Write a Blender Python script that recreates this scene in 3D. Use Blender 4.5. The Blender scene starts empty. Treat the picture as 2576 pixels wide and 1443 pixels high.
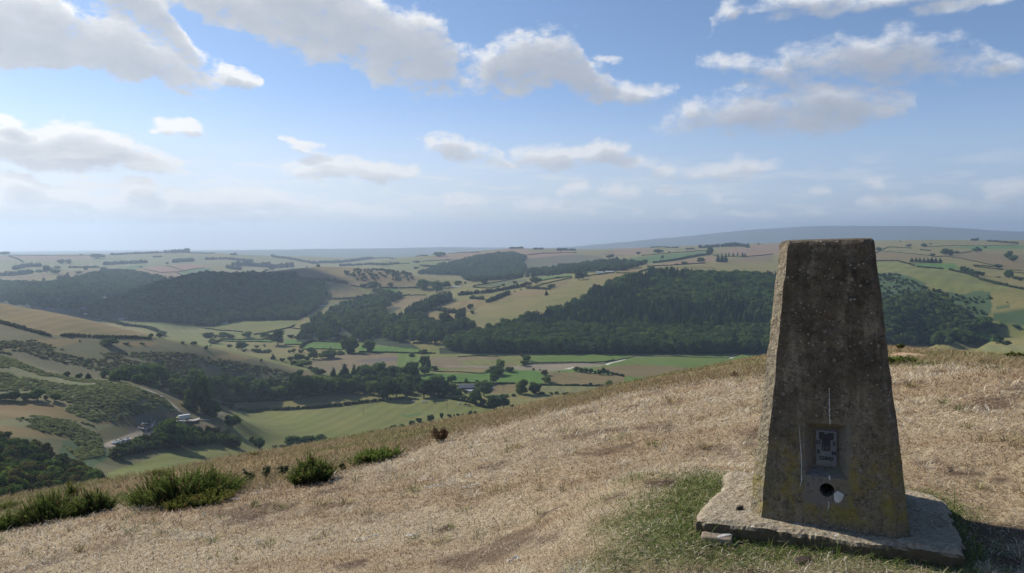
import bpy, bmesh, math, random, os
import numpy as np
from mathutils import Vector, Matrix

rng = np.random.default_rng(7)
random.seed(7)
scene = bpy.context.scene
COL = scene.collection

# ------------------------------------------------------------------ camera
# picture coordinates used to plan the place: 2576 x 1443, focal length 1860
FQ, CU, CV = 1860.0, 1288.0, 721.5
CAMZ = 1.21
PITCH = math.radians(3.83)
cp, sp = math.cos(PITCH), math.sin(PITCH)

def ray(u, v):
    x = (u - CU) / FQ
    y = (CV - v) / FQ
    h = cp + y * sp
    return x, h, -sp + y * cp

def azt(u, v):
    """azimuth (radians, + to the right) and slope dz/dr of the line of sight"""
    x, h, z = ray(u, v)
    return np.arctan2(x, h), z / np.hypot(x, h)

def proj(x, y, z):
    zz = z - CAMZ
    d = y * cp - zz * sp
    up = y * sp + zz * cp
    d = np.where(d < 1e-4, 1e-4, d)
    return CU + FQ * x / d, CV - FQ * up / d

cam = bpy.data.cameras.new('camera')
cam.sensor_width = 36.0
cam.lens = 36.0 * FQ / 2576.0
cam.clip_start = 0.05
cam.clip_end = 60000
camo = bpy.data.objects.new('camera', cam)
COL.objects.link(camo)
camo.location = (0, 0, CAMZ)
camo.rotation_euler = (math.pi / 2 - PITCH, 0, 0)
scene.camera = camo

# crops the pictures were traced from: 5 px of a crop = 1 plan pixel
ORG = {1: (0, 604.5), 2: (515.2, 604.5), 3: (1030.4, 604.5), 4: (1545.7, 577.0), 5: (2060.9, 577.0),
       6: (515.2, 838.1), 7: (1030.4, 810.6), 8: (0, 858.7)}

def Z(k, pts):
    ox, oy = ORG[k]
    return [(ox + a[0] / 5.0, oy + a[1] / 5.0) + tuple(a[2:]) for a in pts]

# ------------------------------------------------------------------ terrain
def fbm2(x, y, octs=5, seed=0):
    """cheap value noise fbm in numpy, about -1..1"""
    out = np.zeros_like(x, dtype=np.float64)
    amp, tot = 1.0, 0.0
    for o in range(octs):
        xi = np.floor(x).astype(np.int64); yi = np.floor(y).astype(np.int64)
        fx = x - xi; fy = y - yi
        fx = fx * fx * (3 - 2 * fx); fy = fy * fy * (3 - 2 * fy)
        def h(i, j):
            n = (i * 374761393 + j * 668265263 + (seed + o) * 974711) & 0x7fffffff
            n = ((n ^ (n >> 13)) * 1274126177) & 0x7fffffff
            n = n ^ (n >> 16)
            return (n & 0xffff) / 32767.5 - 1.0
        v = (h(xi, yi) * (1 - fx) + h(xi + 1, yi) * fx) * (1 - fy) + (h(xi, yi + 1) * (1 - fx) + h(xi + 1, yi + 1) * fx) * fy
        out += amp * v; tot += amp
        amp *= 0.5; x = x * 2.03 + 17.3; y = y * 2.03 + 5.1
    return out / tot

def plane(x, y):
    return 0.075 + 0.16 * x - 0.12 * y

CREST = [(-60, 1345), (0, 1333), (130, 1310), (300, 1277), (470, 1262), (620, 1240), (740, 1218), (860, 1195), (1000, 1150),
         (1120, 1105), (1300, 1062), (1450, 1025), (1600, 990), (1750, 965), (1900, 950), (2060, 938), (2235, 925),
         (2400, 922), (2576, 930), (2640, 934)]
EDGE = [(-60, 1298, 13), (0, 1282, 13), (139, 1248, 14.5), (298, 1218, 16), (520, 1175, 19), (749, 1133, 22), (944, 1092, 26),
        (1094, 1065, 30), (1264, 1035, 33), (1410, 1003, 36), (1524, 981, 38), (1650, 955, 41), (1780, 927, 43), (1910, 899, 44),
        (2060, 880, 45), (2235, 873, 45), (2330, 877, 43), (2420, 887, 40), (2500, 899, 36), (2576, 905, 33), (2640, 910, 31)]

def floor_r(u, v, zf=-170.0):
    a, t = azt(u, v)
    return (zf - CAMZ) / t

CT = []   # (u, v, r)
def C(*pts):
    CT.extend(pts)

for u, v, r in EDGE:
    C((u, v, r))
    C((u, v + 55, 62), (u, v + 110, 90), (u, min(v + 230, 1400), 140))
for u, v in CREST:
    x, h, z = ray(u, v)
    k = (plane(0, 0) - CAMZ) / (z - 0.16 * x + 0.12 * h)
    C((u, v, k * math.hypot(x, h)))
cu_, cv_ = np.array([p[0] for p in CREST]), np.array([p[1] for p in CREST])
for u, v, r in EDGE:                                   # straight run from the crest to the lower edge
    v1 = float(np.interp(u, cu_, cv_)); r1 = 8.0
    for k in (.35, .7):
        C((u, v1 + (v - v1) * k + 1.5, math.exp(math.log(r1) * (1 - k) + math.log(r) * k)))
for u in range(-60, 2700, 170):                       # hidden slope under the summit
    C((u, 1400 - max(0, u - 1300) * .06, 200))
    if u > 500: C((u, 1290 - max(0, u - 1300) * .07, 330)), C((u, 1190 - max(0, u - 1300) * .06, 450))
# left spurs and dingle
C((-60, 1280, 225), (0, 1270, 230), (100, 1245, 260), (190, 1232, 300), (280, 1215, 330), (360, 1200, 360), (470, 1180, 400))
C((-60, 1095, 400), (0, 1095, 400), (100, 1130, 390), (200, 1190, 360))
C((300, 1180, 420), (420, 1150, 460), (520, 1130, 500), (640, 1110, 590), (660, 1140, 530), (560, 1150, 480))
C((300, 1150, 440), (450, 1115, 500), (600, 1090, 575))
C((280, 1112, 470), (380, 1075, 520), (470, 1048, 560), (550, 1055, 570), (600, 1050, 610))
C((-60, 1018, 510), (0, 1020, 510), (-60, 955, 560), (0, 960, 560), (200, 1020, 520), (330, 1010, 530), (430, 1015, 545), (120, 1060, 460), (240, 1070, 490))
C((-60, 880, 645), (0, 895, 640), (100, 920, 640), (200, 950, 620), (300, 958, 620), (380, 975, 610), (440, 1005, 590), (480, 1040, 575))
C((-60, 885, 700), (0, 898, 690), (100, 925, 690), (200, 952, 680), (300, 968, 670), (380, 985, 660), (440, 1012, 640), (500, 1030, 640))
C((-60, 870, 725), (0, 882, 720), (0, 840, 800), (0, 800, 870), (0, 765, 940), (-60, 800, 870), (-60, 752, 950))
C((100, 782, 915), (200, 900, 740), (200, 860, 790), (200, 830, 835), (200, 802, 885))
C((300, 826, 880), (380, 945, 715), (380, 900, 780), (380, 850, 860))
C((480, 980, 745), (480, 920, 805), (480, 868, 870))
C((560, 985, 790), (560, 940, 825), (560, 883, 885), (650, 985, 815), (650, 945, 850), (650, 905, 900), (720, 975, 835), (720, 922, 905),
  (800, 948, 880), (800, 985, 815))
C((-60, 790, 1100), (0, 800, 1100), (0, 795, 1400), (0, 775, 1800), (-60, 770, 1800), (200, 835, 1100), (200, 830, 1300), (200, 815, 1500), (200, 800, 1700),
  (380, 875, 1000), (380, 855, 1250), (380, 835, 1370), (560, 892, 1010), (560, 880, 1110), (720, 918, 990), (720, 900, 1040), (100, 815, 1100), (100, 800, 1500),
  (300, 850, 1100), (300, 840, 1300))
# valley floor
for v, u0, u1 in ((1060, 660, 1250), (1020, 620, 1500), (980, 900, 1750), (940, 890, 2000), (905, 780, 2640), (885, 700, 2640), (860, 570, 1000), (838, 450, 800)):
    for u in np.arange(u0, u1 + 1, 110):
        C((u, v, floor_r(u, v)))
# central wooded hill
C((1100, 850, 1190), (1200, 805, 1360), (1350, 768, 1440), (1500, 735, 1500), (1650, 715, 1540), (1800, 716, 1560), (1950, 718, 1580), (2100, 722, 1580))
C((1250, 850, 1210), (1350, 830, 1250), (1500, 810, 1290), (1650, 800, 1310), (1800, 800, 1310), (1950, 805, 1300), (2100, 805, 1295))
C((1150, 775, 1520), (1050, 805, 1410), (1200, 740, 1680), (1050, 765, 1640), (950, 792, 1550), (900, 805, 1480), (830, 832, 1360),
  (1300, 718, 1800), (1400, 702, 1850), (1500, 687, 1900), (1560, 682, 1900), (1180, 720, 1900), (1100, 735, 1900), (1000, 745, 1900))
C((1600, 667, 2300), (1700, 677, 1900), (1900, 692, 1800), (1900, 665, 2200), (1900, 640, 3000), (1900, 625, 3600), (1900, 614, 4200),
  (1700, 640, 2900), (1700, 626, 3900), (1560, 652, 2700), (1560, 634, 3700), (1400, 682, 2400), (1400, 665, 3000), (1250, 713, 2000), (1250, 702, 2600),
  (1100, 705, 2400), (1250, 665, 3050), (1250, 646, 3450), (1100, 683, 2850), (1100, 667, 3200), (1330, 645, 3500), (1400, 647, 3400), (1500, 648, 3300))
C((1300, 627, 4300), (1150, 636, 4300), (1000, 650, 4000), (1450, 629, 4400), (1560, 627, 4500), (1650, 624, 4700), (1230, 630, 4300))
# left wooded hill
C((300, 818, 1500), (400, 818, 1490), (600, 817, 1475), (750, 810, 1520), (850, 795, 1620))
C((300, 792, 1640), (450, 770, 1740), (600, 765, 1770), (750, 765, 1770), (850, 765, 1800))
C((230, 785, 1760), (330, 752, 1890), (420, 718, 1970), (500, 706, 2040), (600, 700, 2080), (700, 694, 2100), (760, 688, 2130), (850, 686, 2150), (950, 690, 2130),
  (1030, 702, 2080), (1060, 716, 2000))
C((700, 681, 2250), (800, 671, 2300), (900, 675, 2280), (1000, 686, 2250), (850, 737, 1900), (900, 722, 2000), (960, 732, 1950), (600, 691, 2180), (520, 694, 2170))
C((600, 720, 2550), (400, 735, 2400), (800, 700, 2750), (1000, 703, 2600), (500, 725, 2500))
# far left
C((-60, 760, 2150), (0, 762, 2150), (100, 775, 2020), (200, 772, 2050), (300, 760, 2120), (-60, 720, 2800), (0, 722, 2800), (200, 722, 2750), (400, 714, 2800), (300, 690, 3200),
  (-60, 700, 3300), (0, 700, 3300), (0, 672, 4100), (200, 670, 4100), (400, 668, 4000), (250, 655, 4700), (0, 645, 5100), (-60, 645, 5200), (200, 644, 5250), (330, 640, 5400), (400, 637, 5450),
  (550, 639, 5400), (650, 645, 5200), (500, 674, 3900), (600, 682, 3700), (720, 662, 4400), (800, 652, 4700), (860, 657, 4800), (900, 668, 4500), (100, 643, 5400))
# far hills
for u in range(-60, 1400, 150):
    C((u, 652 - max(0, u - 800) * .02, 7200))
C((0, 642, 9000), (-60, 642, 9000), (300, 642, 9000), (560, 639, 9000), (650, 634, 9000), (760, 631, 9300), (880, 630, 9500), (960, 634, 9200), (1030, 630, 10000), (1090, 631, 10000), (1130, 625, 14000), (1060, 627, 14000),
  (1250, 629, 14000), (900, 634, 14000), (500, 641, 14000), (0, 644, 14000))
C((1400, 629, 11500), (1500, 617, 12500), (1600, 605, 13000), (1700, 597, 13500), (1800, 587.5, 14000), (1880, 590, 14500), (1930, 589, 14500), (2000, 579, 14500),
  (2100, 577, 14500), (2200, 576.5, 14500), (2300, 575.5, 14500), (2400, 577, 14500), (2470, 580, 14500), (2520, 587, 14200), (2560, 585, 14000), (2640, 582, 14000))
C((1450, 638, 8000), (1600, 634, 8000), (1750, 630, 8000), (1900, 624, 8000), (2050, 620, 8000), (2250, 617, 8000), (2450, 616, 8000), (2640, 620, 8000))
C((1700, 612, 11500), (1900, 605, 11500), (2100, 600, 11500), (2300, 599, 11500), (2500, 603, 11500), (2640, 605, 11500))
for u in range(-60, 2700, 150):
    C((u, 650, 16000))
# right hillside
C((2250, 690, 1650), (2400, 722, 1500), (2500, 760, 1420), (2576, 790, 1380), (2640, 790, 1380), (2576, 830, 1270), (2640, 830, 1270), (2250, 800, 1290), (2400, 825, 1240), (2500, 845, 1200))
C((2250, 665, 2000), (2400, 690, 1750), (2500, 710, 1650), (2576, 722, 1600), (2640, 722, 1600), (2400, 660, 2200), (2576, 682, 2000), (2640, 684, 2000), (2250, 640, 2600),
  (2400, 636, 2800), (2576, 646, 2700), (2640, 648, 2700), (2250, 622, 3200), (2400, 617, 3500), (2576, 624, 3500), (2640, 626, 3500), (2250, 609, 3700), (2350, 605, 3900), (2450, 607, 3900), (2576, 612, 3900), (2640, 614, 3900))
C((2060, 705, 1700), (2060, 662, 2300), (2060, 632, 3200), (2060, 613, 4000), (2150, 612, 3900))

ct = np.array(CT, dtype=np.float64)
ca, cs = azt(ct[:, 0], ct[:, 1])
cl = np.log(ct[:, 2])
# near ground sampled from the tilted summit plane
na, nl, ns = [], [], []
for a in np.radians(np.arange(-37, 38, 6.0)):
    for r in (1.2, 1.6, 2.1, 2.8, 3.7, 4.8):
        na.append(a); nl.append(math.log(r)); ns.append((plane(r * math.sin(a), r * math.cos(a)) - CAMZ) / r)
ca = np.concatenate([ca, na]); cl = np.concatenate([cl, nl]); cs = np.concatenate([cs, ns])
AS, LS = 2.4, 1.6              # scaling of azimuth and log range for the interpolation
P = np.stack([ca * AS, cl * LS], 1)
n = len(P)
d = np.sqrt(((P[:, None] - P[None]) ** 2).sum(-1))
def kern(d):
    return d ** 1.5
A = np.zeros((n + 3, n + 3))
A[:n, :n] = kern(d) + np.eye(n) * 2e-5
A[:n, n] = 1; A[:n, n + 1:] = P
A[n, :n] = 1; A[n + 1:, :n] = P.T
w = np.linalg.solve(A, np.concatenate([cs, [0, 0, 0]]))

def rbf(a, l):
    Q = np.stack([a.ravel() * AS, l.ravel() * LS], 1)
    out = np.empty(len(Q))
    for i in range(0, len(Q), 20000):
        q = Q[i:i + 20000]
        dd = np.sqrt(((q[:, None] - P[None]) ** 2).sum(-1))
        out[i:i + 20000] = kern(dd) @ w[:n] + w[n] + q @ w[n + 1:]
    return out.reshape(a.shape)

AMAX = math.radians(37.0)
ga = np.linspace(-AMAX, AMAX, 240)
gl = np.linspace(math.log(1.2), math.log(22000), 460)
GT = rbf(*np.meshgrid(ga, gl, indexing='ij'))
kw = np.exp(-0.5 * (np.arange(-5, 6) / 1.8) ** 2); kw /= kw.sum()
GS = np.stack([np.convolve(np.pad(GT[:, j], 5, mode='edge'), kw, 'valid') for j in range(GT.shape[1])], 1)
far_w = np.clip((gl - math.log(60)) / 0.8, 0, 1)
GT = GT * (1 - far_w) + GS * far_w

def bilin(G, a, l):
    fa = np.clip((a - ga[0]) / (ga[1] - ga[0]), 0, len(ga) - 1.001)
    fl = np.clip((l - gl[0]) / (gl[1] - gl[0]), 0, len(gl) - 1.001)
    i = fa.astype(int); j = fl.astype(int); x = fa - i; y = fl - j
    return (G[i, j] * (1 - x) + G[i + 1, j] * x) * (1 - y) + (G[i, j + 1] * (1 - x) + G[i + 1, j + 1] * x) * y

def sstep(x, a, b):
    t = np.clip((x - a) / (b - a), 0, 1)
    return t * t * (3 - 2 * t)

SLAB = dict(FL=(0.785, 3.100), FR=(1.740, 2.770), BR=(2.050, 3.440), BL=(1.125, 3.790))
def slab_dist(x, y):
    """metres from the outline of the slab, 0 inside"""
    a = np.array(SLAB['FL']); ex = np.array(SLAB['FR']) - a; L = np.linalg.norm(ex); ex = ex / L; ey = np.array([-ex[1], ex[0]])
    px = (x - a[0]) * ex[0] + (y - a[1]) * ex[1]; py = (x - a[0]) * ey[0] + (y - a[1]) * ey[1]
    dx = np.maximum(np.maximum(-px, px - L), 0); dy = np.maximum(np.maximum(-py, py - .71), 0)
    return np.hypot(dx, dy)

def height_polar(a, r):
    """ground height at azimuth a, range r (arrays)"""
    l = np.log(np.maximum(r, 1.2))
    ac = np.clip(a, -AMAX, AMAX)
    t = bilin(GT, ac, l)
    back = np.clip((np.abs(a) - AMAX) / (math.pi - AMAX), 0, 1)
    tl = bilin(GT, np.full_like(a, -AMAX), l); tr = bilin(GT, np.full_like(a, AMAX), l)
    mean = 0.5 * (tl + tr)
    t = t * (1 - back) + mean * back
    z = CAMZ + t * r
    x = r * np.sin(a); y = r * np.cos(a)
    pz = plane(x, y)
    z = pz + (z - pz) * sstep(r, 4.2, 6.3)
    w = 1 - sstep(slab_dist(x, y), .10, 1.15)          # trodden level ground round the slab
    z = z + (-.066 - z) * w
    # small natural relief: turf hummocks near, knolls far off
    z = z + 0.016 * fbm2(x * 3.1, y * 3.1, 4, 3) * sstep(r, 1.0, 2.0) * (1 - sstep(r, 25, 60))
    z = z + 0.12 * fbm2(x * .35, y * .35, 3, 31) * sstep(r, 9, 14) * (1 - sstep(r, 60, 90))
    z = z + 1.1 * fbm2(x / 38.0, y / 38.0, 4, 9) * sstep(r, 200, 300)
    z = z + 3.5 * fbm2(x / 300.0, y / 300.0, 4, 12) * sstep(r, 1800, 3500)
    z = z - 28.0 * sstep(r, 9500, 12000) * sstep(x, 1500, 5000) + 26.0 * fbm2(x / 1500.0, y / 1500.0, 4, 14) * sstep(r, 7500, 9500)
    z = z + 9.0 * fbm2(x / 420.0, y / 420.0, 3, 19) * sstep(r, 3300, 4800)
    return z

def ground_z(x, y):
    x = np.asarray(x, dtype=np.float64); y = np.asarray(y, dtype=np.float64)
    return height_polar(np.arctan2(x, y), np.hypot(x, y))

AZ = np.concatenate([np.radians(np.linspace(-180, -38, 90)), np.radians(np.linspace(-37.6, 37.6, 1120)), np.radians(np.linspace(38, 180, 90))[:-1]])
RR = np.concatenate([np.exp(np.linspace(math.log(0.25), math.log(60), 300)), np.exp(np.linspace(math.log(60.6), math.log(245), 50)),
                     np.exp(np.linspace(math.log(247), math.log(5800), 620)), np.exp(np.linspace(math.log(5850), math.log(16500), 110))])
na_, nr_ = len(AZ), len(RR)
AA, RG = np.meshgrid(AZ, RR, indexing='ij')
ZZ = height_polar(AA, RG)
XX = RG * np.sin(AA); YY = RG * np.cos(AA)
TT = (ZZ - CAMZ) / RG
# what the photographer sees of it: running maximum of the line-of-sight slope
RUN = np.maximum.accumulate(TT, axis=1)
UU, VV = proj(XX, YY, ZZ)

FRONT = np.where(np.abs(AZ) < math.radians(37.7))[0]
def hit(u, v, rmin=0.0, rmax=6600.0):
    """the first point of the ground seen at picture point (u, v) beyond range rmin"""
    a, t = azt(u, v)
    i = FRONT[0] + int(np.clip(np.searchsorted(AZ[FRONT], a), 1, len(FRONT) - 1))
    k = (a - AZ[i - 1]) / (AZ[i] - AZ[i - 1])
    prof = TT[i - 1] * (1 - k) + TT[i] * k
    ok = np.where((prof >= t) & (RR >= rmin) & (RR <= rmax))[0]
    if len(ok) == 0:
        j = int(np.argmax(np.where((RR >= max(rmin, 60)) & (RR <= rmax), prof, -9)))
    else:
        j = ok[0]
    r = RR[j]
    if j > 0 and prof[j] > prof[j - 1] and prof[j - 1] < t and RR[j-1] >= rmin:
        r = RR[j - 1] + (RR[j] - RR[j - 1]) * (t - prof[j - 1]) / (prof[j] - prof[j - 1])
    x = r * math.sin(a); y = r * math.cos(a)
    return x, y, float(ground_z(x, y))
# ------------------------------------------------------------------ node helpers
class G:
    """small helper that writes shader nodes"""
    def __init__(s, tree):
        s.t = tree
    def n(s, typ, ins=None, **kw):
        nd = s.t.nodes.new(typ)
        for k, v in kw.items():
            setattr(nd, k, v)
        for k, v in (ins or {}).items():
            sock = nd.inputs[k]
            if isinstance(v, bpy.types.NodeSocket):
                s.t.links.new(v, sock)
            else:
                sock.default_value = v
        return nd
    def m(s, op, a, b=None, c=None, clamp=False):
        nd = s.n('ShaderNodeMath', operation=op, use_clamp=clamp)
        for i, v in enumerate((a, b, c)):
            if v is None: continue
            if isinstance(v, bpy.types.NodeSocket): s.t.links.new(v, nd.inputs[i])
            else: nd.inputs[i].default_value = v
        return nd.outputs[0]
    def vm(s, op, a, b=None, c=None):
        nd = s.n('ShaderNodeVectorMath', operation=op)
        for i, v in enumerate((a, b, c)):
            if v is None: continue
            if isinstance(v, bpy.types.NodeSocket): s.t.links.new(v, nd.inputs[i])
            else: nd.inputs[i].default_value = v
        return nd
    def mix(s, f, a, b, mode='MIX'):
        nd = s.n('ShaderNodeMix', data_type='RGBA', blend_type=mode)
        for i, v in ((0, f), (6, a), (7, b)):
            if isinstance(v, bpy.types.NodeSocket): s.t.links.new(v, nd.inputs[i])
            else: nd.inputs[i].default_value = v if i == 0 or len(v) == 4 else (*v, 1)
        return nd.outputs[2]
    def ramp(s, f, lo, hi, a=0.0, b=1.0, smooth=True):
        nd = s.n('ShaderNodeMapRange', {0: f, 1: lo, 2: hi, 3: a, 4: b}, interpolation_type='SMOOTHSTEP' if smooth else 'LINEAR')
        return nd.outputs[0]
    def noise(s, vec, scale, detail=4, rough=.55, dist=0.0):
        nd = s.n('ShaderNodeTexNoise', {'Scale': scale, 'Detail': detail, 'Roughness': rough, 'Distortion': dist})
        if vec is not None: s.t.links.new(vec, nd.inputs['Vector'])
        return nd.outputs[0]

def mat(name):
    m = bpy.data.materials.new(name)
    m.use_nodes = True
    m.node_tree.nodes.clear()
    g = G(m.node_tree)
    out = g.n('ShaderNodeOutputMaterial')
    return m, g, out

def link(g, a, b):
    g.t.links.new(a, b)

# ------------------------------------------------------------------ sun and sky
SUN_EL, SUN_AZ = math.radians(36), math.radians(-54)      # azimuth measured from the view direction, to the left and ahead
sdir = Vector((math.sin(SUN_AZ) * math.cos(SUN_EL), math.cos(SUN_AZ) * math.cos(SUN_EL), math.sin(SUN_EL)))
sl = bpy.data.lights.new('sun', 'SUN')
sl.energy = 4.6
sl.angle = math.radians(0.53)
sl.color = (1.0, 0.93, 0.82)
so = bpy.data.objects.new('sun', sl)
COL.objects.link(so)
so.rotation_euler = sdir.to_track_quat('Z', 'Y').to_euler()
so.location = (-30, 20, 40)

# clouds: picture place (u, v), half size, tilt in degrees, weight
CL = [
 (60, 60, 330, 75, 4), (250, 105, 260, 60, -18), (330, 60, 190, 55, -30), (120, 130, 230, 32, 3), (420, 130, 90, 30, -30),
 (590, 35, 190, 55, -14), (760, 30, 220, 65, -10), (900, 70, 240, 78, -18), (980, 130, 160, 75, -20), (1040, 90, 90, 60, -10), (690, 70, 130, 45, -25),
 (560, 185, 80, 20, -12), (610, 195, 40, 20, 10),
 (1290, 175, 150, 58, 2), (1340, 130, 110, 48, 4), (1230, 200, 90, 36, 0), (1480, 195, 70, 34, -20), (1560, 235, 110, 26, -4), (1640, 240, 50, 24, 10),
 (1520, 152, 50, 10, -8),
 (2080, 150, 150, 48, 10), (2230, 150, 190, 60, -4), (1880, 175, 120, 22, -6), (2430, 155, 130, 34, -8), (1990, 195, 140, 26, 8), (2300, 190, 120, 26, 0),
 (1900, 285, 230, 52, 2), (2080, 270, 190, 56, 0), (2030, 320, 130, 26, -2), (1760, 290, 90, 26, 4), (2210, 275, 80, 30, -5),
 (2200, 6, 260, 22, 2), (1830, 30, 40, 25, 25), (2420, 10, 120, 18, 0), (2000, -5, 120, 22, 0),
 (120, 365, 230, 45, -2), (290, 375, 150, 40, -14), (150, 400, 260, 22, -3), (400, 395, 70, 22, -16), (20, 300, 60, 20, -10), (10, 290, 30, 16, 0),
 (455, 325, 78, 20, -8), (430, 318, 40, 14, 10), (760, 358, 66, 13, -8),
 (830, 425, 110, 24, 0), (930, 415, 130, 24, -6), (900, 405, 40, 18, 0),
 (1150, 375, 90, 30, -8), (1250, 400, 70, 20, -15), (1400, 395, 130, 28, 0), (1510, 385, 80, 30, 4), (1590, 410, 60, 18, -6), (1690, 430, 60, 17, 5), (1840, 425, 105, 22, 6), (1830, 445, 60, 12, 0),
 (40, 462, 56, 22, 0), (350, 478, 52, 20, 0), (620, 497, 150, 16, -2), (560, 505, 90, 10, 0), (170, 490, 60, 10, 0),
 (60, 520, 120, 26, 0), (230, 520, 150, 20, -2), (370, 525, 70, 20, 0), (480, 530, 120, 16, -3), (720, 520, 110, 14, -4), (900, 527, 120, 14, -4), (60, 548, 150, 16, 0), (330, 550, 200, 13, 0), (650, 552, 200, 12, 0),
 (1165, 510, 52, 15, 0), (1375, 517, 80, 15, -3), (1565, 478, 48, 15, 0), (1440, 472, 40, 13, 4), (1685, 480, 20, 9, 0), (1795, 495, 20, 9, 0), (2063, 478, 18, 10, 0), (2215, 508, 48, 14, 4), (2350, 512, 70, 12, -6), (2530, 474, 70, 20, 10),
 (1720, 537, 50, 9, 0), (1600, 535, 30, 8, 0), (1900, 540, 90, 7, -2), (2040, 538, 50, 7, 0), (1180, 540, 70, 7, 0), (1490, 534, 30, 7, 0), (2210, 463, 30, 10, -20), (110, 432, 50, 8, 0),
 (1110, 345, 60, 8, -10), (180, 290, 50, 6, -20), (2000, 118, 40, 10, 10),
]
# bigger clouds outside the frame, for the light they give
CL += [(-500, 200, 300, 90, 0), (-900, -100, 360, 120, 5), (3100, 120, 320, 80, 0), (3300, 330, 260, 60, 0), (1300, -260, 420, 60, 3), (2300, -300, 380, 70, -4), (400, -330, 420, 80, 5)]

world = bpy.data.worlds.new('World')
scene.world = world
world.use_nodes = True
wt = world.node_tree
wt.nodes.clear()
g = G(wt)
wo = g.n('ShaderNodeOutputWorld')
tc = g.n('ShaderNodeTexCoord')
dirn = g.vm('NORMALIZE', tc.outputs['Generated']).outputs[0]
sx = g.n('ShaderNodeSeparateXYZ', {0: dirn})
az_ = g.m('MULTIPLY', g.m('ARCTAN2', sx.outputs[0], sx.outputs[1]), 57.2958)
el_ = g.m('MULTIPLY', g.m('ARCSINE', sx.outputs[2]), 57.2958)
ae = g.n('ShaderNodeCombineXYZ', {0: az_, 1: el_, 2: 0.0}).outputs[0]

# the clouds are sorted into layers; in each layer a curve over azimuth gives the height of the cloud's middle,
# its half thickness and its softness
NB, A0, ASP, ESP = 161, -60.0, 120.0, 40.0
bx = A0 + ASP * np.arange(NB) / (NB - 1)
LAY = []
for (u, v, hx, hy, rot) in CL:
    x, h, z = ray(u, v)
    a = math.degrees(math.atan2(x, h)); e = math.degrees(math.atan2(z, math.hypot(x, h)))
    k = 57.2958 / FQ / (1 + ((u - CU) / FQ) ** 2)
    ky = 57.2958 / FQ / math.sqrt(1 + ((u - CU) / FQ) ** 2)
    lowf = 1.0 + .45 * min(1.0, max(0.0, (v - 400) / 80.0))
    rx, ry = max(hx * k * 1.22, 1.1) * (1 + .3 * (lowf - 1)), hy * ky * 1.30 * lowf
    dx = (bx - a) / rx
    ok = np.abs(dx) < 1
    hh = np.where(ok, ry * np.sqrt(np.clip(1 - dx * dx, 0, 1)), 0)
    cc = e + (bx - a) * math.tan(math.radians(rot))
    if not ok.any(): continue
    for L in LAY + [None]:
        if L is None:
            L = dict(lo=np.full(NB, 99.0), hi=np.full(NB, -99.0), ry=np.zeros(NB)); LAY.append(L)
        ex = L['hi'] > L['lo']
        near_ = np.convolve(ex, np.ones(3), 'same') > 0
        clash = ok & near_ & (((cc - hh) > np.convolve(np.where(ex, L['hi'], -99), [1], 'same') + .05) | ((cc + hh) < L['lo'] - .05))
        clash |= ok & near_ & ~ex
        bad = False
        for sh in (-3, -2, -1, 1, 2, 3):
            e2 = np.roll(ex, sh) & ~ex & ok
            if (e2 & (((cc - hh) > np.roll(L['hi'], sh) - .02) | ((cc + hh) < np.roll(L['lo'], sh) + .02))).any(): bad = True
        if bad: continue
        if not clash.any() or (ok & ex & ~clash).sum() > 0 and not (clash & ex).any():
            L['lo'] = np.where(ok, np.minimum(L['lo'], cc - hh), L['lo'])
            L['hi'] = np.where(ok, np.maximum(L['hi'], cc + hh), L['hi'])
            L['ry'] = np.where(ok, np.maximum(L['ry'], ry), L['ry'])
            break

def curve_node(tree, L):
    ex = L['hi'] > L['lo']
    c = np.where(ex, (L['lo'] + L['hi']) / 2, np.nan); hh = np.where(ex, (L['hi'] - L['lo']) / 2, 0)
    xs = np.arange(NB)
    c = np.interp(xs, xs[ex], c[ex]); r = np.interp(xs, xs[ex], L['ry'][ex])
    r = np.maximum(r, hh)
    nd = tree.nodes.new('ShaderNodeRGBCurve')
    for ch, val in ((0, c / ESP), (1, hh / 16.0), (2, r / 16.0)):
        cv = nd.mapping.curves[ch]
        keep = [0] + [i for i in range(1, NB - 1) if abs(val[i] - .5 * (val[i - 1] + val[i + 1])) > 1e-4] + [NB - 1]
        cv.points[0].location = (0, val[0]); cv.points[1].location = (1, val[-1])
        for i in keep[1:-1]:
            cv.points.new(i / (NB - 1), val[i])
        for p in cv.points: p.handle_type = 'AUTO_CLAMPED' if ch == 0 else 'VECTOR'
    nd.mapping.use_clip = False
    nd.mapping.update()
    return nd

grp = bpy.data.node_groups.new('cloud_cover', 'ShaderNodeTree')
grp.interface.new_socket('Direction', in_out='INPUT', socket_type='NodeSocketVector')
grp.interface.new_socket('Cover', in_out='OUTPUT', socket_type='NodeSocketFloat')
grp.interface.new_socket('Bulk', in_out='OUTPUT', socket_type='NodeSocketFloat')
gg = G(grp)
gi = gg.n('NodeGroupInput'); go_ = gg.n('NodeGroupOutput')
vin = gi.outputs[0]
warp = gg.n('ShaderNodeTexNoise', {'Vector': vin, 'Scale': 0.5, 'Detail': 3.0, 'Roughness': 0.5})
wv = gg.vm('SUBTRACT', warp.outputs[1], (0.5, 0.5, 0.5)).outputs[0]
vw = gg.vm('MULTIPLY_ADD', wv, (2.4, 1.1, 0.0), vin).outputs[0]
sw = gg.n('ShaderNodeSeparateXYZ', {0: vw})
tpar = gg.m('MULTIPLY_ADD', sw.outputs[0], 1.0 / ASP, -A0 / ASP)
tcol = gg.n('ShaderNodeCombineColor', {0: tpar, 1: tpar, 2: tpar}).outputs[0]
best = None
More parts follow.
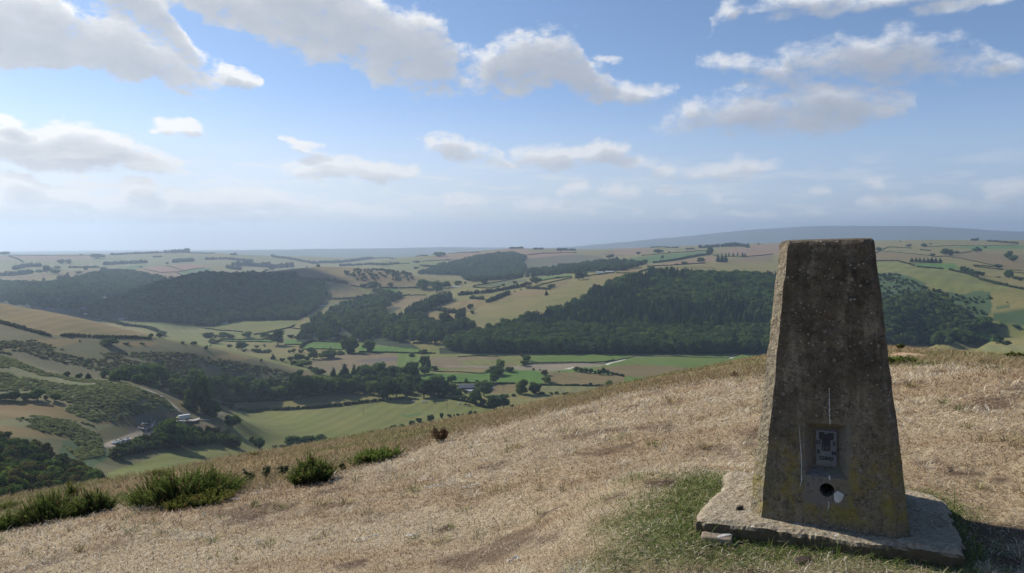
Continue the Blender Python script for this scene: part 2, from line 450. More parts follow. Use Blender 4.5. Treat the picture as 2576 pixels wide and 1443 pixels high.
for L in LAY:
    cvn = curve_node(grp, L)
    link(gg, tcol, cvn.inputs['Color'])
    s3 = gg.n('ShaderNodeSeparateColor', {0: cvn.outputs[0]})
    dy = gg.m('MULTIPLY_ADD', s3.outputs[0], -ESP, sw.outputs[1])
    hh = gg.m('MULTIPLY', s3.outputs[1], 16.0); rr = gg.m('MULTIPLY', s3.outputs[2], 16.0)
    num = gg.m('SUBTRACT', gg.m('MULTIPLY', hh, hh), gg.m('MULTIPLY', dy, dy))
    bd = gg.m('DIVIDE', num, gg.m('MULTIPLY_ADD', rr, rr, 0.02))
    bd = gg.m('SUBTRACT', bd, gg.ramp(hh, 0.0, 0.45, 1.3, 0.0))
    bd = gg.m('MULTIPLY', bd, gg.ramp(rr, 0.25, 1.6, .85, 1.0))
    best = bd if best is None else gg.m('MAXIMUM', best, bd)
body = gg.m('MAXIMUM', best, -1.3)
fv = gg.vm('MULTIPLY', vin, (1.0, 1.7, 1.0)).outputs[0]
elf = gg.ramp(gg.n('ShaderNodeSeparateXYZ', {0: vin}).outputs[1], 2.0, 8.0)
fn = gg.m('ADD', gg.m('MULTIPLY', gg.noise(fv, 0.42, 8.0, 0.64), elf), gg.m('MULTIPLY', gg.noise(fv, 0.85, 6.0, 0.62), gg.m('SUBTRACT', 1.0, elf)))
vor = gg.n('ShaderNodeTexVoronoi', {'Vector': gg.vm('MULTIPLY_ADD', wv, (1.5, 1.5, 0), fv).outputs[0], 'Scale': 0.7}, feature='F1')
cov = gg.m('ADD', gg.m('MULTIPLY', body, 0.72), gg.m('MULTIPLY', gg.m('SUBTRACT', fn, 0.50), gg.ramp(sw.outputs[1], 2.0, 9.0, 1.25, 2.0)))
cov = gg.m('ADD', cov, gg.m('MULTIPLY', gg.m('SUBTRACT', 0.42, vor.outputs[0]), 0.22))
link(gg, cov, go_.inputs[0])
link(gg, gg.m('ADD', gg.m('MULTIPLY', body, 0.95), gg.m('MULTIPLY', gg.m('SUBTRACT', fn, 0.50), 1.15)), go_.inputs[1])
print('cloud layers', len(LAY))

def cover(vec):
    nd = g.n('ShaderNodeGroup', {0: vec} if False else None)
    nd.node_tree = grp
    wt.links.new(vec, nd.inputs[0])
    return nd.outputs
d0 = cover(ae)[0]
d1 = cover(g.vm('ADD', ae, (-0.45, 0.95, 0)).outputs[0])[1]
alpha = g.ramp(d0, g.m('MULTIPLY', g.ramp(az_, -20.0, 30.0), -0.06), g.ramp(az_, -30.0, 30.0, .44, .80))
alpha = g.m('MULTIPLY', alpha, 0.97)
shade = g.m('MULTIPLY', g.m('MAXIMUM', d1, 0.0), g.ramp(el_, 1.0, 11.0, .6, 1.6))
lit = g.m('EXPONENT', g.m('MULTIPLY', shade, -1.25))
# haziness of the clouds low down
low = g.ramp(el_, 0.0, 9.0)
side = g.ramp(az_, -40.0, 35.0)
sky = g.n('ShaderNodeTexSky', sky_type='NISHITA', sun_disc=False, sun_elevation=SUN_EL, sun_rotation=SUN_AZ, altitude=300, air_density=1.0, dust_density=0.35, ozone_density=1.5)
K = 9.5    # the sky is used at strength 0.1
cw = g.mix(lit, (0.46 * K, 0.50 * K, 0.57 * K, 1), (1.06 * K, 1.05 * K, 1.03 * K, 1))
cw = g.mix(side, cw, g.mix(1.0, cw, (0.72, 0.76, 0.84, 1), 'MULTIPLY'))
cw = g.mix(low, g.mix(0.25, cw, (0.90 * K, 0.91 * K, 0.92 * K, 1)), cw)
SKYG = g.mix(1.0, sky.outputs[0], g.mix(g.ramp(el_, 0.0, 16.0), (0.86, 0.98, 1.36, 1), (0.92, 1.0, 1.16, 1)), 'MULTIPLY')
SKYG = g.mix(g.ramp(el_, 0.5, 12.0, 0.80, 0.0), SKYG, g.mix(side, (0.98 * K, 0.98 * K, 0.97 * K, 1), (0.50 * K, 0.62 * K, 0.77 * K, 1)))
final = g.mix(alpha, SKYG, cw)
# thin bright streaks of far cloud low down
lv = g.vm('MULTIPLY', ae, (.22, 1.25, 1.0)).outputs[0]
strk = g.m('MULTIPLY', g.ramp(g.noise(lv, 1.0, 6.0, .6), .46, .66), g.m('MULTIPLY', g.ramp(el_, .7, 2.2), g.ramp(el_, 7.0, 3.6)))
strk = g.m('MULTIPLY', strk, g.ramp(az_, -34.0, 30.0, .85, .45))
final = g.mix(strk, final, g.mix(side, (1.0 * K, .99 * K, .97 * K, 1), (.74 * K, .79 * K, .86 * K, 1)))
bg = g.n('ShaderNodeBackground', {'Color': final, 'Strength': 0.083})
link(g, bg.outputs[0], wo.inputs[0])

# ------------------------------------------------------------------ ground sheet and its field colours
PAL = dict(straw=(.48, .385, .26), brown=(.27, .20, .105), tan=(0.167, 0.133, 0.068), gold=(0.194, 0.152, 0.072), pink=(0.224, 0.156, 0.100), red=(0.246, 0.152, 0.102), olive=(.150, .160, .056),
           oltan=(.182, .166, .068), pasture=(.112, .165, .044), green=(0.084, 0.159, 0.036), dgreen=(.085, .14, .05), bracken=(.062, .098, .046), bracklite=(.160, .160, .085),
           heath=(.115, .112, .058), wood=(.035, .05, .027), rough=(0.171, 0.140, 0.087), bed=(0.232, 0.200, 0.152), gravel_glint=(.60, .57, .52), dirt=(.36, .31, .25), scree=(.13, .115, .10),
           dry=(0.174, 0.132, 0.061), moor=(.115, .112, .066), dk=(.10, .115, .055), bark=(.17, .135, .08), bare=(.42, .30, .20), far=(.12, .13, .09), pale=(.165, .17, .078))
FIELDS = []
def F(col, pts, rmin=60, rmax=1e9):
    FIELDS.append((col, pts, rmin, rmax))

# big areas first
F('oltan', [(-80, 560), (2700, 560), (2700, 900), (-80, 900)], 1100)
F('far', [(-80, 560), (2700, 560), (2700, 640), (-80, 660)], 6500)
F('wood', Z(1, [(-400, 470), (0, 530), (560, 560), (900, 490), (1350, 395), (1650, 400), (2070, 490), (2300, 510), (2350, 450), (2576, 440), (3100, 450), (3700, 440), (3790, 500), (4080, 560), (4110, 700), (4000, 850), (3850, 960), (3750, 1010),
         (3000, 1020), (2700, 1110), (1580, 1020), (0, 1020), (-400, 1000)]), 1250)
F('heath', [(-80, 745), (0, 765), (200, 802), (380, 850), (480, 868), (560, 883), (650, 905), (720, 922), (800, 948), (860, 965), (600, 1060), (640, 1110), (560, 1160), (300, 1230), (0, 1290), (-80, 1290)], 150, 1000)
F('bracklite', Z(8, [(-200, 100), (0, 190), (500, 400), (980, 490), (1600, 530), (2100, 720), (2250, 860), (2000, 950), (1700, 1000), (1300, 1100), (1000, 1250), (400, 1100), (-200, 1100)]), 300, 660)
F('bracken', Z(8, [(800, 1260), (1280, 1260), (1400, 1440), (1000, 1700), (700, 1500)]), 300, 560)
F('gold', Z(1, [(-300, 740), (0, 795), (1000, 940), (1500, 1060), (1860, 1110), (1960, 1200), (1400, 1205), (1000, 1195), (650, 1190), (300, 1110), (0, 1010), (-300, 930)]), 700, 1000)
F('dry', Z(1, [(430, 1250), (1000, 1240), (1000, 1290), (700, 1350), (300, 1385), (-100, 1400), (300, 1330)]), 600, 900)
F('dry', Z(1, [(1500, 1280), (1980, 1280), (1950, 1330), (1650, 1340), (1500, 1320)]), 600, 900)
F('gold', Z(6, [(100, 150), (260, 190), (460, 250), (640, 300), (500, 350), (200, 360), (0, 380), (60, 330), (300, 260), (80, 190)]), 600, 900)
F('bark', Z(6, [(700, 330), (1000, 350), (1350, 500), (1300, 560), (1000, 430)]), 600, 900)
F('dry', Z(8, [(-200, 750), (0, 760), (650, 780), (900, 770), (800, 860), (1000, 960), (1150, 1040), (900, 1000), (480, 930), (200, 980), (0, 980), (-200, 980)]), 300, 700)
F('dry', Z(8, [(-200, 1050), (0, 1050), (400, 1100), (900, 1190), (800, 1240), (0, 1190), (-200, 1190)]), 300, 700)
F('dry', Z(8, [(1100, 1040), (1640, 950), (1750, 1010), (1700, 1040), (1200, 1060)]), 300, 700)
F('dirt', Z(8, [(1000, 485), (1400, 525), (1390, 555), (1010, 515)]), 300, 700)
F('dry', Z(8, [(2080, 720), (2300, 760), (2340, 860), (2250, 870)]), 300, 700)
F('scree', Z(8, [(1650, 940), (1780, 870), (1900, 900), (2030, 970), (1850, 1060), (1720, 1040)]), 300, 700)
F('scree', Z(8, [(1600, 1100), (1750, 1060), (1750, 1130), (1600, 1180)]), 300, 700)
F('dirt', Z(8, [(1280, 1300), (1500, 1215), (1750, 1130), (2020, 1085), (1990, 1120), (1850, 1190), (1600, 1260), (1450, 1330), (1300, 1340)]), 300, 700)
F('bark', Z(8, [(1700, 860), (2250, 880), (2350, 940), (2200, 990), (2000, 960)]), 300, 700)
F('bark', Z(8, [(2250, 1020), (2900, 1060), (2950, 1130), (2700, 1180), (2400, 1130)]), 300, 700)
# valley floor
F('olive', [(560, 1060), (590, 1035), (1030, 1000), (1240, 1030), (1300, 1050), (1000, 1130), (640, 1180), (540, 1200), (260, 1240), (270, 1190), (420, 1140), (560, 1115)], 300, 800)
F('dgreen', Z(7, [(-190, 1190), (-60, 1175), (60, 1160), (170, 1150), (130, 1172), (0, 1193)]), 400)
F('oltan', Z(6, [(230, 870), (1130, 845), (1440, 800), (1800, 768), (2170, 775), (2250, 830), (2080, 850), (1600, 905), (1100, 940), (430, 940)]), 500)
F('olive', [(300, 812), (700, 815), (870, 850), (1000, 880), (1050, 890), (900, 940), (800, 935), (520, 880), (430, 850)], 1000)
F('oltan', Z(6, [(210, 120), (840, 125), (1230, 150), (1200, 200), (1750, 215), (1460, 250), (1440, 320), (900, 330), (640, 280), (430, 230)]), 900)
F('green', Z(6, [(200, 85), (840, 80), (840, 118), (200, 98)]), 900)
F('green', Z(6, [(1005, 90), (1260, 95), (1240, 135), (1005, 142)]), 900)
F('green', Z(6, [(1400, 115), (1740, 130), (1745, 207), (1230, 205), (1270, 150)]), 900)
F('green', Z(6, [(1940, 150), (2120, 165), (2700, 195), (2700, 255), (2080, 238), (1940, 225)]), 900)
F('rough', Z(6, [(1310, 355), (1650, 290), (1800, 260), (2380, 265), (2576, 290), (3000, 300), (2900, 430), (2310, 440), (2000, 420), (1500, 515), (1310, 430)]), 800)
F('scree', Z(6, [(1900, 345), (2380, 300), (2500, 330), (2200, 372), (1900, 372)]), 800)
F('pasture', [(1000, 880), (1300, 882), (1960, 890), (1960, 925), (1650, 960), (1250, 960), (1000, 950)], 850)
F('olive', Z(7, [(200, 380), (300, 358), (1330, 360), (1430, 450), (1400, 540), (1150, 470), (850, 430), (600, 440), (280, 450)]), 850)
F('pasture', Z(7, [(1440, 362), (2700, 366), (2700, 485), (2300, 505), (1700, 510), (1500, 520), (1540, 470)]), 850)
F('rough', Z(7, [(90, 400), (280, 450), (600, 440), (1120, 435), (1160, 480), (1380, 545), (1000, 600), (470, 590), (280, 560), (270, 520)]), 850)
F('olive', Z(7, [(600, 500), (900, 460), (1150, 490), (1300, 540), (700, 545)]), 850)
F('bed', Z(7, [(1200, 560), (1400, 555), (1520, 535), (1700, 515), (2700, 510), (2700, 555), (2060, 570), (1960, 600), (1740, 625), (1330, 600)]), 850)
F('bark', Z(7, [(470, 572), (1000, 568), (1000, 596), (470, 590)]), 850)
F('bed', Z(7, [(420, 552), (1000, 553), (1000, 568), (450, 570)]), 850)
F('oltan', Z(7, [(280, 600), (1000, 600), (1000, 640), (600, 650), (260, 640)]), 800)
F('green', Z(7, [(110, 720), (260, 640), (600, 650), (1000, 640), (1200, 625), (1540, 610), (1650, 650), (1680, 785), (1300, 755), (1100, 760), (600, 755)]), 750)
F('tan', Z(7, [(1740, 630), (2080, 630), (2576, 670), (2700, 690), (2700, 815), (2300, 795), (1800, 775)]), 750)
def W(pts): return [(1236.5 + a / 3.538, 583.9 + b / 3.538) for a, b in pts]
F('pasture', W([(1030, 1180), (1260, 1115), (1600, 1110), (2300, 1095), (2420, 1130), (1900, 1190), (1500, 1190), (1250, 1180), (900, 1215)]), 800)
F('tan', W([(900, 1215), (1250, 1178), (1560, 1195), (1810, 1215), (2000, 1190), (1600, 1288), (1100, 1288), (1050, 1250)]), 750)
F('gravel_glint', W([(1005, 1178), (1060, 1150), (1200, 1126), (1185, 1142), (1080, 1166), (1030, 1184)]), 800)
F('bed', W([(1220, 1120), (1260, 1104), (1620, 1104), (1610, 1113), (1270, 1113)]), 800)
F('gravel_glint', W([(640, 1226), (700, 1208), (745, 1206), (700, 1222)]), 800)
F('gravel_glint', W([(2100, 1125), (2160, 1098), (2220, 1085), (2190, 1098), (2130, 1126)]), 800)  # glint of the water, painted on the ground in the pale gravel colour
F('pale', [(1356, 970), (1540, 975), (1519, 987), (1462, 994), (1356, 988)], 700)
F('tan', [(1243, 968), (1298, 966), (1300, 987), (1236, 993)], 700)
F('oltan', Z(7, [(900, 950), (1280, 935), (1800, 915), (2200, 930), (2100, 1000), (1330, 1110), (1000, 1100)]), 500)
# below the left wooded hill
F('olive', Z(2, [(420, 1030), (1220, 1015), (1130, 1070), (800, 1160), (620, 1190), (450, 1160), (330, 1120)]), 1000)
F('pale', Z(2, [(780, 1165), (1070, 1105), (1260, 1130), (1290, 1180), (980, 1185), (800, 1200)]), 1000)
F('pale', Z(2, [(980, 1190), (1350, 1192), (1380, 1215), (980, 1215)]), 1000)
F('pale', Z(1, [(1950, 1090), (2420, 1095), (3000, 1130), (3000, 1165), (2400, 1165), (2080, 1160)]), 1000)
F('tan', Z(2, [(1530, 985), (1840, 885), (2290, 755), (2576, 705), (3090, 690), (2780, 760), (2560, 830), (2420, 920), (2000, 970), (1890, 930), (1720, 950)]), 1200)
F('tan', Z(2, [(1600, 640), (1800, 575), (2080, 605), (2085, 680), (2010, 710), (1620, 735)]), 1400)
F('olive', Z(2, [(1940, 590), (2080, 605), (2085, 680), (2010, 710)]), 1400)
F('green', Z(2, [(2230, 610), (2450, 615), (2420, 655), (2240, 662)]), 1400)
F('tan', Z(2, [(0, 430), (600, 398), (1000, 355), (1260, 340), (1560, 315), (1780, 335), (2250, 340), (2576, 420), (2700, 480), (2650, 590), (2200, 595), (1830, 565), (1560, 495), (1220, 490), (1160, 430), (900, 425), (300, 435)]), 1500, 2600)
F('gold', Z(2, [(1400, 440), (1780, 345), (2250, 350), (1900, 400), (1740, 480), (1560, 490)]), 1500, 2600)
# fields left of and above the central wood
F('oltan', Z(3, [(420, 650), (800, 590), (1030, 625), (900, 650), (700, 680), (500, 690)]), 1200)
F('gold', Z(3, [(430, 860), (560, 800), (700, 750), (940, 760), (980, 790), (1100, 790), (840, 870), (620, 890), (480, 890)]), 1200)
F('gold', Z(3, [(70, 990), (290, 900), (420, 920), (600, 930), (580, 1060), (370, 1080), (180, 1050)]), 1200)
F('green', Z(3, [(0, 1110), (100, 1150), (150, 1185), (0, 1180), (-240, 1180), (-150, 1120)]), 1000)
F('oltan', Z(3, [(950, 690), (1200, 650), (1480, 600), (1460, 620), (1240, 660), (1130, 690), (950, 735)]), 1200)
F('gold', Z(3, [(1250, 670), (1400, 625), (1760, 635), (1690, 690), (1300, 740), (1090, 800), (980, 790)]), 1200)
F('tan', Z(3, [(1620, 590), (2060, 480), (1960, 570), (1820, 600)]), 1200)
F('dk', Z(3, [(800, 590), (1150, 510), (1490, 490), (1470, 520), (1180, 580)]), 1400)
F('olive', Z(3, [(1200, 580), (1490, 530), (1480, 560), (1250, 600)]), 1400)
F('green', Z(3, [(1640, 475), (2040, 430), (2040, 452), (1870, 470), (1650, 505)]), 1400)
F('gold', Z(3, [(2180, 500), (2350, 450), (2710, 420), (2690, 460), (2576, 490), (2400, 490)]), 1400)
F('gold', Z(4, [(40, 520), (380, 500), (290, 550), (30, 545)]), 1400)
F('oltan', Z(3, [(50, 440), (640, 450), (700, 520), (500, 540), (300, 530), (240, 500)]), 1600)
F('olive', Z(3, [(0, 250), (600, 260), (250, 330), (0, 400), (-400, 330), (-400, 280)]), 1800)
F('wood', Z(3, [(120, 430), (400, 310), (900, 200), (1180, 165), (1330, 180), (1480, 220), (1420, 300), (1470, 380), (1400, 480), (800, 530), (690, 500), (640, 445)]), 1800)
F('pink', Z(3, [(480, 155), (920, 155), (880, 240), (640, 262), (430, 250), (280, 240)]), 2000)
F('pink', Z(3, [(880, 160), (1260, 105), (1500, 118), (1480, 150), (1330, 165), (1260, 140), (1180, 170), (930, 175)]), 2000)
F('red', Z(3, [(1350, 165), (1500, 150), (2000, 138), (2100, 190), (1500, 230)]), 2000)
F('moor', Z(3, [(1500, 230), (2050, 180), (2380, 200), (2480, 250), (2200, 300), (1900, 350), (1470, 380), (1420, 290)]), 2000)  # cloud shadow over the moor, put into the ground colour as a darker tone
F('wood', Z(3, [(1470, 385), (1900, 335), (2200, 300), (2480, 250), (2980, 300), (2600, 400), (2000, 420), (1650, 460)]), 1800)
F('tan', Z(3, [(2380, 180), (2576, 125), (2900, 110), (2900, 170), (2480, 230)]), 2000)
F('pink', Z(4, [(0, 230), (300, 220), (520, 270), (260, 320), (0, 320)]), 2000)
F('dgreen', Z(4, [(90, 380), (500, 330), (1170, 275), (1180, 315), (900, 360), (480, 420), (390, 430), (330, 395)]), 1900)
F('pink', Z(4, [(260, 470), (520, 450), (1230, 340), (1280, 390), (1140, 420), (900, 440), (540, 470)]), 1800)
F('oltan', Z(4, [(560, 500), (560, 470), (1200, 450), (1430, 410), (1900, 400), (1900, 430), (1990, 430), (2300, 440), (2300, 570), (1300, 570), (900, 578), (630, 560)]), 1500)
F('gold', Z(4, [(1000, 465), (1430, 412), (1900, 400), (1890, 432), (1400, 440)]), 1500)
F('pink', Z(4, [(1240, 290), (1700, 200), (2030, 185), (2300, 185), (2300, 310), (1650, 350), (1440, 300)]), 1900)
F('bark', Z(4, [(1450, 390), (1640, 350), (2000, 320), (1990, 420), (1900, 400), (1440, 410)]), 1800)
F('wood', Z(4, [(0, 420), (200, 400), (400, 435), (300, 460), (0, 500)]), 1800)
# right hillside
F('oltan', Z(5, [(500, 190), (1200, 155), (1900, 125), (2510, 190), (2700, 220), (2700, 760), (2000, 590), (1780, 540), (1300, 480), (1100, 420), (500, 390)]), 1500)
F('tan', Z(5, [(680, 280), (1400, 340), (1140, 400), (680, 380)]), 1500)
F('tan', Z(5, [(1560, 340), (1950, 290), (2600, 330), (2600, 540), (2190, 455), (1800, 370)]), 1500)
F('olive', Z(5, [(500, 400), (1000, 400), (1150, 450), (1300, 480), (1700, 520), (2000, 600), (2700, 780), (2700, 1020), (2400, 1020), (2210, 1020), (2160, 880), (2170, 800), (1980, 770), (1820, 820), (1400, 750), (1360, 690), (960, 545), (500, 550)]), 1300)
F('oltan', Z(5, [(2170, 800), (2400, 740), (2700, 800), (2700, 1020), (2210, 1020), (2160, 880)]), 1300)
F('bracken', Z(5, [(400, 560), (960, 545), (1150, 600), (1360, 690), (1290, 740), (1440, 790), (1700, 800), (1820, 820), (1980, 770), (2160, 800), (2150, 870), (2180, 960), (2160, 1040), (2130, 1110), (1900, 1250), (1960, 1330), (1900, 1440), (850, 1460), (400, 1400)]), 1050)
F('olive', Z(5, [(1500, 850), (1650, 830), (1700, 870), (1580, 900)]), 1200)
F('green', Z(5, [(1540, 235), (2000, 210), (2700, 210), (2700, 245), (2000, 250)]), 1900)
F('green', Z(5, [(1170, 435), (1700, 428), (1760, 500), (1640, 510), (1230, 460)]), 1700)
F('bracken', Z(5, [(2210, 985), (2280, 950), (2400, 965), (2350, 1010), (2260, 1022)]), 1100)
F('bracken', Z(5, [(2180, 1050), (2700, 1010), (2700, 1250), (2400, 1232), (2200, 1150)]), 1050)
F('olive', Z(5, [(2140, 1120), (2220, 1170), (2576, 1240), (2700, 1250), (2700, 1370), (2300, 1400), (2230, 1380), (2200, 1240)]), 1000)
F('green', Z(5, [(1940, 1260), (2120, 1290), (2200, 1400), (2110, 1440), (1960, 1330)]), 1000)
F('pale', Z(5, [(2050, 1460), (2700, 1455), (2700, 1530), (2050, 1530)]), 700)
F('wood', Z(4, [(-1700, 1480), (-1500, 1300), (-1200, 1180), (-900, 1120), (-560, 1000), (-280, 850), (0, 690), (300, 610), (500, 560), (900, 590), (1980, 590), (2900, 600), (3100, 1000), (3100, 1570), (0, 1570), (-2200, 1570), (-2200, 1500)]), 1050, 1720)
F('wood', [(745, 860), (790, 810), (860, 770), (950, 760), (1010, 775), (960, 800), (1010, 850), (1060, 880), (960, 870), (880, 860)], 1050, 1650)
# far left patchwork
F('pale', Z(1, [(-300, 190), (110, 195), (1170, 195), (1900, 190), (2600, 200), (2600, 330), (1200, 340), (800, 380), (-300, 380)]), 3000, 7000)
F('pink', Z(1, [(110, 195), (1170, 195), (1170, 240), (600, 265), (250, 245)]), 3000, 7000)
F('pink', Z(1, [(-300, 205), (100, 205), (220, 245), (-300, 275)]), 3000, 7000)
F('tan', Z(1, [(-300, 490), (0, 470), (540, 420), (690, 430), (560, 500), (130, 520), (0, 515), (-300, 520)]), 2500)
F('tan', Z(1, [(780, 380), (1060, 368), (1600, 380), (1350, 392), (1050, 430), (900, 470), (720, 450)]), 2500)
F('red', Z(1, [(1800, 350), (2020, 325), (2310, 380), (2210, 400), (2010, 410)]), 2500)
F('red', Z(1, [(2110, 320), (2380, 300), (2640, 330), (2576, 350), (2340, 387)]), 2500)
F('pink', Z(1, [(1620, 395), (1800, 360), (2000, 412), (2230, 408), (2345, 460), (2310, 505), (1900, 440)]), 2500)
F('dgreen', Z(1, [(2240, 405), (2400, 365), (2650, 350), (2650, 420), (2340, 452)]), 2500)
F('dgreen', Z(1, [(1380, 362), (1700, 322), (1860, 310), (1780, 350), (1600, 377)]), 2500)
F('gold', Z(1, [(1260, 345), (1480, 320), (1480, 338)]), 2500)
F('olive', Z(2, [(430, 185), (820, 190), (1140, 290), (800, 260), (500, 215)]), 3500, 7000)

def inside(px, py, poly):
    res = np.zeros(px.shape, dtype=bool)
    m = len(poly)
    for i in range(m):
        x0, y0 = poly[i][:2]; x1, y1 = poly[(i + 1) % m][:2]
        if y0 == y1: continue
        c = ((y0 > py) != (y1 > py)) & (px < (x1 - x0) * (py - y0) / (y1 - y0) + x0)
        res ^= c
    return res

COLR = np.empty(XX.shape + (3,))
COLR[:] = PAL['olive']
n1 = fbm2(XX / 25.0, YY / 25.0, 3, 41); n2 = fbm2(XX / 14.0, YY / 14.0, 3, 77)
amp = np.clip(RG / 900.0, .3, 1.0)
vis = TT >= RUN - 0.004
PU = UU + n1 * 1.6; PV = VV + n2 * 0.8
def paint_fields():
    for col, pts, r0, r1 in FIELDS:
        us = [p[0] for p in pts]; vs = [p[1] for p in pts]
        m = vis & (RG > r0) & (RG < r1) & (UU > min(us) - 4) & (UU < max(us) + 4) & (VV > min(vs) - 4) & (VV < max(vs) + 4)
        i = np.where(m)
        if len(i[0]) == 0: continue
        k = inside(PU[i], PV[i], pts)
        cc = np.array(PAL[col])[None]
        if col in ('green', 'pasture', 'gold', 'tan', 'pink', 'red', 'dgreen', 'pale', 'oltan', 'olive'):      # mowing and drill lines
            th = (sum(us) * 7.3 + sum(vs) * 3.1) % 3.1416
            xx, yy = XX[i[0][k], i[1][k]], YY[i[0][k], i[1][k]]
            per = np.where(np.hypot(xx, yy) < 1500, 15.0, 34.0)
            cc = cc * (1 + .075 * np.sin((xx * math.cos(th) + yy * math.sin(th)) * 6.283 / per) + .10 * fbm2(xx / 55.0, yy / 55.0, 3, 7))[:, None]
        COLR[i[0][k], i[1][k]] = cc
paint_fields()
# hidden far ground takes the colour of plain pasture; summit turf near
crest_u = np.array([c[0] for c in CREST]); crest_v = np.array([c[1] for c in CREST])
CV_ = np.interp(UU, crest_u, crest_v)
near = RG < 62
isstraw = near & (VV + 6 * n1 > CV_ - 1) & (RG < 16)
behind = near & (np.abs(AA) > math.radians(38)) & (RG < 9)
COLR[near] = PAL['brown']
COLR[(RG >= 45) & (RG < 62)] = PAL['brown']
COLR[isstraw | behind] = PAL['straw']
# worn earth, greener turf round the pillar
PX, PY = 1.38, 3.30
def turf_green(x, y):
    e1 = fbm2(x * 1.3, y * 1.3, 5, 5); e2 = fbm2(x * 4.5, y * 4.5, 4, 15)
    ds = slab_dist(x, y)
    side_ = np.clip((1.15 - x) / .8, 0, 1)                   # the strip runs on towards the camera's left
    gr = np.clip(1.25 - ds / (.26 + .27 * side_) + e1 * .8 + e2 * .45, 0, 1)
    gr = np.maximum(gr, sstep(e1 + .5 * e2, .62, .85) * .45)
    return gr * (np.hypot(x, y) < 9), e1, e2
SCARS = [(1540, 1250, 42, 9), (1650, 1216, 62, 15), (1250, 1172, 75, 6), (1345, 1158, 45, 6), (1390, 1284, 52, 9), (820, 1236, 60, 6), (2420, 1190, 70, 14), (2340, 1163, 50, 9), (1700, 1292, 36, 8), (1960, 1330, 30, 8),
         (2020, 1410, 40, 10), (1480, 1035, 60, 8), (640, 1300, 60, 8), (300, 1370, 70, 10), (1130, 1330, 60, 8), (1760, 1390, 60, 12), (880, 1420, 70, 10), (2520, 1210, 50, 12), (1860, 1170, 40, 10)]
SC_G = [hit(u, v)[:2] + (hu * hit(u, v)[1] / FQ, hv) for u, v, hu, hv in SCARS]
def bare_earth(x, y, e2):
    f = sstep(fbm2(x * 1.5 + 3, y * 2.3, 6, 25) + .5 * e2, .20, .52) * .8
    n3 = fbm2(x * 7.0, y * 9.0, 4, 26)
    for gx, gy, hw, hv in SC_G:
        d = np.hypot((x - gx) / hw, (y - gy) / (hw * .8))
        f = np.maximum(f, sstep(1.15 - d + .9 * n3, .3, .75) * .95 * (d < 2.2))
    return np.where(slab_dist(x, y) < .12, 0, f) * (np.hypot(x, y) < 12)
greenf, e1, e2 = turf_green(XX, YY)
earth = bare_earth(XX, YY, e2)
COLR = np.where(near[..., None], COLR * (1 - greenf[..., None]) + np.array((.17, .19, .075)) * greenf[..., None], COLR)
COLR = np.where(near[..., None], COLR * (1 - earth[..., None]) + np.array((.115, .075, .055)) * earth[..., None], COLR)
BARE = [(2238, 890), (2268, 886), (2300, 889), (2345, 896), (2310, 903), (2262, 905), (2240, 902)]
bare_m = near & vis & (RG > 9)
bi = np.where(bare_m)
bk = inside(UU[bi] + 6 * e2[bi], VV[bi] + 2 * e2[bi], BARE)
COLR[bi[0][bk], bi[1][bk]] = PAL['bare']
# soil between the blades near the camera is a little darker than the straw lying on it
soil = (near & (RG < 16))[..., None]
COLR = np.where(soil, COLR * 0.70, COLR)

def grid_mesh(name, X, Y, Zc, cols, wrap):
    na, nr = X.shape
    co = np.stack([X, Y, Zc], -1).reshape(-1, 3).astype(np.float32)
    idx = np.arange(na * nr).reshape(na, nr)
    if wrap: idx2 = np.concatenate([idx, idx[:1]], 0)
    else: idx2 = idx
    q = np.stack([idx2[:-1, :-1], idx2[1:, :-1], idx2[1:, 1:], idx2[:-1, 1:]], -1).reshape(-1, 4)[:, ::-1]
    me = bpy.data.meshes.new(name)
    fast_mesh(me, co, q)
    at = me.color_attributes.new('tone', 'FLOAT_COLOR', 'POINT')
    at.data.foreach_set('color', np.concatenate([cols.reshape(-1, 3), np.ones((len(co), 1))], 1).astype(np.float32).ravel())
    return me

def fast_mesh(me, co, faces, smooth=True):
    """faces: (n,k) array of equal sized polygons"""
    co = np.ascontiguousarray(co, dtype=np.float32); faces = np.ascontiguousarray(faces, dtype=np.int32)
    k = faces.shape[1]; nf = len(faces)
    me.vertices.add(len(co)); me.vertices.foreach_set('co', co.ravel())
    me.loops.add(nf * k); me.loops.foreach_set('vertex_index', faces.ravel())
    me.polygons.add(nf); me.polygons.foreach_set('loop_start', np.arange(0, nf * k, k, dtype=np.int32))
    me.polygons.foreach_set('use_smooth', np.full(nf, smooth, dtype=bool))
    me.update(calc_edges=True)
    me.validate()

def add_obj(name, me, m=None, parent=None, **props):
    o = bpy.data.objects.new(name, me)
    COL.objects.link(o)
    if m is not None and me is not None and len(me.materials) == 0: me.materials.append(m)
    if parent is not None: o.parent = parent
    for k, v in props.items(): o[k] = v
    return o

gm, g, out = mat('ground_turf')
vc = g.n('ShaderNodeVertexColor', layer_name='tone').outputs[0]
pos = g.n('ShaderNodeNewGeometry').outputs['Position']
far_ = g.noise(pos, 0.012, 6, .6)
mid_ = g.noise(pos, 0.09, 6, .65)
fine = g.noise(pos, 1.1, 6, .7)
tiny = g.noise(pos, 14.0, 5, .7)
c = g.mix(g.m('MULTIPLY', g.ramp(mid_, .35, .7), .50), vc, g.mix(1.0, vc, (1.32, 1.10, .92, 1), 'MULTIPLY'))
c = g.mix(g.m('MULTIPLY', g.ramp(far_, .38, .66), .60), c, g.mix(1.0, c, (.74, .88, .70, 1), 'MULTIPLY'))
c = g.mix(g.m('MULTIPLY', g.ramp(fine, .42, .72), .40), c, g.mix(1.0, c, (.66, .66, .66, 1), 'MULTIPLY'))
c = g.mix(g.ramp(tiny, .45, .75, 0.0, .45), c, g.mix(1.0, c, (.55, .50, .46, 1), 'MULTIPLY'))
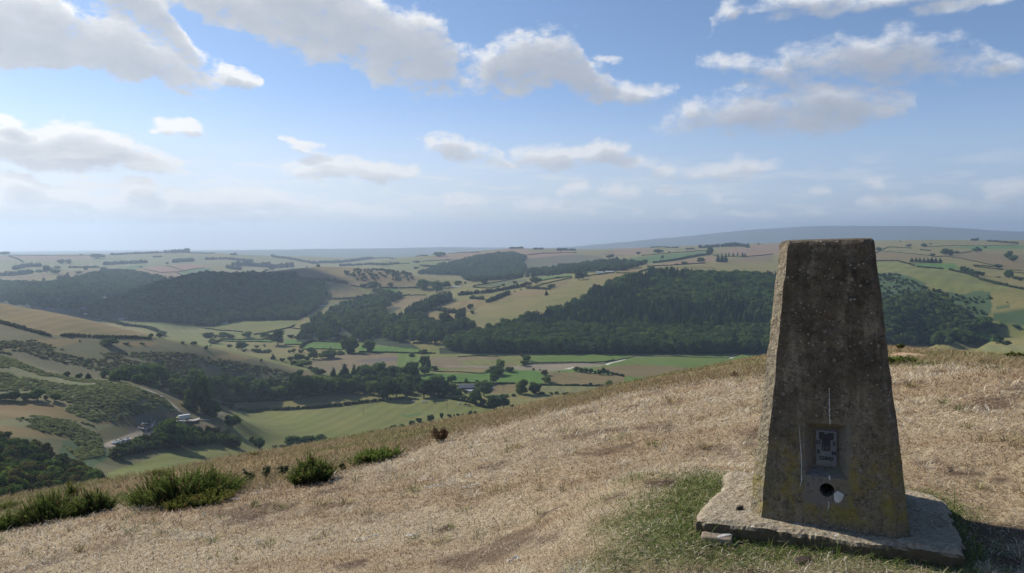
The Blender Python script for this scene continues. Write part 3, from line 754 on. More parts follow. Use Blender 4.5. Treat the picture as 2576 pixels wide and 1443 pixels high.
bmp = g.n('ShaderNodeBump', {'Height': g.m('ADD', g.m('MULTIPLY', tiny, .03), g.m('MULTIPLY', fine, .12)), 'Strength': .8, 'Distance': 1.0})
bs = g.n('ShaderNodeBsdfPrincipled', {'Base Color': c, 'Roughness': .95, 'Specular IOR Level': .1, 'Normal': bmp.outputs[0]})
link(g, bs.outputs[0], out.inputs[0])
ZZ = np.maximum(ZZ, -262.0)
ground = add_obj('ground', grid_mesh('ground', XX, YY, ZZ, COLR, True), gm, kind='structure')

# ------------------------------------------------------------------ air
def box_mesh(name, lo, hi):
    me = bpy.data.meshes.new(name)
    (a, b, c0), (d, e, f) = lo, hi
    v = [(a, b, c0), (d, b, c0), (d, e, c0), (a, e, c0), (a, b, f), (d, b, f), (d, e, f), (a, e, f)]
    me.from_pydata(v, [], [(0, 3, 2, 1), (4, 5, 6, 7), (0, 1, 5, 4), (1, 2, 6, 5), (2, 3, 7, 6), (3, 0, 4, 7)])
    return me
hm, g, out = mat('haze_air')
pv = g.n('ShaderNodeVolumePrincipled', {'Color': (.62, .79, 1.0, 1), 'Density': 1.05e-4, 'Anisotropy': .48})
link(g, pv.outputs[0], out.inputs['Volume'])
if True:
    haze = add_obj('haze', box_mesh('haze', (-16800, -16800, -264), (16800, 16800, 268)), hm, kind='stuff')

# ------------------------------------------------------------------ render settings
scene.view_settings.view_transform = 'Standard'
scene.view_settings.look = 'None'
scene.view_settings.gamma = 1.0
scene.view_settings.exposure = 0.28
scene.render.engine = 'CYCLES'
cy = scene.cycles
cy.use_denoising = True
try: cy.denoiser = 'OPENIMAGEDENOISE'
except Exception: pass
cy.max_bounces = 5; cy.diffuse_bounces = 2; cy.glossy_bounces = 1; cy.transmission_bounces = 2; cy.volume_bounces = 0
cy.transparent_max_bounces = 4
cy.caustics_reflective = False; cy.caustics_refractive = False
cy.use_adaptive_sampling = True; cy.adaptive_threshold = 0.02
# ------------------------------------------------------------------ foliage
def leaf_mat(name, col, vary=.35, trans=.36):
    m, g, out = mat(name)
    oi = g.n('ShaderNodeObjectInfo')
    pos = g.n('ShaderNodeNewGeometry').outputs['Position']
    nz = g.noise(pos, .35, 3, .6)
    f = g.m('MULTIPLY_ADD', oi.outputs['Random'], .55, g.m('MULTIPLY', nz, .65))
    lo = tuple(c * (1 - vary * 1.25) for c in col); hi = tuple(min(1, c * (1 + vary * 1.6)) for c in (col[0] * 1.12, col[1], col[2] * .9))
    c = g.mix(f, lo, hi)
    d = g.n('ShaderNodeBsdfDiffuse', {'Color': c})
    t = g.n('ShaderNodeBsdfTranslucent', {'Color': g.mix(1.0, c, (1.25, 1.3, .7, 1), 'MULTIPLY')})
    mx = g.n('ShaderNodeMixShader', {0: trans})
    link(g, d.outputs[0], mx.inputs[1]); link(g, t.outputs[0], mx.inputs[2])
    link(g, mx.outputs[0], out.inputs[0])
    return m
M = {
 'o': leaf_mat('leaf_dark', (.050, .088, .030), .55), 'y': leaf_mat('leaf_pale', (.095, .140, .042), .45), 'c': leaf_mat('needle_dark', (.030, .060, .036), .5),
 's': leaf_mat('bush_dark', (.044, .072, .028)), 'b': leaf_mat('bush_brown', (.090, .074, .042)), 'h': leaf_mat('hedge_leaf', (.038, .056, .026)), 'p': leaf_mat('poplar_leaf', (.045, .072, .030)),
 'br': leaf_mat('bracken_frond', (.175, .205, .100), .4), 'hb': leaf_mat('heather_gorse', (.100, .102, .052), .4), 'sc': leaf_mat('scrub_leaf', (.085, .086, .042), .45),
}
bark, g, out = mat('tree_bark')
pos = g.n('ShaderNodeNewGeometry').outputs['Position']
c = g.mix(g.noise(pos, 3.0, 4), (.06, .05, .04), (.13, .11, .09))
link(g, g.n('ShaderNodeBsdfDiffuse', {'Color': c}).outputs[0], out.inputs[0])

def cube_sphere():
    v = {}; fs = []
    def idx(p):
        q = Vector(p).normalized(); k = tuple(round(t, 4) for t in q)
        return v.setdefault(k, len(v))
    for ax in range(3):
        for sgn in (-1, 1):
            for i in range(2):
                for j in range(2):
                    quad = []
                    for a, b in ((i, j), (i + 1, j), (i + 1, j + 1), (i, j + 1)):
                        p = [0, 0, 0]; p[ax] = sgn; p[(ax + 1) % 3] = a - 1.0; p[(ax + 2) % 3] = (b - 1.0)
                        quad.append(idx(p))
                    fs.append(quad if sgn > 0 else quad[::-1])
    return np.array([k for k in v]), np.array(fs)
CSV, CSF = cube_sphere()

def leafy(lobes, qs, density, seed, core=.80, flat=0.0):
    """lobes: (cx,cy,cz,rx,ry,rz); returns verts, quads: lumpy cores with leaf tufts standing on them"""
    r = np.random.default_rng(seed)
    V = []; Fc = []; nv = 0
    for (cx, cy, cz, rx, ry, rz) in lobes:
        c = np.array([cx, cy, cz]); rad = np.array([rx, ry, rz])
        if core > 0:
            cv = c + CSV * rad * core * (1 + .12 * r.standard_normal((len(CSV), 1)))
            V.append(cv); Fc.append(CSF + nv); nv += len(cv)
        nq = max(6, int(density * (rx * ry + ry * rz + rx * rz) / 3 / (qs * qs)))
        n = r.standard_normal((nq, 3)); n[:, 2] += .25
        n /= np.linalg.norm(n, axis=1, keepdims=True)
        p = c + n * rad * (.86 + .26 * r.random((nq, 1)))
        nn = n + .42 * r.standard_normal((nq, 3)); nn /= np.linalg.norm(nn, axis=1, keepdims=True)
        t = np.cross(nn, r.standard_normal((nq, 3))); t /= np.linalg.norm(t, axis=1, keepdims=True) + 1e-9
        b = np.cross(nn, t)
        s = qs * (.55 + .9 * r.random((nq, 1)))
        sb = s * (.55 + .5 * r.random((nq, 1)))
        quad = np.stack([p - t * s - b * sb * .3, p + b * -sb + t * s * .2, p + t * s + b * sb * .3, p + b * sb - t * s * .2], 1)
        V.append(quad.reshape(-1, 3)); Fc.append((np.arange(nq * 4).reshape(-1, 4) + nv)); nv += nq * 4
    return np.concatenate(V), np.concatenate(Fc)

def lobes_for(kind, seed):
    r = np.random.default_rng(seed); L = []
    if kind in ('o', 'y'):
        L.append((0, 0, .52, .30, .30, .30))
        for k in range(14):
            a = r.random() * 6.283; e = math.asin(r.uniform(-.95, 1.0)); q = r.uniform(.58, .80)
            rr = r.uniform(.16, .27)
            L.append((math.cos(a) * math.cos(e) * .46 * q, math.sin(a) * math.cos(e) * .46 * q, .54 + math.sin(e) * .46 * q, rr, rr, rr * .86))
    elif kind == 'p':
        for k in range(12):
            zz = .12 + .8 * k / 11; w_ = .42 * math.sin(math.pi * min(1, (zz + .06) ** .8)) ** .7
            a = r.random() * 6.283
            L.append((math.cos(a) * .12, math.sin(a) * .12, zz, max(.16, w_), max(.16, w_), .11))
    elif kind == 'c':
        for k in range(11):
            zz = .10 + .84 * k / 10; w_ = .47 * (1 - zz) ** .85 + .05
            for j in range(1 if k > 7 else 3):
                a = r.random() * 6.283
                L.append((math.cos(a) * w_ * .38, math.sin(a) * w_ * .38, zz + r.uniform(-.03, .03), w_ * r.uniform(.6, .8), w_ * r.uniform(.6, .8), .075))
        L.append((0, 0, .97, .035, .035, .05))
    else:
        L.append((0, 0, .42, .30, .30, .36))
        for k in range(10):
            a = r.random() * 6.283; q = r.uniform(.15, .33)
            L.append((math.cos(a) * q, math.sin(a) * q, r.uniform(.25, .70), r.uniform(.14, .22), r.uniform(.14, .22), r.uniform(.18, .28)))
    return L

def trunk_geo(seed, hgt, rad):
    """tapered trunk with a few limbs, unit tree"""
    r = np.random.default_rng(seed)
    V = []; Fc = []; nv = 0
    def limb(p0, p1, r0, r1):
        nonlocal nv
        p0 = np.array(p0); p1 = np.array(p1); d_ = p1 - p0; d_ = d_ / np.linalg.norm(d_)
        a = np.cross(d_, (0.3, .9, .1)); a /= np.linalg.norm(a); b = np.cross(d_, a)
        ang = np.arange(6) / 6 * 2 * math.pi
        ring = np.cos(ang)[:, None] * a + np.sin(ang)[:, None] * b
        V.append(p0 + ring * r0); V.append(p1 + ring * r1)
        i = np.arange(6); Fc.append(np.stack([i + nv, (i + 1) % 6 + nv, (i + 1) % 6 + nv + 6, i + nv + 6], 1)); nv += 12
    limb((0, 0, -.05), (0.01, 0, hgt * .55), rad, rad * .72)
    limb((0.01, 0, hgt * .53), (0.0, 0.01, hgt), rad * .7, rad * .35)
    for k in range(4):
        a = k * 1.6 + r.random(); limb((0, 0, hgt * r.uniform(.45, .7)), (math.cos(a) * .24, math.sin(a) * .24, hgt * r.uniform(1.0, 1.3)), rad * .5, rad * .2)
    return np.concatenate(V), np.concatenate(Fc)

def mesh_from(name, vf, m, smooth=False):
    me = bpy.data.meshes.new(name)
    fast_mesh(me, vf[0], vf[1], smooth)
    me.materials.append(m)
    return me

CROWN = {}; TRUNK = {}; SMALL = {}
for kind, cnt in (('o', 5), ('y', 4), ('c', 4), ('p', 2), ('s', 4), ('b', 3)):
    for i in range(cnt):
        lv = leafy(lobes_for(kind, 100 + i * 7 + ord(kind)), .050 if kind != 'c' else .042, 3.6, i + 5)
        nm = {'o': 'crown', 'y': 'crown', 'c': 'crown', 'p': 'crown', 's': 'bush', 'b': 'bush'}[kind]
        CROWN[kind, i] = mesh_from(nm, lv, M[kind])
        tv = trunk_geo(i + 3, .95 if kind in 'cp' else .5, .045 if kind != 'p' else .09)
        TRUNK[kind, i] = mesh_from('trunk', tv, bark)
        me = mesh_from(nm, (np.concatenate([lv[0], tv[0]]), np.concatenate([lv[1], tv[1] + len(lv[0])])), M[kind])
        me.materials.append(bark)
        mi = np.zeros(len(me.polygons), dtype=np.int32); mi[len(lv[1]):] = 1
        me.polygons.foreach_set('material_index', mi)
        SMALL[kind, i] = me
NV = {'o': 5, 'y': 4, 'c': 4, 'p': 2, 's': 4, 'b': 3}
LOOK = {'o': ('broadleaf_tree', 'tree', 'dark round-crowned tree'), 'y': ('broadleaf_tree', 'tree', 'paler green spreading tree'), 'c': ('conifer_tree', 'tree', 'dark pointed conifer'),
        'p': ('poplar_tree', 'tree', 'tall narrow tree'), 's': ('bush', 'bush', 'low dark bush'), 'b': ('bush', 'bush', 'brownish dry bush')}
ORD = ('first second third fourth fifth sixth seventh eighth ninth tenth eleventh twelfth thirteenth fourteenth fifteenth sixteenth seventeenth eighteenth nineteenth '
       'twentieth twenty-first twenty-second twenty-third twenty-fourth twenty-fifth twenty-sixth twenty-seventh twenty-eighth twenty-ninth thirtieth').split()

def cluster(where, crop, rows, group, rmin=100, base=1.0):
    """one set of trees: rows of (x, y of the foot, height, width, kind[, look]) in crop pixels"""
    items = []
    for row in rows:
        x, y, h, wd, k = row[:5]
        (u, v), = Z(crop, [(x, y)])
        px, py, pz = hit(u, v, rmin)
        sc = py / FQ / 5.0
        items.append((u, px, py, pz, h * sc * (1.12 if k in 'oy' else 1.0), wd * sc * (1.32 if k in 'oy' else 1.1), k, row[5] if len(row) > 5 else None, h / 5.0))
    for k in sorted(set(i[6] for i in items)):
        for look in sorted(set(str(i[7]) for i in items if i[6] == k)):
            sub = sorted([i for i in items if i[6] == k and str(i[7]) == look], key=lambda i: abs(i[0] - 2075))
            for q, (u, px, py, pz, hm, wm, _k, lk, hq) in enumerate(sub):
                nm, cat, deflook = LOOK[k]
                lab = (lk or deflook) + ((' ' + where) if len(sub) == 1 else ', ' + ORD[q] + ' out from the pillar ' + where)
                var = random.randrange(NV[k])
                seed = random.random() * 6.283
                loc = (px, py, pz - hm * .03)
                if hq > 15 and k not in 'sb':
                    o = bpy.data.objects.new(nm, None); COL.objects.link(o)
                    add_obj('crown', CROWN[k, var], parent=o); add_obj('trunk', TRUNK[k, var], parent=o)
                else:
                    o = add_obj(nm, SMALL[k, var])
                o.location = loc; o.rotation_euler.z = seed
                o.scale = (wm, wm, hm)
                o['label'] = lab; o['category'] = cat; o['group'] = group

cluster('beside the lane below the barns', 7, [(180, 955, 225, 180, 'o'), (350, 905, 225, 205, 'o'), (40, 790, 210, 120, 'o'), (540, 905, 130, 140, 'y')], 'big trees by the barns', 500)
cluster('on the slope beyond the animals', 7, [(935, 930, 190, 180, 'o'), (840, 1035, 180, 130, 'o'), (925, 1055, 90, 65, 'o'), (1060, 1110, 170, 130, 'o'), (1180, 1085, 130, 120, 'o'), (1290, 1085, 55, 70, 's')], 'trees beyond the animals', 400)
cluster('between the two pale valley fields', 7, [(1400, 905, 180, 135, 'y', 'tall pale tree'), (1560, 903, 140, 140, 'o', 'dark broad tree')], 'pair of field trees', 500)
cluster('along the road hedge on the valley floor', 7, [(1060, 765, 110, 100, 'o'), (530, 757, 85, 85, 'o'), (710, 762, 60, 55, 'c'), (845, 757, 38, 40, 's'), (490, 757, 42, 60, 's'), (1770, 790, 50, 70, 's'), (2280, 802, 45, 40, 's'), (2520, 842, 105, 100, 'y')], 'trees along the road hedge', 500)
cluster('standing near the dry river', 7, [(1085, 672, 110, 180, 'o'), (1135, 600, 120, 90, 'y'), (1260, 627, 70, 125, 's'), (1440, 557, 72, 75, 'o'), (1475, 492, 70, 75, 'o'), (1485, 530, 38, 28, 's'), (1695, 668, 85, 95, 'b'), (1720, 755, 75, 100, 'y'), (1560, 608, 30, 40, 's'), (1640, 612, 22, 25, 's'), (1880, 630, 20, 18, 's')], 'trees near the dry river', 700)
cluster('in the line crossing the flat pasture', 7, [(1345, 365, 40, 60, 'b'), (1368, 388, 42, 60, 'b'), (1392, 410, 42, 60, 'b'), (1415, 432, 42, 60, 'b'), (1440, 452, 45, 60, 'b')], 'bushes crossing the pasture', 800)
cluster('in the row edging the tan field', 7, [(2100, 627, 62, 62, 'o'), (2160, 635, 56, 60, 'o'), (2220, 642, 56, 55, 'o'), (2280, 646, 52, 52, 'o'), (2330, 648, 42, 42, 's'), (2390, 662, 56, 52, 'o'), (2440, 664, 76, 58, 'o'), (2490, 668, 66, 52, 'o')], 'row edging the tan field', 600)
cluster('beside the rough ground by the river', 7, [(235, 605, 185, 62, 'p'), (180, 565, 135, 95, 'o'), (80, 595, 78, 85, 'o'), (190, 655, 95, 115, 'o'), (310, 595, 52, 85, 's'), (170, 395, 62, 140, 's'), (25, 437, 52, 85, 's')], 'trees by the rough ground', 700)
cluster('in the row along the brown slope edge', 7, [(30, 1310, 80, 105, 's'), (118, 1262, 66, 82, 's'), (268, 1248, 94, 92, 's'), (402, 1217, 88, 58, 's'), (500, 1197, 48, 60, 's'), (560, 1187, 32, 28, 's'), (610, 1185, 42, 52, 's'), (670, 1177, 32, 28, 's'), (765, 1172, 68, 72, 's'), (826, 1170, 56, 56, 's'), (895, 1167, 38, 48, 'b'), (1010, 1142, 32, 72, 'b'),
   (-100, 1345, 66, 115, 's'), (-210, 1360, 78, 120, 's'), (-310, 1395, 74, 120, 's'), (-500, 1405, 40, 100, 'b')], 'bushes along the brown slope edge', 200)
cluster('along the lane below the barns', 7, [(600, 987, 62, 75, 's'), (680, 988, 72, 85, 's'), (760, 990, 74, 85, 's'), (500, 964, 54, 95, 's'), (1190, 942, 34, 125, 's'), (1310, 937, 38, 55, 's'), (1660, 907, 34, 95, 's'), (1780, 907, 28, 62, 's'), (1850, 907, 38, 55, 's'), (1960, 912, 34, 105, 's'), (2090, 924, 38, 105, 's'), (700, 892, 45, 72, 's')], 'bushes along the lane', 450)
cluster('in the dark clump behind the farm field', 6, [(1620, 552, 118, 95, 'c'), (1760, 572, 195, 170, 'c', 'big ragged conifer'), (1880, 582, 195, 105, 'c'), (2030, 602, 195, 205, 'o'), (2200, 602, 225, 185, 'o'), (2370, 622, 195, 155, 'o'), (2520, 562, 145, 115, 'o'), (1960, 590, 170, 120, 'o')], 'dark clump behind the field', 600)
cluster('at the hedge end of the big field', 6, [(2290, 835, 245, 225, 'o', 'big dark tree'), (2410, 805, 175, 125, 'o'), (2480, 645, 130, 135, 'o'), (2545, 822, 120, 95, 'o'), (2120, 775, 165, 135, 'y')], 'trees at the hedge end', 500)
cluster('in the belt above the strip field', 6, [(1150, 822, 275, 185, 'o', 'tallest dark tree'), (1280, 812, 235, 205, 'o'), (1440, 772, 225, 165, 'y'), (1490, 752, 135, 175, 'o'), (1660, 772, 205, 205, 'o'), (1850, 762, 175, 175, 'y'), (1990, 762, 135, 115, 'o'), (1570, 760, 170, 120, 'o'), (1760, 765, 150, 110, 'o')], 'belt above the strip field', 500)
cluster('deep in the valley belt', 6, [(1350, 785, 190, 150, 'o'), (1230, 705, 150, 130, 'o'), (1335, 695, 150, 120, 'o'), (1560, 705, 150, 130, 'y'), (1680, 695, 140, 120, 'o'), (1800, 695, 150, 140, 'o'), (1920, 705, 160, 140, 'o'), (2060, 705, 170, 140, 'o'), (2170, 695, 150, 130, 'o'), (2300, 705, 160, 140, 'o'), (2420, 715, 150, 130, 'o'), (2560, 695, 160, 130, 'o'), (1130, 740, 140, 130, 'y'), (2240, 640, 160, 130, 'o'), (2400, 600, 150, 130, 'o'), (2500, 720, 140, 120, 'y')], 'deep belt of valley trees', 500)
cluster('at the foot of the heath spur', 6, [(240, 655, 125, 125, 'o'), (120, 670, 120, 120, 'o'), (335, 665, 110, 115, 'y'), (450, 672, 120, 115, 'o'), (560, 655, 110, 105, 'o'), (780, 690, 110, 105, 'o'), (60, 720, 150, 135, 'o'), (680, 700, 120, 115, 'y'), (860, 720, 100, 100, 'o'), (1010, 740, 110, 100, 'o'), (200, 740, 150, 130, 'o'), (420, 775, 120, 110, 'o')], 'trees at the spur foot', 450)
cluster('crowding the lane below the barns', 7, [(20, 660, 150, 115, 'o'), (110, 880, 170, 130, 'o'), (-40, 905, 160, 130, 'o'), (265, 930, 150, 130, 'o'), (430, 930, 110, 100, 'o'), (610, 935, 90, 90, 'o'), (-120, 880, 170, 130, 'o'), (480, 870, 100, 90, 'y')], 'trees crowding the lane', 500)
cluster('behind the strip field hedge', 6, [(370, 760, 190, 190, 'y'), (280, 825, 112, 135, 'y'), (650, 802, 205, 205, 'o'), (560, 760, 120, 95, 'o'), (740, 802, 175, 165, 'o'), (940, 782, 105, 185, 'y'), (490, 792, 115, 140, 'o'), (1000, 800, 60, 120, 's'), (860, 810, 70, 110, 's')], 'trees behind the strip hedge', 450)
cluster('in the dingle below the bracken spur', 6, [(50, 835, 235, 185, 'o'), (150, 765, 175, 150, 'o'), (-60, 800, 200, 170, 'o'), (900, 622, 54, 165, 's'), (860, 602, 44, 145, 's'), (1000, 692, 52, 112, 's'), (1190, 562, 82, 112, 'o'), (700, 610, 50, 120, 's')], 'trees in the dingle mouth', 450)
cluster('on the tip of the heath spur', 6, [(975, 357, 48, 82, 's'), (1115, 412, 62, 72, 'o'), (1230, 425, 72, 165, 'y'), (1330, 462, 52, 82, 's'), (1390, 512, 72, 82, 'o'), (1460, 522, 66, 92, 'o'), (860, 332, 66, 72, 'c'), (710, 362, 46, 36, 's'), (20, 210, 60, 50, 's'), (75, 165, 20, 30, 's')], 'trees on the spur tip', 600)
cluster('among the flat valley fields', 6, [(920, 157, 168, 162, 'o', 'very large round tree'), (460, 207, 92, 125, 'o'), (310, 187, 36, 62, 'o'), (120, 135, 62, 200, 's'), (650, 182, 32, 62, 's'), (750, 172, 32, 42, 's'), (650, 247, 62, 130, 's'), (780, 252, 46, 155, 's'), (1065, 257, 42, 36, 'o'), (1118, 250, 48, 48, 'o'), (1210, 252, 50, 72, 's'), (1340, 248, 62, 82, 'o'), (1370, 332, 92, 105, 'o'), (1080, 352, 62, 95, 's'), (1190, 352, 85, 105, 'o'), (1290, 347, 62, 95, 's'), (1550, 322, 92, 185, 'o'), (1580, 260, 90, 50, 'c'), (1700, 272, 52, 125, 's'), (500, 237, 42, 62, 's')], 'trees among the valley fields', 800)
cluster('beside the bright green field', 6, [(1845, 252, 195, 195, 'o', 'massive dark tree'), (2055, 237, 150, 135, 'o')], 'trees by the green field', 800)
cluster('in the far hedge above the green strips', 6, [(1080, 62, 48, 85, 's'), (1245, 72, 66, 62, 'c'), (1430, 82, 75, 125, 'o'), (750, 62, 66, 95, 'o'), (540, 62, 66, 112, 'o'), (330, 62, 42, 95, 's'), (240, 67, 62, 125, 'o'), (140, 62, 46, 62, 's'), (40, 62, 62, 112, 'o'), (1160, 70, 40, 90, 's'), (1330, 75, 45, 90, 's'), (850, 75, 50, 90, 's')], 'trees above the green strips', 900)
cluster('at the bottom corner of the big field', 6, [(675, 1440, 115, 130, 'o'), (1110, 1425, 115, 155, 'o'), (1215, 1408, 95, 120, 'o'), (1310, 1400, 105, 150, 'o'), (1462, 1382, 95, 125, 'o'), (1600, 1372, 52, 95, 's'), (980, 1442, 42, 85, 's'), (880, 1450, 40, 85, 's')], 'trees at the field corner', 400)
cluster('between the yard and the big field', 6, [(345, 1180, 150, 165, 'y'), (330, 962, 95, 55, 'c'), (110, 1055, 190, 195, 'o'), (10, 1010, 200, 140, 'o'), (590, 1375, 80, 70, 's')], 'trees beside the yard', 350)
cluster('in the row on the grazed bank', 8, [(470, 752, 140, 142, 'o'), (340, 747, 90, 95, 'o'), (190, 747, 115, 125, 'o'), (60, 742, 85, 115, 'o'), (690, 757, 95, 105, 'o'), (575, 737, 72, 62, 'b'), (-40, 745, 80, 90, 'o')], 'row on the grazed bank', 400)
cluster('standing over the scrap yard', 8, [(2170, 1330, 320, 320, 'o', 'huge dark round tree')], 'trees over the scrap yard', 330)
cluster('in the dark dingle behind the track', 8, [(1500, 505, 145, 175, 'o'), (1620, 490, 170, 180, 'o'), (1900, 548, 240, 265, 'o'), (1110, 474, 75, 85, 'c'), (1950, 605, 85, 82, 'o'), (2170, 600, 120, 165, 'y', 'bright green round tree'), (2210, 678, 85, 115, 'o'), (2285, 565, 95, 105, 'y'), (1440, 502, 55, 150, 's'), (1750, 545, 120, 140, 'o'), (2050, 600, 70, 120, 's'), (2310, 730, 90, 120, 's'), (840, 440, 70, 100, 's'), (1000, 460, 60, 100, 's')], 'trees in the dark dingle', 560)
cluster('where the track reaches the yard', 8, [(2430, 875, 390, 225, 'p', 'tall reddish dark tree'), (2530, 865, 380, 200, 'o'), (2470, 520, 160, 160, 'y'), (2330, 640, 80, 90, 's')], 'trees where the track ends', 450)
cluster('on the golden heath slope', 1, [(870, 1212, 52, 85, 's'), (1385, 1335, 100, 175, 'o'), (1900, 1225, 48, 42, 'o'), (2000, 1225, 52, 62, 'o'), (2040, 1205, 62, 82, 'o'), (2300, 1305, 38, 52, 's'), (2420, 1315, 46, 52, 's'), (2460, 1315, 46, 42, 's'), (1590, 1312, 28, 85, 's'), (1790, 1312, 28, 62, 's'), (1005, 1280, 28, 26, 's'), (1560, 1085, 52, 62, 's'), (1490, 1060, 45, 65, 's'), (1400, 1035, 35, 60, 's'), (1080, 955, 25, 30, 's'), (910, 935, 18, 40, 's'), (210, 815, 14, 60, 's'), (410, 855, 14, 30, 's')], 'bushes on the heath slope', 600)
cluster('on the hump beyond the shaded wood', 2, [(2330, 590, 55, 65, 'o'), (2120, 622, 85, 155, 'o'), (2000, 592, 55, 105, 's'), (1550, 515, 40, 52, 'o'), (850, 382, 55, 62, 'o'), (610, 442, 52, 75, 'o'), (390, 424, 34, 52, 's'), (935, 368, 24, 24, 's'), (780, 388, 28, 70, 's'), (110, 437, 40, 200, 's')], 'trees on the hump', 1300)
cluster('at the edge of the tan hillside field', 2, [(2215, 945, 105, 112, 'o'), (1990, 874, 40, 55, 's'), (1940, 888, 24, 32, 's'), (2060, 832, 20, 24, 's'), (1840, 950, 60, 95, 'o')], 'trees at the tan field edge', 1200)
cluster('in front of the village farm', 2, [(1340, 1185, 150, 152, 'o'), (1440, 1145, 135, 112, 'c'), (1530, 1195, 125, 112, 'o'), (1590, 1250, 115, 130, 'o'), (1660, 1240, 90, 120, 's'), (1750, 1255, 70, 100, 's'), (1470, 1240, 90, 90, 'o')], 'trees by the village farm', 900)
cluster('around the sloping golden fields', 3, [(450, 1118, 170, 172, 'o'), (635, 1078, 172, 118, 'o'), (765, 868, 62, 72, 'o'), (790, 925, 48, 62, 's'), (660, 895, 48, 95, 's'), (180, 615, 115, 132, 'o'), (340, 665, 145, 145, 'o'), (450, 605, 82, 95, 'o'), (945, 565, 75, 75, 'o'), (610, 565, 52, 85, 'o'), (700, 555, 38, 42, 's'), (1590, 550, 85, 115, 'o'), (1490, 575, 48, 75, 'o'), (1175, 578, 34, 52, 's'), (1320, 545, 36, 62, 's'), (2130, 505, 95, 115, 'o'), (2200, 465, 52, 82, 'o'), (1790, 605, 48, 85, 'o'), (1720, 695, 66, 45, 'c'), (1320, 655, 18, 24, 's'), (1865, 485, 32, 52, 's'), (1395, 630, 18, 22, 's')], 'trees around the golden fields', 1100)
cluster('on the far plateau fields', 3, [(370, 208, 54, 132, 'o'), (80, 364, 36, 72, 's'), (200, 334, 32, 150, 's'), (1555, 445, 85, 135, 'o'), (1690, 395, 62, 112, 'o'), (480, 255, 22, 30, 's'), (1290, 165, 30, 60, 's'), (80, 285, 26, 100, 's'), (1520, 190, 14, 16, 's'), (1900, 150, 14, 18, 's')], 'trees on the far plateau', 1700)
cluster('on the fields above the dark wood', 4, [(605, 376, 38, 38, 'o'), (1085, 420, 58, 82, 'o'), (880, 444, 34, 65, 'o'), (1300, 415, 100, 60, 'c'), (1350, 418, 112, 60, 'c'), (1400, 418, 112, 60, 'c'), (300, 318, 38, 65, 's'), (555, 308, 52, 95, 'o'), (1440, 335, 44, 24, 'c'), (1495, 345, 52, 30, 'c'), (1550, 335, 48, 28, 'c'), (1610, 352, 62, 42, 'c'), (1645, 342, 42, 28, 'c'), (1510, 220, 52, 105, 'o'), (1410, 220, 42, 85, 'o'), (1200, 322, 92, 65, 'o'), (770, 393, 28, 65, 's'), (780, 452, 22, 65, 'b'), (1685, 200, 28, 24, 's'), (1812, 194, 24, 34, 's'), (690, 300, 24, 30, 's'), (615, 460, 18, 36, 's')], 'trees above the dark wood', 1500)
cluster('bulging above the wood top', 4, [(470, 580, 95, 120, 'o'), (560, 590, 95, 120, 'o'), (160, 645, 80, 110, 'o'), (255, 645, 82, 110, 'o'), (1025, 590, 40, 40, 'c')], 'big trees at the wood top', 1300)
cluster('on the open fields across the valley', 5, [(745, 270, 38, 52, 'o'), (1125, 220, 34, 82, 's'), (1315, 225, 38, 58, 'o'), (1420, 345, 38, 52, 'o'), (1580, 330, 80, 75, 'o'), (1640, 332, 72, 80, 'o'), (1730, 315, 38, 48, 'o'), (1980, 290, 52, 82, 'o'), (1985, 243, 28, 42, 's'), (2085, 240, 28, 48, 's'), (2385, 390, 95, 80, 'o'), (2440, 412, 80, 80, 'o'), (1965, 146, 38, 105, 's'), (2240, 495, 52, 85, 'o'), (2380, 612, 92, 75, 'o'), (2460, 630, 50, 80, 's'), (2530, 650, 55, 90, 's'), (1020, 160, 16, 22, 's'), (1400, 195, 20, 36, 's'), (2250, 608, 14, 60, 's'), (1350, 740, 14, 60, 's'), (2360, 925, 16, 22, 's')], 'trees on the far fields', 1400)
cluster('in the straight plantation on the far hillside', 5, [(1165, 412, 52, 52, 'c'), (1215, 414, 54, 52, 'c'), (1265, 415, 54, 52, 'c'), (1315, 417, 54, 52, 'c'), (1365, 419, 56, 52, 'c'), (1415, 420, 66, 56, 'c'), (1465, 422, 58, 52, 'c'), (1520, 424, 60, 56, 'c')], 'straight far plantation', 1700)
cluster('in the sloping clump on the far hillside', 5, [(1800, 535, 62, 58, 'o'), (1850, 550, 60, 58, 'o'), (1900, 562, 58, 58, 'o'), (1950, 578, 52, 58, 'o'), (2000, 585, 48, 54, 'o'), (2045, 588, 46, 48, 'o')], 'sloping far clump', 1500)
cluster('above the bracken bank meadow', 5, [(1960, 1245, 115, 85, 'o'), (2080, 1255, 145, 155, 'o'), (2180, 1318, 85, 95, 'o'), (2040, 1440, 90, 120, 'o'), (2230, 1440, 95, 110, 'o'), (2350, 1455, 60, 120, 's'), (2300, 1220, 40, 80, 's'), (2480, 1240, 42, 90, 's')], 'trees above the meadow', 1000)
cluster('on the plateau beyond the river bend', 1, [(1230, 232, 55, 132, 'o'), (780, 292, 46, 80, 'o'), (860, 298, 52, 50, 'o'), (1075, 384, 42, 42, 'o'), (1310, 384, 42, 66, 'o'), (2150, 500, 46, 45, 'o'), (2225, 510, 42, 62, 'o'), (540, 198, 14, 26, 's'), (1020, 190, 14, 40, 's'), (1770, 352, 26, 40, 's'), (1610, 395, 24, 55, 's'), (2100, 300, 26, 44, 's'), (720, 365, 36, 70, 'o'), (590, 415, 80, 90, 'o'), (490, 415, 42, 70, 'o'), (690, 430, 62, 95, 'o'), (850, 440, 38, 30, 's'), (990, 420, 32, 90, 's'), (550, 515, 50, 40, 's'), (420, 525, 34, 30, 's'), (60, 190, 36, 110, 'o')], 'trees on the far plateau', 2300)

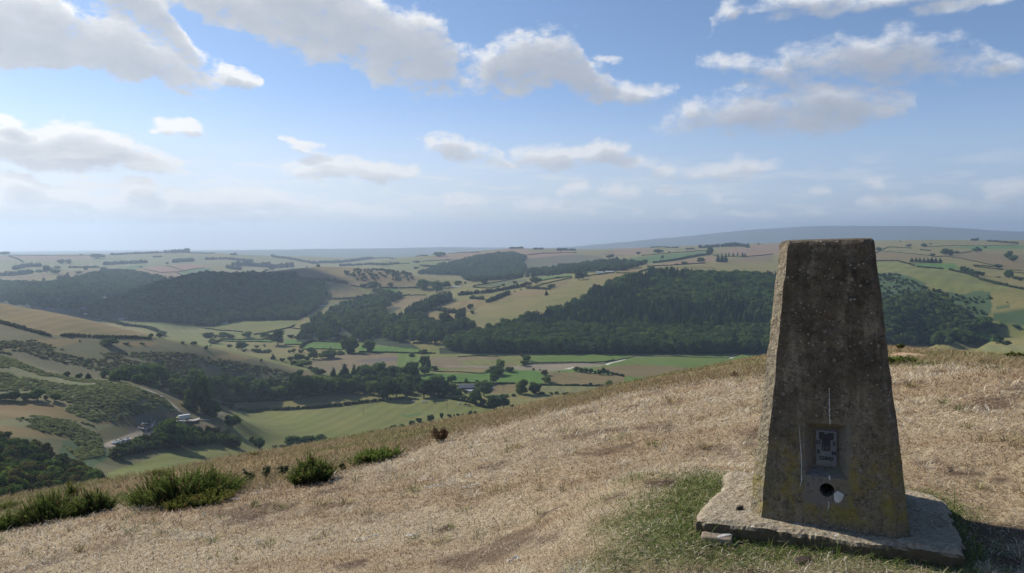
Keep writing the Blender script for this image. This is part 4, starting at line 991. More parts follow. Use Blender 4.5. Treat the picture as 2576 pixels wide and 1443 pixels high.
# ------------------------------------------------------------------ hedges, belts and copses
def hedge(name, cat, label, crop, pts, hpx, group=None, rmin=200, mk='h', wid=1.0, step=None, kind=None):
    q = [hit(u, v, rmin) for u, v in [(a[0], a[1]) for a in (Z(crop, pts) if crop else pts)]]
    L = []
    r = np.random.default_rng(abs(hash(label)) % 9999 if False else len(label) * 131 + int(pts[0][0]))
    first = q[0]
    hm0 = hpx / 5.0 * first[1] / FQ
    for a, b in zip(q[:-1], q[1:]):
        d_ = math.hypot(b[0] - a[0], b[1] - a[1])
        if d_ > 6000: continue
        hm = hpx / 5.0 * (a[1] + b[1]) / 2 / FQ
        st = max(hm * .55, d_ / 90) if step is None else step
        m_ = max(2, int(d_ / st))
        for i in range(m_):
            t = (i + r.random()) / m_
            x = a[0] + (b[0] - a[0]) * t + r.normal() * hm * .10; y = a[1] + (b[1] - a[1]) * t + r.normal() * hm * .10
            L.append((x, y, hm * r.uniform(.75, 1.2)))
    if not L: return None
    A_ = np.array(L); zz = ground_z(A_[:, 0], A_[:, 1])
    lob = [(x - first[0], y - first[1], z - first[2] + h * .42, max(h * .55, 0.5) * wid, max(h * .55, .5) * wid, h * .58) for (x, y, h), z in zip(L, zz)]
    qs = max(hm0 * .16, .25 * first[1] / 1000)
    vf = leafy(lob, qs, 2.2, len(L), core=.86)
    o = add_obj(name, mesh_from(name, vf, M[mk]))
    o.location = first
    if kind: o['kind'] = kind
    else:
        o['label'] = label; o['category'] = cat
        if group: o['group'] = group
    return o

HG = 'field hedges in the valley'
def H(label, crop, pts, h=18, **k):
    return hedge('hedge', 'hedge', label, crop, pts, h, HG, **k)
H('long thick hedge between the big field and the strip field', 6, [(430, 972), (760, 968), (1000, 972), (1400, 948), (1700, 918), (1990, 883), (2250, 852)], 38)
H('short dark hedge past the big dark tree', 6, [(2320, 842), (2510, 828)], 22)
H('bushy hedge bordering the top of the strip field', 6, [(230, 860), (480, 862), (700, 858), (860, 855), (1130, 834)], 40)
H('hedge curving under the tall belt of trees', 6, [(1240, 818), (1500, 776), (1600, 754), (1780, 768)], 28)
H('clipped hedge by the pointed conifer beside the yard', 6, [(230, 915), (360, 920)], 30)
H('thin hedge along the far side of the green strip', 6, [(200, 82), (840, 83)], 14)
H('thin hedge along the near side of the green strip', 6, [(200, 104), (840, 122)], 14)
H('hedge below the second green strip', 6, [(1000, 152), (1210, 150)], 14)
H('thick hedge climbing at the end of the green field', 6, [(1205, 195), (1250, 142), (1390, 102)], 32)
H('hedge along the far side of the green field', 6, [(1400, 110), (1740, 124)], 14)
H('hedge along the near side of the green field', 6, [(1230, 213), (1740, 214)], 14)
H('long hedge under the bright green field', 6, [(1940, 242), (2080, 246), (2576, 258), (2900, 262)], 18)
H('road hedge running past the barn', 7, [(590, 770), (1000, 770), (1090, 782)], 18)
H('hedge bending round the pale paddock', 7, [(1040, 808), (1120, 778), (1330, 778)], 22)
H('long straight road hedge below the tan field', 7, [(1630, 798), (2100, 803), (2480, 810)], 24)
H('dark bank of the dry river under the pasture', 7, [(1480, 528), (1620, 516), (2300, 512), (2480, 500), (2576, 480)], 12)
H('dark bank looping in the olive pasture', 7, [(600, 444), (850, 429), (1120, 436)], 10)
H('ditch hedge at the edge of the rough ground', 7, [(270, 620), (560, 630), (900, 648), (1000, 636)], 10)
H('lane hedge dropping behind the animals', 7, [(380, 962), (470, 966), (620, 992), (740, 1014), (880, 1056), (1060, 1092)], 34)
H('hedge end between the tan field and the river', 7, [(2540, 660), (2620, 672), (2700, 690)], 30)
H('hedge between two fields under the shaded wood', 2, [(620, 1194), (800, 1164), (1070, 1104), (1130, 1074)], 16)
H('short hedge joining below the shaded field', 2, [(1070, 1109), (1260, 1130)], 12)
H('hedge below the white house field', 2, [(0, 1114), (300, 1144), (480, 1160)], 12)
H('hedge under the sloping field by the shaded wood', 2, [(1620, 744), (1920, 734), (2050, 712)], 20)
H('hedge on top of the sloping field by the shaded wood', 2, [(1830, 574), (2090, 604)], 14)
H('dark hedge crossing below the scrubby hump', 2, [(2190, 604), (2576, 604), (2800, 608)], 18)
H('thick hedge along the brow of the shaded wood', 2, [(1220, 504), (1560, 516), (1800, 554)], 34)
H('dark strip of scrub on the hump skyline', 2, [(1280, 344), (1430, 340)], 22)
H('diagonal hedge above the tan hillside field', 2, [(1540, 990), (1840, 890), (2000, 845), (2290, 752), (2400, 714), (2576, 694)], 16)
H('thin broken hedge above the tan hillside field', 3, [(0, 700), (65, 697), (210, 694)], 12)
H('zigzag hedge around the dark olive field', 3, [(800, 596), (1030, 610), (1150, 584)], 13)
H('hedge on top of the dark olive field', 3, [(800, 586), (1150, 524), (1370, 485)], 13)
H('thick tree hedge over the middle golden field', 3, [(770, 740), (930, 750)], 40)
H('long tree hedge climbing towards the hill farm', 3, [(600, 700), (780, 685), (960, 670), (1180, 630), (1460, 585)], 46)
H('clean hedge climbing to the hill farm', 3, [(1560, 595), (2040, 479)], 14)
H('hedge crossing above the wood corner', 3, [(1470, 612), (1760, 624)], 30)
H('thick dark hedge between two golden fields', 3, [(960, 790), (1060, 760), (1240, 680)], 50)
H('bulging hedge between the two golden fields', 3, [(300, 880), (480, 915), (620, 920), (700, 890)], 52)
H('conifer shelter hedge below the golden hillside', 3, [(0, 960), (120, 900), (300, 830), (420, 800), (520, 760)], 90, mk='c')
H('hedge beside the hill farm sheds', 3, [(2230, 455), (2576, 412)], 14)
H('bushy hedge below the bright strip field', 3, [(1650, 515), (1870, 480), (2040, 466)], 16)
H('hedge along the top of the square field', 4, [(30, 520), (350, 494)], 12)
H('hedge along the base of the square field', 4, [(20, 555), (260, 556)], 13)
H('short slanting hedge at the wood corner', 4, [(290, 556), (440, 500)], 16)
H('tree hedge under the dark green field', 4, [(490, 430), (770, 396), (900, 370), (1200, 326)], 24)
H('dashed hedge below the pink field', 4, [(410, 472), (620, 462), (780, 454), (1140, 432)], 12)
H('thin wire-like hedge across the pale field', 4, [(560, 492), (1270, 490)], 5)
H('thin hedge slanting across the pale field', 4, [(1150, 560), (1270, 490)], 4)
H('low hedge along the top of the dark wood', 4, [(1300, 574), (1980, 574)], 10)
H('hedge over the far side of the dark green field', 4, [(340, 338), (760, 300), (1180, 272)], 10)
RG_ = 'hedges across the hillside beyond the pillar'
def HR(label, crop, pts, h=12, **k):
    return hedge('hedge', 'hedge', label, crop, pts, h, RG_, **k)
HR('hedge curving out from the pillar above the bracken', 5, [(600, 402), (1000, 404), (1100, 434), (1200, 466)], 15)
HR('broken hedge following on from the curving one', 5, [(1230, 480), (1300, 484), (1450, 496), (1560, 505)], 20)
HR('thick hedge under the sloping clump', 5, [(1640, 518), (1780, 548), (1900, 580), (2000, 615)], 26)
HR('thick hedge continuing below the sloping clump', 5, [(2030, 642), (2150, 672)], 32)
HR('dark hedge running down over the open slope', 5, [(2170, 678), (2370, 722)], 34)
HR('lowest piece of the long sloping hedge', 5, [(2400, 730), (2500, 748), (2700, 790)], 28)
HR('thin straight hedge under the lone small tree', 5, [(770, 279), (1400, 339)], 8)
HR('thin hedge rising behind the pillar top', 5, [(670, 328), (770, 268), (870, 228)], 9)
HR('thin hedge running level from the rising one', 5, [(870, 228), (1160, 243)], 9)
HR('hedge passing over the straight plantation', 5, [(1440, 354), (1560, 344), (1800, 374), (2190, 460)], 9)
HR('uppermost long hedge on the skyline field', 5, [(1320, 226), (1700, 209), (2510, 202)], 8)
HR('dark hedge under the straight plantation', 5, [(1130, 430), (1540, 430)], 9)
HR('upper side of the narrow hedged wedge', 5, [(1940, 460), (2060, 464), (2190, 480)], 14)
HR('lower side of the narrow hedged wedge', 5, [(1960, 476), (2130, 495), (2310, 515)], 14)
HR('short hedge joining the two lone trees', 5, [(1760, 309), (1920, 284)], 10)
HR('short hedge high on the far slope edge', 5, [(2380, 515), (2540, 525)], 10)
HR('hedge below the short one on the far slope', 5, [(2420, 540), (2576, 560), (2700, 575)], 10)
HR('hedge fragment in the middle of the grass slope', 5, [(1270, 262), (1400, 276)], 12)
HR('long dark plantation strip lying on the skyline', 5, [(2110, 155), (2250, 165), (2400, 178), (2500, 186)], 22)
LG = 'hedges on the heath hill'
def HL(label, crop, pts, h=18, **k):
    return hedge('hedge', 'hedge', label, crop, pts, h, LG, **k)
HL('thick dark hedge below the golden hilltop field', 1, [(-100, 1005), (0, 1040), (140, 1080), (280, 1118), (460, 1170), (640, 1215)], 42)
HL('bushy middle hedge below the golden field', 1, [(760, 1212), (860, 1205), (1130, 1222)], 36)
HL('long hedge under the tip of the golden field', 1, [(1170, 1225), (1500, 1232), (1900, 1248)], 34)
HL('hedge dropping at the tip of the golden field', 1, [(1870, 1115), (1950, 1148), (2060, 1200)], 40)
HL('skyline hedge on the golden hill shoulder', 1, [(900, 930), (1000, 945), (1080, 957), (1240, 993)], 16)
HL('tall skyline hedge on the golden hill', 1, [(1290, 1008), (1420, 1038), (1620, 1085), (1860, 1115)], 34)
HL('wide overgrown belt above the shaded meadow', 8, [(1420, 1480), (1560, 1430), (1720, 1390), (1900, 1360), (2100, 1340), (2330, 1310), (2576, 1290), (2850, 1290), (3000, 1340)], 120, wid=1.15)
HL('leafy bank in front of the scrap heap', 8, [(1500, 1340), (1650, 1300), (1850, 1250), (2000, 1200)], 50, mk='s')
FG = 'hedges and copses on the far plateau'
def HF(label, crop, pts, h=10, name='hedge', cat='hedge', **k):
    return hedge(name, cat, label, crop, pts, h, FG, rmin=1500, **k)
HF('hedge slanting down from the far pink field', 1, [(110, 204), (230, 244), (290, 284)], 14)
HF('hedge dividing the red fields from the pink field', 1, [(1810, 368), (2010, 413), (2240, 403), (2400, 370), (2576, 353)], 7)
HF('hedge between the two red fields', 1, [(2090, 323), (2340, 392)], 7)
HF('hedge below the small dark green field', 1, [(2210, 408), (2340, 464)], 8)
HF('thin skyline hedge on the far pink field', 1, [(120, 194), (600, 198), (1170, 196)], 7)
HF('long low wood along the far skyline', 1, [(1400, 192), (1580, 182), (1800, 174), (2050, 165)], 26, 'copse', 'copse')
HF('tall flat-topped plantation on the far skyline', 1, [(2075, 168), (2150, 166), (2220, 164), (2300, 162), (2365, 160)], 50, 'copse', 'copse')
HF('skyline hedge trailing off the plantation', 1, [(2380, 165), (2600, 170), (2700, 168)], 12)
HF('square copse at the end of the far skyline', 2, [(330, 190), (400, 190)], 28, 'copse', 'copse')
HF('long copse in the middle of the far fields', 1, [(1300, 320), (1450, 308), (1600, 300), (1850, 290)], 44, 'copse', 'copse')
HF('dark copse beside the tan far field', 1, [(-100, 460), (100, 450), (250, 440), (400, 420)], 58, 'copse', 'copse')
HF('grey copse above the dark one', 1, [(170, 375), (300, 345), (440, 335), (520, 340)], 44, 'copse', 'copse')
HF('oval copse between the two tan far fields', 1, [(720, 490), (800, 490), (860, 480)], 44, 'copse', 'copse')
HF('copse strip above the tan far field', 1, [(860, 355), (960, 352), (1080, 352), (1250, 348)], 26, 'copse', 'copse')
HF('copse beyond the red fields', 1, [(2180, 285), (2300, 275), (2440, 265)], 42, 'copse', 'copse')
HF('small copse under the plantation', 1, [(1930, 220), (2040, 215)], 20, 'copse', 'copse')
HF('wooded dell behind the radio mast', 2, [(350, 330), (500, 325), (700, 340), (900, 350), (1100, 345)], 60, 'copse', 'copse')
HF('copse on the pale far fields', 2, [(280, 355), (350, 370), (450, 380)], 40, 'copse', 'copse')
HF('thicket behind the skyline copse', 2, [(0, 250), (120, 245), (260, 240), (420, 260), (600, 275)], 30, 'copse', 'copse')
HF('hedge ridge running from the far knoll', 2, [(840, 205), (900, 225), (1050, 240), (1200, 270), (1330, 290)], 26)
HF('dark wood ridge beyond the hump', 2, [(1340, 300), (1600, 290), (1850, 268), (2110, 240)], 30, 'copse', 'copse')
HF('tree line by the white plateau buildings', 2, [(1700, 330), (1850, 325), (2050, 310), (2250, 318), (2450, 300)], 26)
HF('thin hedge under the white plateau buildings', 2, [(2250, 322), (2400, 305), (2576, 295)], 9)
HF('dotted tree line on the pale plateau', 2, [(2120, 235), (2300, 228), (2576, 212), (2800, 205)], 14)
HF('hedge under the pink plateau field', 3, [(160, 272), (300, 262), (540, 252)], 10)
HF('thin black hedge over the pink plateau field', 3, [(480, 163), (760, 157), (880, 158)], 8)
HF('copse on the plateau skyline', 3, [(1260, 112), (1330, 108), (1420, 110)], 22, 'copse', 'copse')
HF('second copse on the plateau skyline', 3, [(1560, 120), (1620, 118), (1680, 120)], 22, 'copse', 'copse')
HF('third copse on the plateau skyline with a tall end', 3, [(1860, 135), (1960, 132), (2080, 135)], 28, 'copse', 'copse')
HF('scattered scrub line on the red moor', 3, [(1480, 190), (1700, 170), (1900, 165), (2100, 160)], 10)
HF('scrub clump under the moor', 3, [(1480, 470), (1560, 460), (1640, 440)], 60)
HF('copse at the edge of the far blue hill', 4, [(450, 235), (600, 228), (800, 238)], 14, 'copse', 'copse')
HF('wood around the far hill farm', 4, [(1070, 240), (1200, 232), (1400, 222), (1560, 212), (1690, 235)], 36, 'copse', 'copse')
HF('small far copse by the dark green field', 4, [(900, 258), (1010, 252)], 16, 'copse', 'copse')
HF('hedge by the tufted trees above the wood', 4, [(1240, 330), (1300, 345), (1660, 352), (2000, 316)], 10)
HF('trees round the small far house', 3, [(2480, 225), (2560, 215)], 36)

# ------------------------------------------------------------------ woods that read as one mass
def pt_in(poly, n_, seed, rmin, rmax, clump=None):
    """points evenly spread over the ground inside a picture outline"""
    r = np.random.default_rng(seed)
    a, t = azt(np.array([p[0] for p in poly]), np.array([p[1] for p in poly]))
    out = []
    k = 0
    while len(out) < n_ and k < 90:
        k += 1
        aa = r.uniform(a.min() - .005, a.max() + .005, 4000); rr = np.sqrt(r.uniform(rmin ** 2, rmax ** 2, 4000))
        zz = height_polar(aa, rr)
        u, v = proj(rr * np.sin(aa), rr * np.cos(aa), zz)
        i = np.clip(np.searchsorted(AZ, aa), 0, len(AZ) - 1); j = np.clip(np.searchsorted(RR, rr), 1, len(RR) - 1)
        okv = (zz - CAMZ) / rr > RUN[i, j - 1] - .012
        m = inside(u, v, poly) & okv
        if clump: m &= fbm2(rr * np.sin(aa) / clump[0] + seed, rr * np.cos(aa) / clump[0], 4, seed) > clump[1]
        out += list(zip((rr * np.sin(aa))[m], (rr * np.cos(aa))[m], zz[m]))
    return out[:n_]

def wood(name, pts, hs, protos, wr=(.55, .85), seed=1):
    """one object: a point cloud carrying a tree on every point (geometry nodes)"""
    r = np.random.default_rng(seed)
    me = bpy.data.meshes.new(name)
    P_ = np.array(pts, dtype=np.float32)
    me.vertices.add(len(P_)); me.vertices.foreach_set('co', P_.ravel())
    h = r.uniform(hs[0], hs[1], len(P_)); wd = h * r.uniform(wr[0], wr[1], len(P_))
    sc = np.stack([wd, wd, h], 1).astype(np.float32)
    at = me.attributes.new('size', 'FLOAT_VECTOR', 'POINT'); at.data.foreach_set('vector', sc.ravel())
    at = me.attributes.new('turn', 'FLOAT', 'POINT'); at.data.foreach_set('value', (r.random(len(P_)) * 6.283).astype(np.float32))
    at = me.attributes.new('pick', 'INT', 'POINT'); at.data.foreach_set('value', r.integers(0, len(protos), len(P_)).astype(np.int32))
    o = add_obj(name, me, kind='stuff')
    ng = bpy.data.node_groups.new('trees_on_points', 'GeometryNodeTree')
    ng.interface.new_socket('Geometry', in_out='INPUT', socket_type='NodeSocketGeometry')
    ng.interface.new_socket('Geometry', in_out='OUTPUT', socket_type='NodeSocketGeometry')
    g = G(ng)
    gi = g.n('NodeGroupInput'); go = g.n('NodeGroupOutput')
    join = g.n('GeometryNodeJoinGeometry')
    def attr(nm, ty):
        nd = g.n('GeometryNodeInputNamedAttribute', data_type=ty); nd.inputs['Name'].default_value = nm
        return [s for s in nd.outputs if s.enabled and s.name == 'Attribute'][0]
    a_size = attr('size', 'FLOAT_VECTOR'); a_turn = attr('turn', 'FLOAT'); a_pick = attr('pick', 'INT')
    rot = g.n('ShaderNodeCombineXYZ', {2: a_turn}).outputs[0]
    for i, me_ in enumerate(protos):
        po = PROTO.get(me_.name)
        if po is None:
            po = bpy.data.objects.new('wood_tree', me_); PROTO[me_.name] = po
        oi = g.n('GeometryNodeObjectInfo'); oi.inputs['Object'].default_value = po; oi.inputs['As Instance'].default_value = True
        cmp_ = g.n('FunctionNodeCompare', data_type='INT', operation='EQUAL')
        link(g, a_pick, [s for s in cmp_.inputs if s.enabled][0]); [s for s in cmp_.inputs if s.enabled][1].default_value = i
        ip = g.n('GeometryNodeInstanceOnPoints')
        link(g, gi.outputs[0], ip.inputs['Points']); link(g, cmp_.outputs[0], ip.inputs['Selection'])
        link(g, oi.outputs['Geometry'], ip.inputs['Instance'])
        link(g, rot, ip.inputs['Rotation']); link(g, a_size, ip.inputs['Scale'])
        link(g, ip.outputs[0], join.inputs[0])
    link(g, join.outputs[0], go.inputs[0])
    md = o.modifiers.new('trees', 'NODES'); md.node_group = ng
    return o
PROTO = {}
def cr(*ks): return [CROWN[k] for k in ks]
ALL_O = [('o', i) for i in range(5)]
CENTRAL = Z(4, [(-2150, 1510), (-1500, 1330), (-1200, 1230), (-900, 1160), (-560, 1040), (-280, 890), (0, 740), (140, 690), (300, 665), (500, 610), (900, 620), (1980, 615), (2800, 640), (3100, 1000), (3100, 1560), (0, 1570), (-1900, 1560)])
pc = pt_in(CENTRAL, 6000, 11, 1080, 1640)
r_ = np.random.default_rng(5)
con = []; dec = []
for p in pc:
    u, v = proj(*[np.float64(t) for t in p])
    f = fbm2(np.array([p[0] / 90.0]), np.array([p[1] / 90.0]), 3, 4)[0]
    edge = (v > 845 - max(0, (u - 1700)) * .02)
    (dec if (edge or f > .04 or u < 1330) else con).append(p)
wood('conifer_wood', con, (14, 26), cr(('c', 0), ('c', 1), ('c', 2), ('c', 3), ('c', 0), ('c', 1), ('c', 2), ('o', 0)), (.36, .5), 2)
wood('broadleaf_wood', dec, (13, 23), cr(*ALL_O, ('o', 1), ('o', 2), ('y', 0)), (.75, 1.1), 3)
LEFTW = Z(1, [(1580, 1000), (1600, 850), (1650, 700), (1900, 600), (2100, 520), (2350, 475), (2576, 455), (3100, 465), (3700, 455), (3780, 520), (4060, 570), (4110, 700), (4000, 850), (3850, 950), (3750, 1000), (3000, 1015), (2700, 1080), (2500, 1085), (1900, 1010)])
wood('shaded_wood', pt_in(LEFTW, 5200, 21, 1380, 2220), (9, 16), cr(*ALL_O), (.8, 1.15), 4)
FARW = Z(1, [(-300, 520), (0, 545), (560, 575), (900, 505), (1350, 405), (1650, 410), (2070, 500), (2100, 520), (1900, 590), (1600, 700), (1300, 690), (900, 720), (500, 740), (0, 760), (-300, 760)])
wood('far_wood', pt_in(FARW, 3600, 22, 1850, 4300), (9, 17), cr(*ALL_O), (.9, 1.3), 5)
TOWN = Z(1, [(-300, 760), (500, 740), (900, 720), (1300, 690), (1600, 700), (1650, 800), (1500, 900), (1300, 980), (900, 900), (0, 800)])
wood('town_trees', pt_in(TOWN, 420, 23, 1500, 2700), (7, 12), cr(*ALL_O), (.8, 1.2), 6)
HILLW = Z(3, [(120, 435), (400, 320), (900, 210), (1180, 175), (1330, 188), (1480, 225), (1420, 300), (1470, 380), (1400, 480), (800, 530), (690, 500), (640, 445)])
wood('plateau_wood', pt_in(HILLW, 2600, 24, 1900, 3800), (9, 16), cr(*ALL_O), (.85, 1.2), 7)
DELLW = Z(3, [(1470, 400), (1700, 390), (1900, 345), (2200, 310), (2480, 260), (2980, 300), (2900, 330), (2600, 410), (2300, 400), (2000, 430), (1650, 470)])
wood('dell_wood', pt_in(DELLW, 620, 25, 1900, 3800), (8, 15), cr(*ALL_O, ('c', 1)), (.85, 1.2), 8)
VILLW = [(745, 862), (790, 815), (860, 775), (900, 765), (960, 735), (1000, 720), (1030, 740), (980, 770), (960, 802), (1010, 808), (1060, 800), (1090, 820), (1130, 845), (1100, 868), (1000, 862), (960, 845), (900, 862), (860, 830), (830, 850), (790, 850)]
wood('village_wood', pt_in(VILLW, 620, 26, 1100, 1900), (9, 19), cr(*ALL_O, ('c', 1), ('y', 1)), (.7, 1.05), 9)
SHELT = Z(3, [(-250, 1080), (-60, 960), (60, 880), (300, 780), (520, 740), (420, 800), (300, 860), (100, 960), (0, 1020), (-100, 1090)])
wood('shelter_wood', pt_in(SHELT, 240, 27, 1150, 1800), (12, 20), cr(('c', 0), ('c', 1), ('c', 2), ('o', 3)), (.45, .7), 10)
GLEN = Z(3, [(-250, 1170), (-100, 1090), (0, 1040), (200, 1090), (380, 1110), (560, 1090), (700, 1060), (800, 1120), (400, 1190), (0, 1250), (-300, 1260)])
wood('glen_wood', pt_in(GLEN, 300, 28, 1090, 1500), (10, 17), cr(*ALL_O, ('y', 2)), (.75, 1.05), 11)
RW = Z(5, [(500, 1000), (760, 950), (1000, 930), (1300, 880), (1450, 900), (1700, 1000), (1900, 1100), (1950, 1250), (1900, 1330), (2020, 1460), (850, 1470), (400, 1470)])
wood('hillside_wood', pt_in(RW, 720, 29, 1080, 1560), (9, 16), cr(*ALL_O, ('y', 1), ('y', 2)), (.85, 1.2), 12)
RB = Z(5, [(700, 580), (960, 560), (1300, 720), (1700, 820), (2150, 830), (2170, 960), (2120, 1100), (1900, 1180), (1500, 900), (760, 940)])
wood('slope_scrub', pt_in(RB, 260, 30, 1150, 1750), (2.0, 5), cr(('s', 0), ('s', 1), ('s', 2)), (1.2, 1.8), 13)
HUMP = Z(2, [(1740, 410), (1850, 380), (2200, 380), (2300, 350), (2576, 420), (2650, 500), (2500, 540), (2300, 500), (2150, 520), (1900, 520), (1780, 480)])
wood('hump_scrub', pt_in(HUMP, 260, 31, 1900, 2500), (5, 9), cr(('s', 0), ('s', 1), ('o', 2)), (1.0, 1.5), 14)
# heath spur: gorse and bracken humps that nobody could count
HE = [(-60, 850), (0, 860), (60, 845), (150, 880), (250, 890), (400, 885), (480, 890), (560, 905), (650, 920), (720, 935), (790, 955), (760, 975), (560, 975), (380, 965), (250, 935), (120, 905), (0, 890), (-60, 890)]
BRK = mesh_from('frond_clump', leafy([(0, 0, .35, .5, .5, .5), (.3, .1, .3, .3, .3, .4), (-.25, .2, .3, .32, .3, .42)], .085, 3.0, 3), M['br'])
BRK2 = mesh_from('frond_clump', leafy([(0, 0, .3, .5, .4, .5), (.35, -.1, .3, .3, .3, .45)], .085, 3.0, 4), M['hb'])
wood('heath_bushes', pt_in(HE, 2600, 32, 680, 930, (26, -.16)), (.5, 1.7), [BRK2, BRK2, BRK, CROWN['s', 0], BRK2, CROWN['b', 0], BRK2, BRK], (1.5, 2.6), 15)
wood('dingle_trees', pt_in([(250, 955), (300, 962), (400, 975), (470, 1005), (560, 1000), (560, 975), (420, 955), (280, 938)], 60, 33, 640, 820), (4, 8), cr(*ALL_O), (.9, 1.2), 16)
SP2 = Z(8, [(-200, 70), (0, 150), (300, 290), (600, 400), (980, 475), (1600, 530), (2060, 720), (2220, 880), (1900, 880), (1650, 960), (1500, 1000), (1200, 1020), (1000, 960), (800, 860), (930, 780), (700, 730), (500, 620), (200, 620), (-200, 650)])
wood('bracken', pt_in(SP2, 3600, 34, 430, 680, (22, -.24)), (.45, 1.1), [BRK, CROWN['s', 1]] + [BRK] * 8, (1.6, 3.0), 17)
SP3 = Z(8, [(200, 970), (480, 945), (900, 1010), (1150, 1050), (1250, 1180), (1280, 1300), (1300, 1440), (1000, 1500), (800, 1330), (900, 1210), (400, 1120)])
wood('bracken', pt_in(SP3, 1300, 35, 330, 560, (16, -.24)), (.45, 1.2), [BRK] * 6 + [CROWN['s', 1]], (1.3, 2.4), 18)
SCR0 = [CROWN['s', 0], CROWN['s', 1], mesh_from('scrub', leafy(lobes_for('o', 91), .05, 3.4, 77), M['sc']), mesh_from('scrub', leafy(lobes_for('o', 92), .05, 3.4, 78), M['sc']), CROWN['o', 2], CROWN['o', 1], CROWN['y', 1]]
SC = [(-60, 1100), (0, 1105), (60, 1110), (110, 1135), (150, 1165), (190, 1185), (230, 1195), (270, 1215), (200, 1245), (100, 1262), (0, 1292), (-60, 1300)]
wood('scrub_thicket', pt_in(SC, 230, 36, 190, 420), (3.2, 6.0), SCR0, (.85, 1.15), 19)
wood('field_bank_bushes', pt_in(Z(8, [(1700, 1270), (2000, 1200), (2300, 1130), (2600, 1120), (2900, 1180), (2950, 1290), (2500, 1300), (2100, 1330), (1700, 1400)]), 150, 37, 330, 620), (2, 4.5), [CROWN['s', 0], CROWN['s', 2], CROWN['y', 1], CROWN['b', 0]], (1.0, 1.5), 20)
# ------------------------------------------------------------------ the pillar
PYAW = math.radians(-25)
PC = Vector((1.437, 3.283, 0.0))
EX = Vector((math.cos(PYAW), math.sin(PYAW), 0)); EY = Vector((-math.sin(PYAW), math.cos(PYAW), 0))
BH, TH, PH = 0.312, 0.184, 1.20
def half(z): return BH + (TH - BH) * z / PH

pm, g, out = mat('weathered_concrete')
tcn = g.n('ShaderNodeTexCoord').outputs['Object']
sp_ = g.n('ShaderNodeSeparateXYZ', {0: tcn})
zz_ = sp_.outputs[2]
streak = g.noise(g.vm('MULTIPLY', tcn, (1, 1, .12)).outputs[0], 16, 5, .6)
blot = g.noise(tcn, 7, 6, .65)
grain = g.noise(tcn, 120, 4, .7)
vor1 = g.n('ShaderNodeTexVoronoi', {'Vector': tcn, 'Scale': 62.0})
vor2 = g.n('ShaderNodeTexVoronoi', {'Vector': tcn, 'Scale': 30.0})
# black biological film, kept off the sunlit left chamfer to paint it brighter
film = g.m('MULTIPLY', g.ramp(g.m('ADD', g.m('MULTIPLY', streak, .65), g.m('MULTIPLY', blot, .55)), .38, .72), g.ramp(zz_, .18, .62, .55, 1.0))
nrm = g.n('ShaderNodeNewGeometry').outputs['True Normal']
sunlit_side = g.ramp(g.vm('DOT_PRODUCT', nrm, tuple((-EX * .75 - EY * .66))).outputs['Value'], .80, .96)
film = g.m('MULTIPLY', film, g.m('SUBTRACT', 1.0, g.m('MULTIPLY', sunlit_side, .95)))
base = g.mix(blot, (.24, .20, .14), (.40, .345, .255))
base = g.mix(g.ramp(grain, .42, .62), base, g.mix(1.0, base, (.62, .60, .56, 1), 'MULTIPLY'))
base = g.mix(film, base, g.mix(g.ramp(streak, .4, .6), (.032, .026, .019), (.100, .080, .055)))
mott = g.noise(tcn, 42, 7, .78)
base = g.mix(g.ramp(mott, .52, .36, 0.0, .70), base, (.035, .03, .024, 1))
base = g.mix(g.ramp(mott, .56, .72, 0.0, .55), base, (.34, .30, .235, 1))
peb = g.m('MULTIPLY', g.ramp(vor1.outputs['Distance'], .20, .34, 1.0, 0.0), g.ramp(g.n('ShaderNodeSeparateColor', {0: vor1.outputs['Color']}).outputs[0], .62, .70))
base = g.mix(g.m('MULTIPLY', peb, .55), base, g.mix(g.n('ShaderNodeSeparateColor', {0: vor1.outputs['Color']}).outputs[1], (.20, .175, .145), (.62, .58, .50)))
peb2 = g.m('MULTIPLY', g.ramp(vor2.outputs['Distance'], .16, .30, 1.0, 0.0), g.ramp(g.n('ShaderNodeSeparateColor', {0: vor2.outputs['Color']}).outputs[0], .80, .86))
base = g.mix(g.m('MULTIPLY', peb2, .5), base, (.34, .31, .27, 1))
lich = g.m('MULTIPLY', g.ramp(g.noise(tcn, 9, 6, .72), .44, .60), g.m('MULTIPLY', g.ramp(zz_, .0, .08), g.ramp(zz_, .42, .20)))
base = g.mix(g.m('MULTIPLY', lich, .62), base, (.29, .235, .04, 1))
xw = g.m('ADD', sp_.outputs[0], g.m('MULTIPLY', g.m('SUBTRACT', blot, .5), .08))
zw = g.m('ADD', zz_, g.m('MULTIPLY', g.m('SUBTRACT', blot, .5), .06))
collar = g.m('MULTIPLY', g.ramp(g.m('ABSOLUTE', xw), .105, .080), g.m('MULTIPLY', g.ramp(zw, .085, .115), g.ramp(zw, .46, .42)))
collar = g.m('MULTIPLY', collar, g.ramp(sp_.outputs[1], -.10, -.2))
base = g.mix(g.m('MULTIPLY', collar, .75), base, g.mix(grain, (.13, .122, .108), (.25, .235, .21)))
moss = g.m('MULTIPLY', g.ramp(g.noise(tcn, 5, 5, .7), .45, .66), g.ramp(zz_, .70, .30))
base = g.mix(g.m('MULTIPLY', moss, .35), base, (.16, .145, .06, 1))
hgt = g.m('ADD', g.m('ADD', g.m('MULTIPLY', vor1.outputs['Distance'], -.004), g.m('MULTIPLY', grain, .006)), g.m('ADD', g.m('MULTIPLY', blot, .010), g.m('MULTIPLY', peb, .008)))
bmp = g.n('ShaderNodeBump', {'Height': hgt, 'Strength': 1.0, 'Distance': 1.0})
bs = g.n('ShaderNodeBsdfPrincipled', {'Base Color': base, 'Roughness': .92, 'Specular IOR Level': .2, 'Normal': bmp.outputs[0]})
link(g, bs.outputs[0], out.inputs[0])

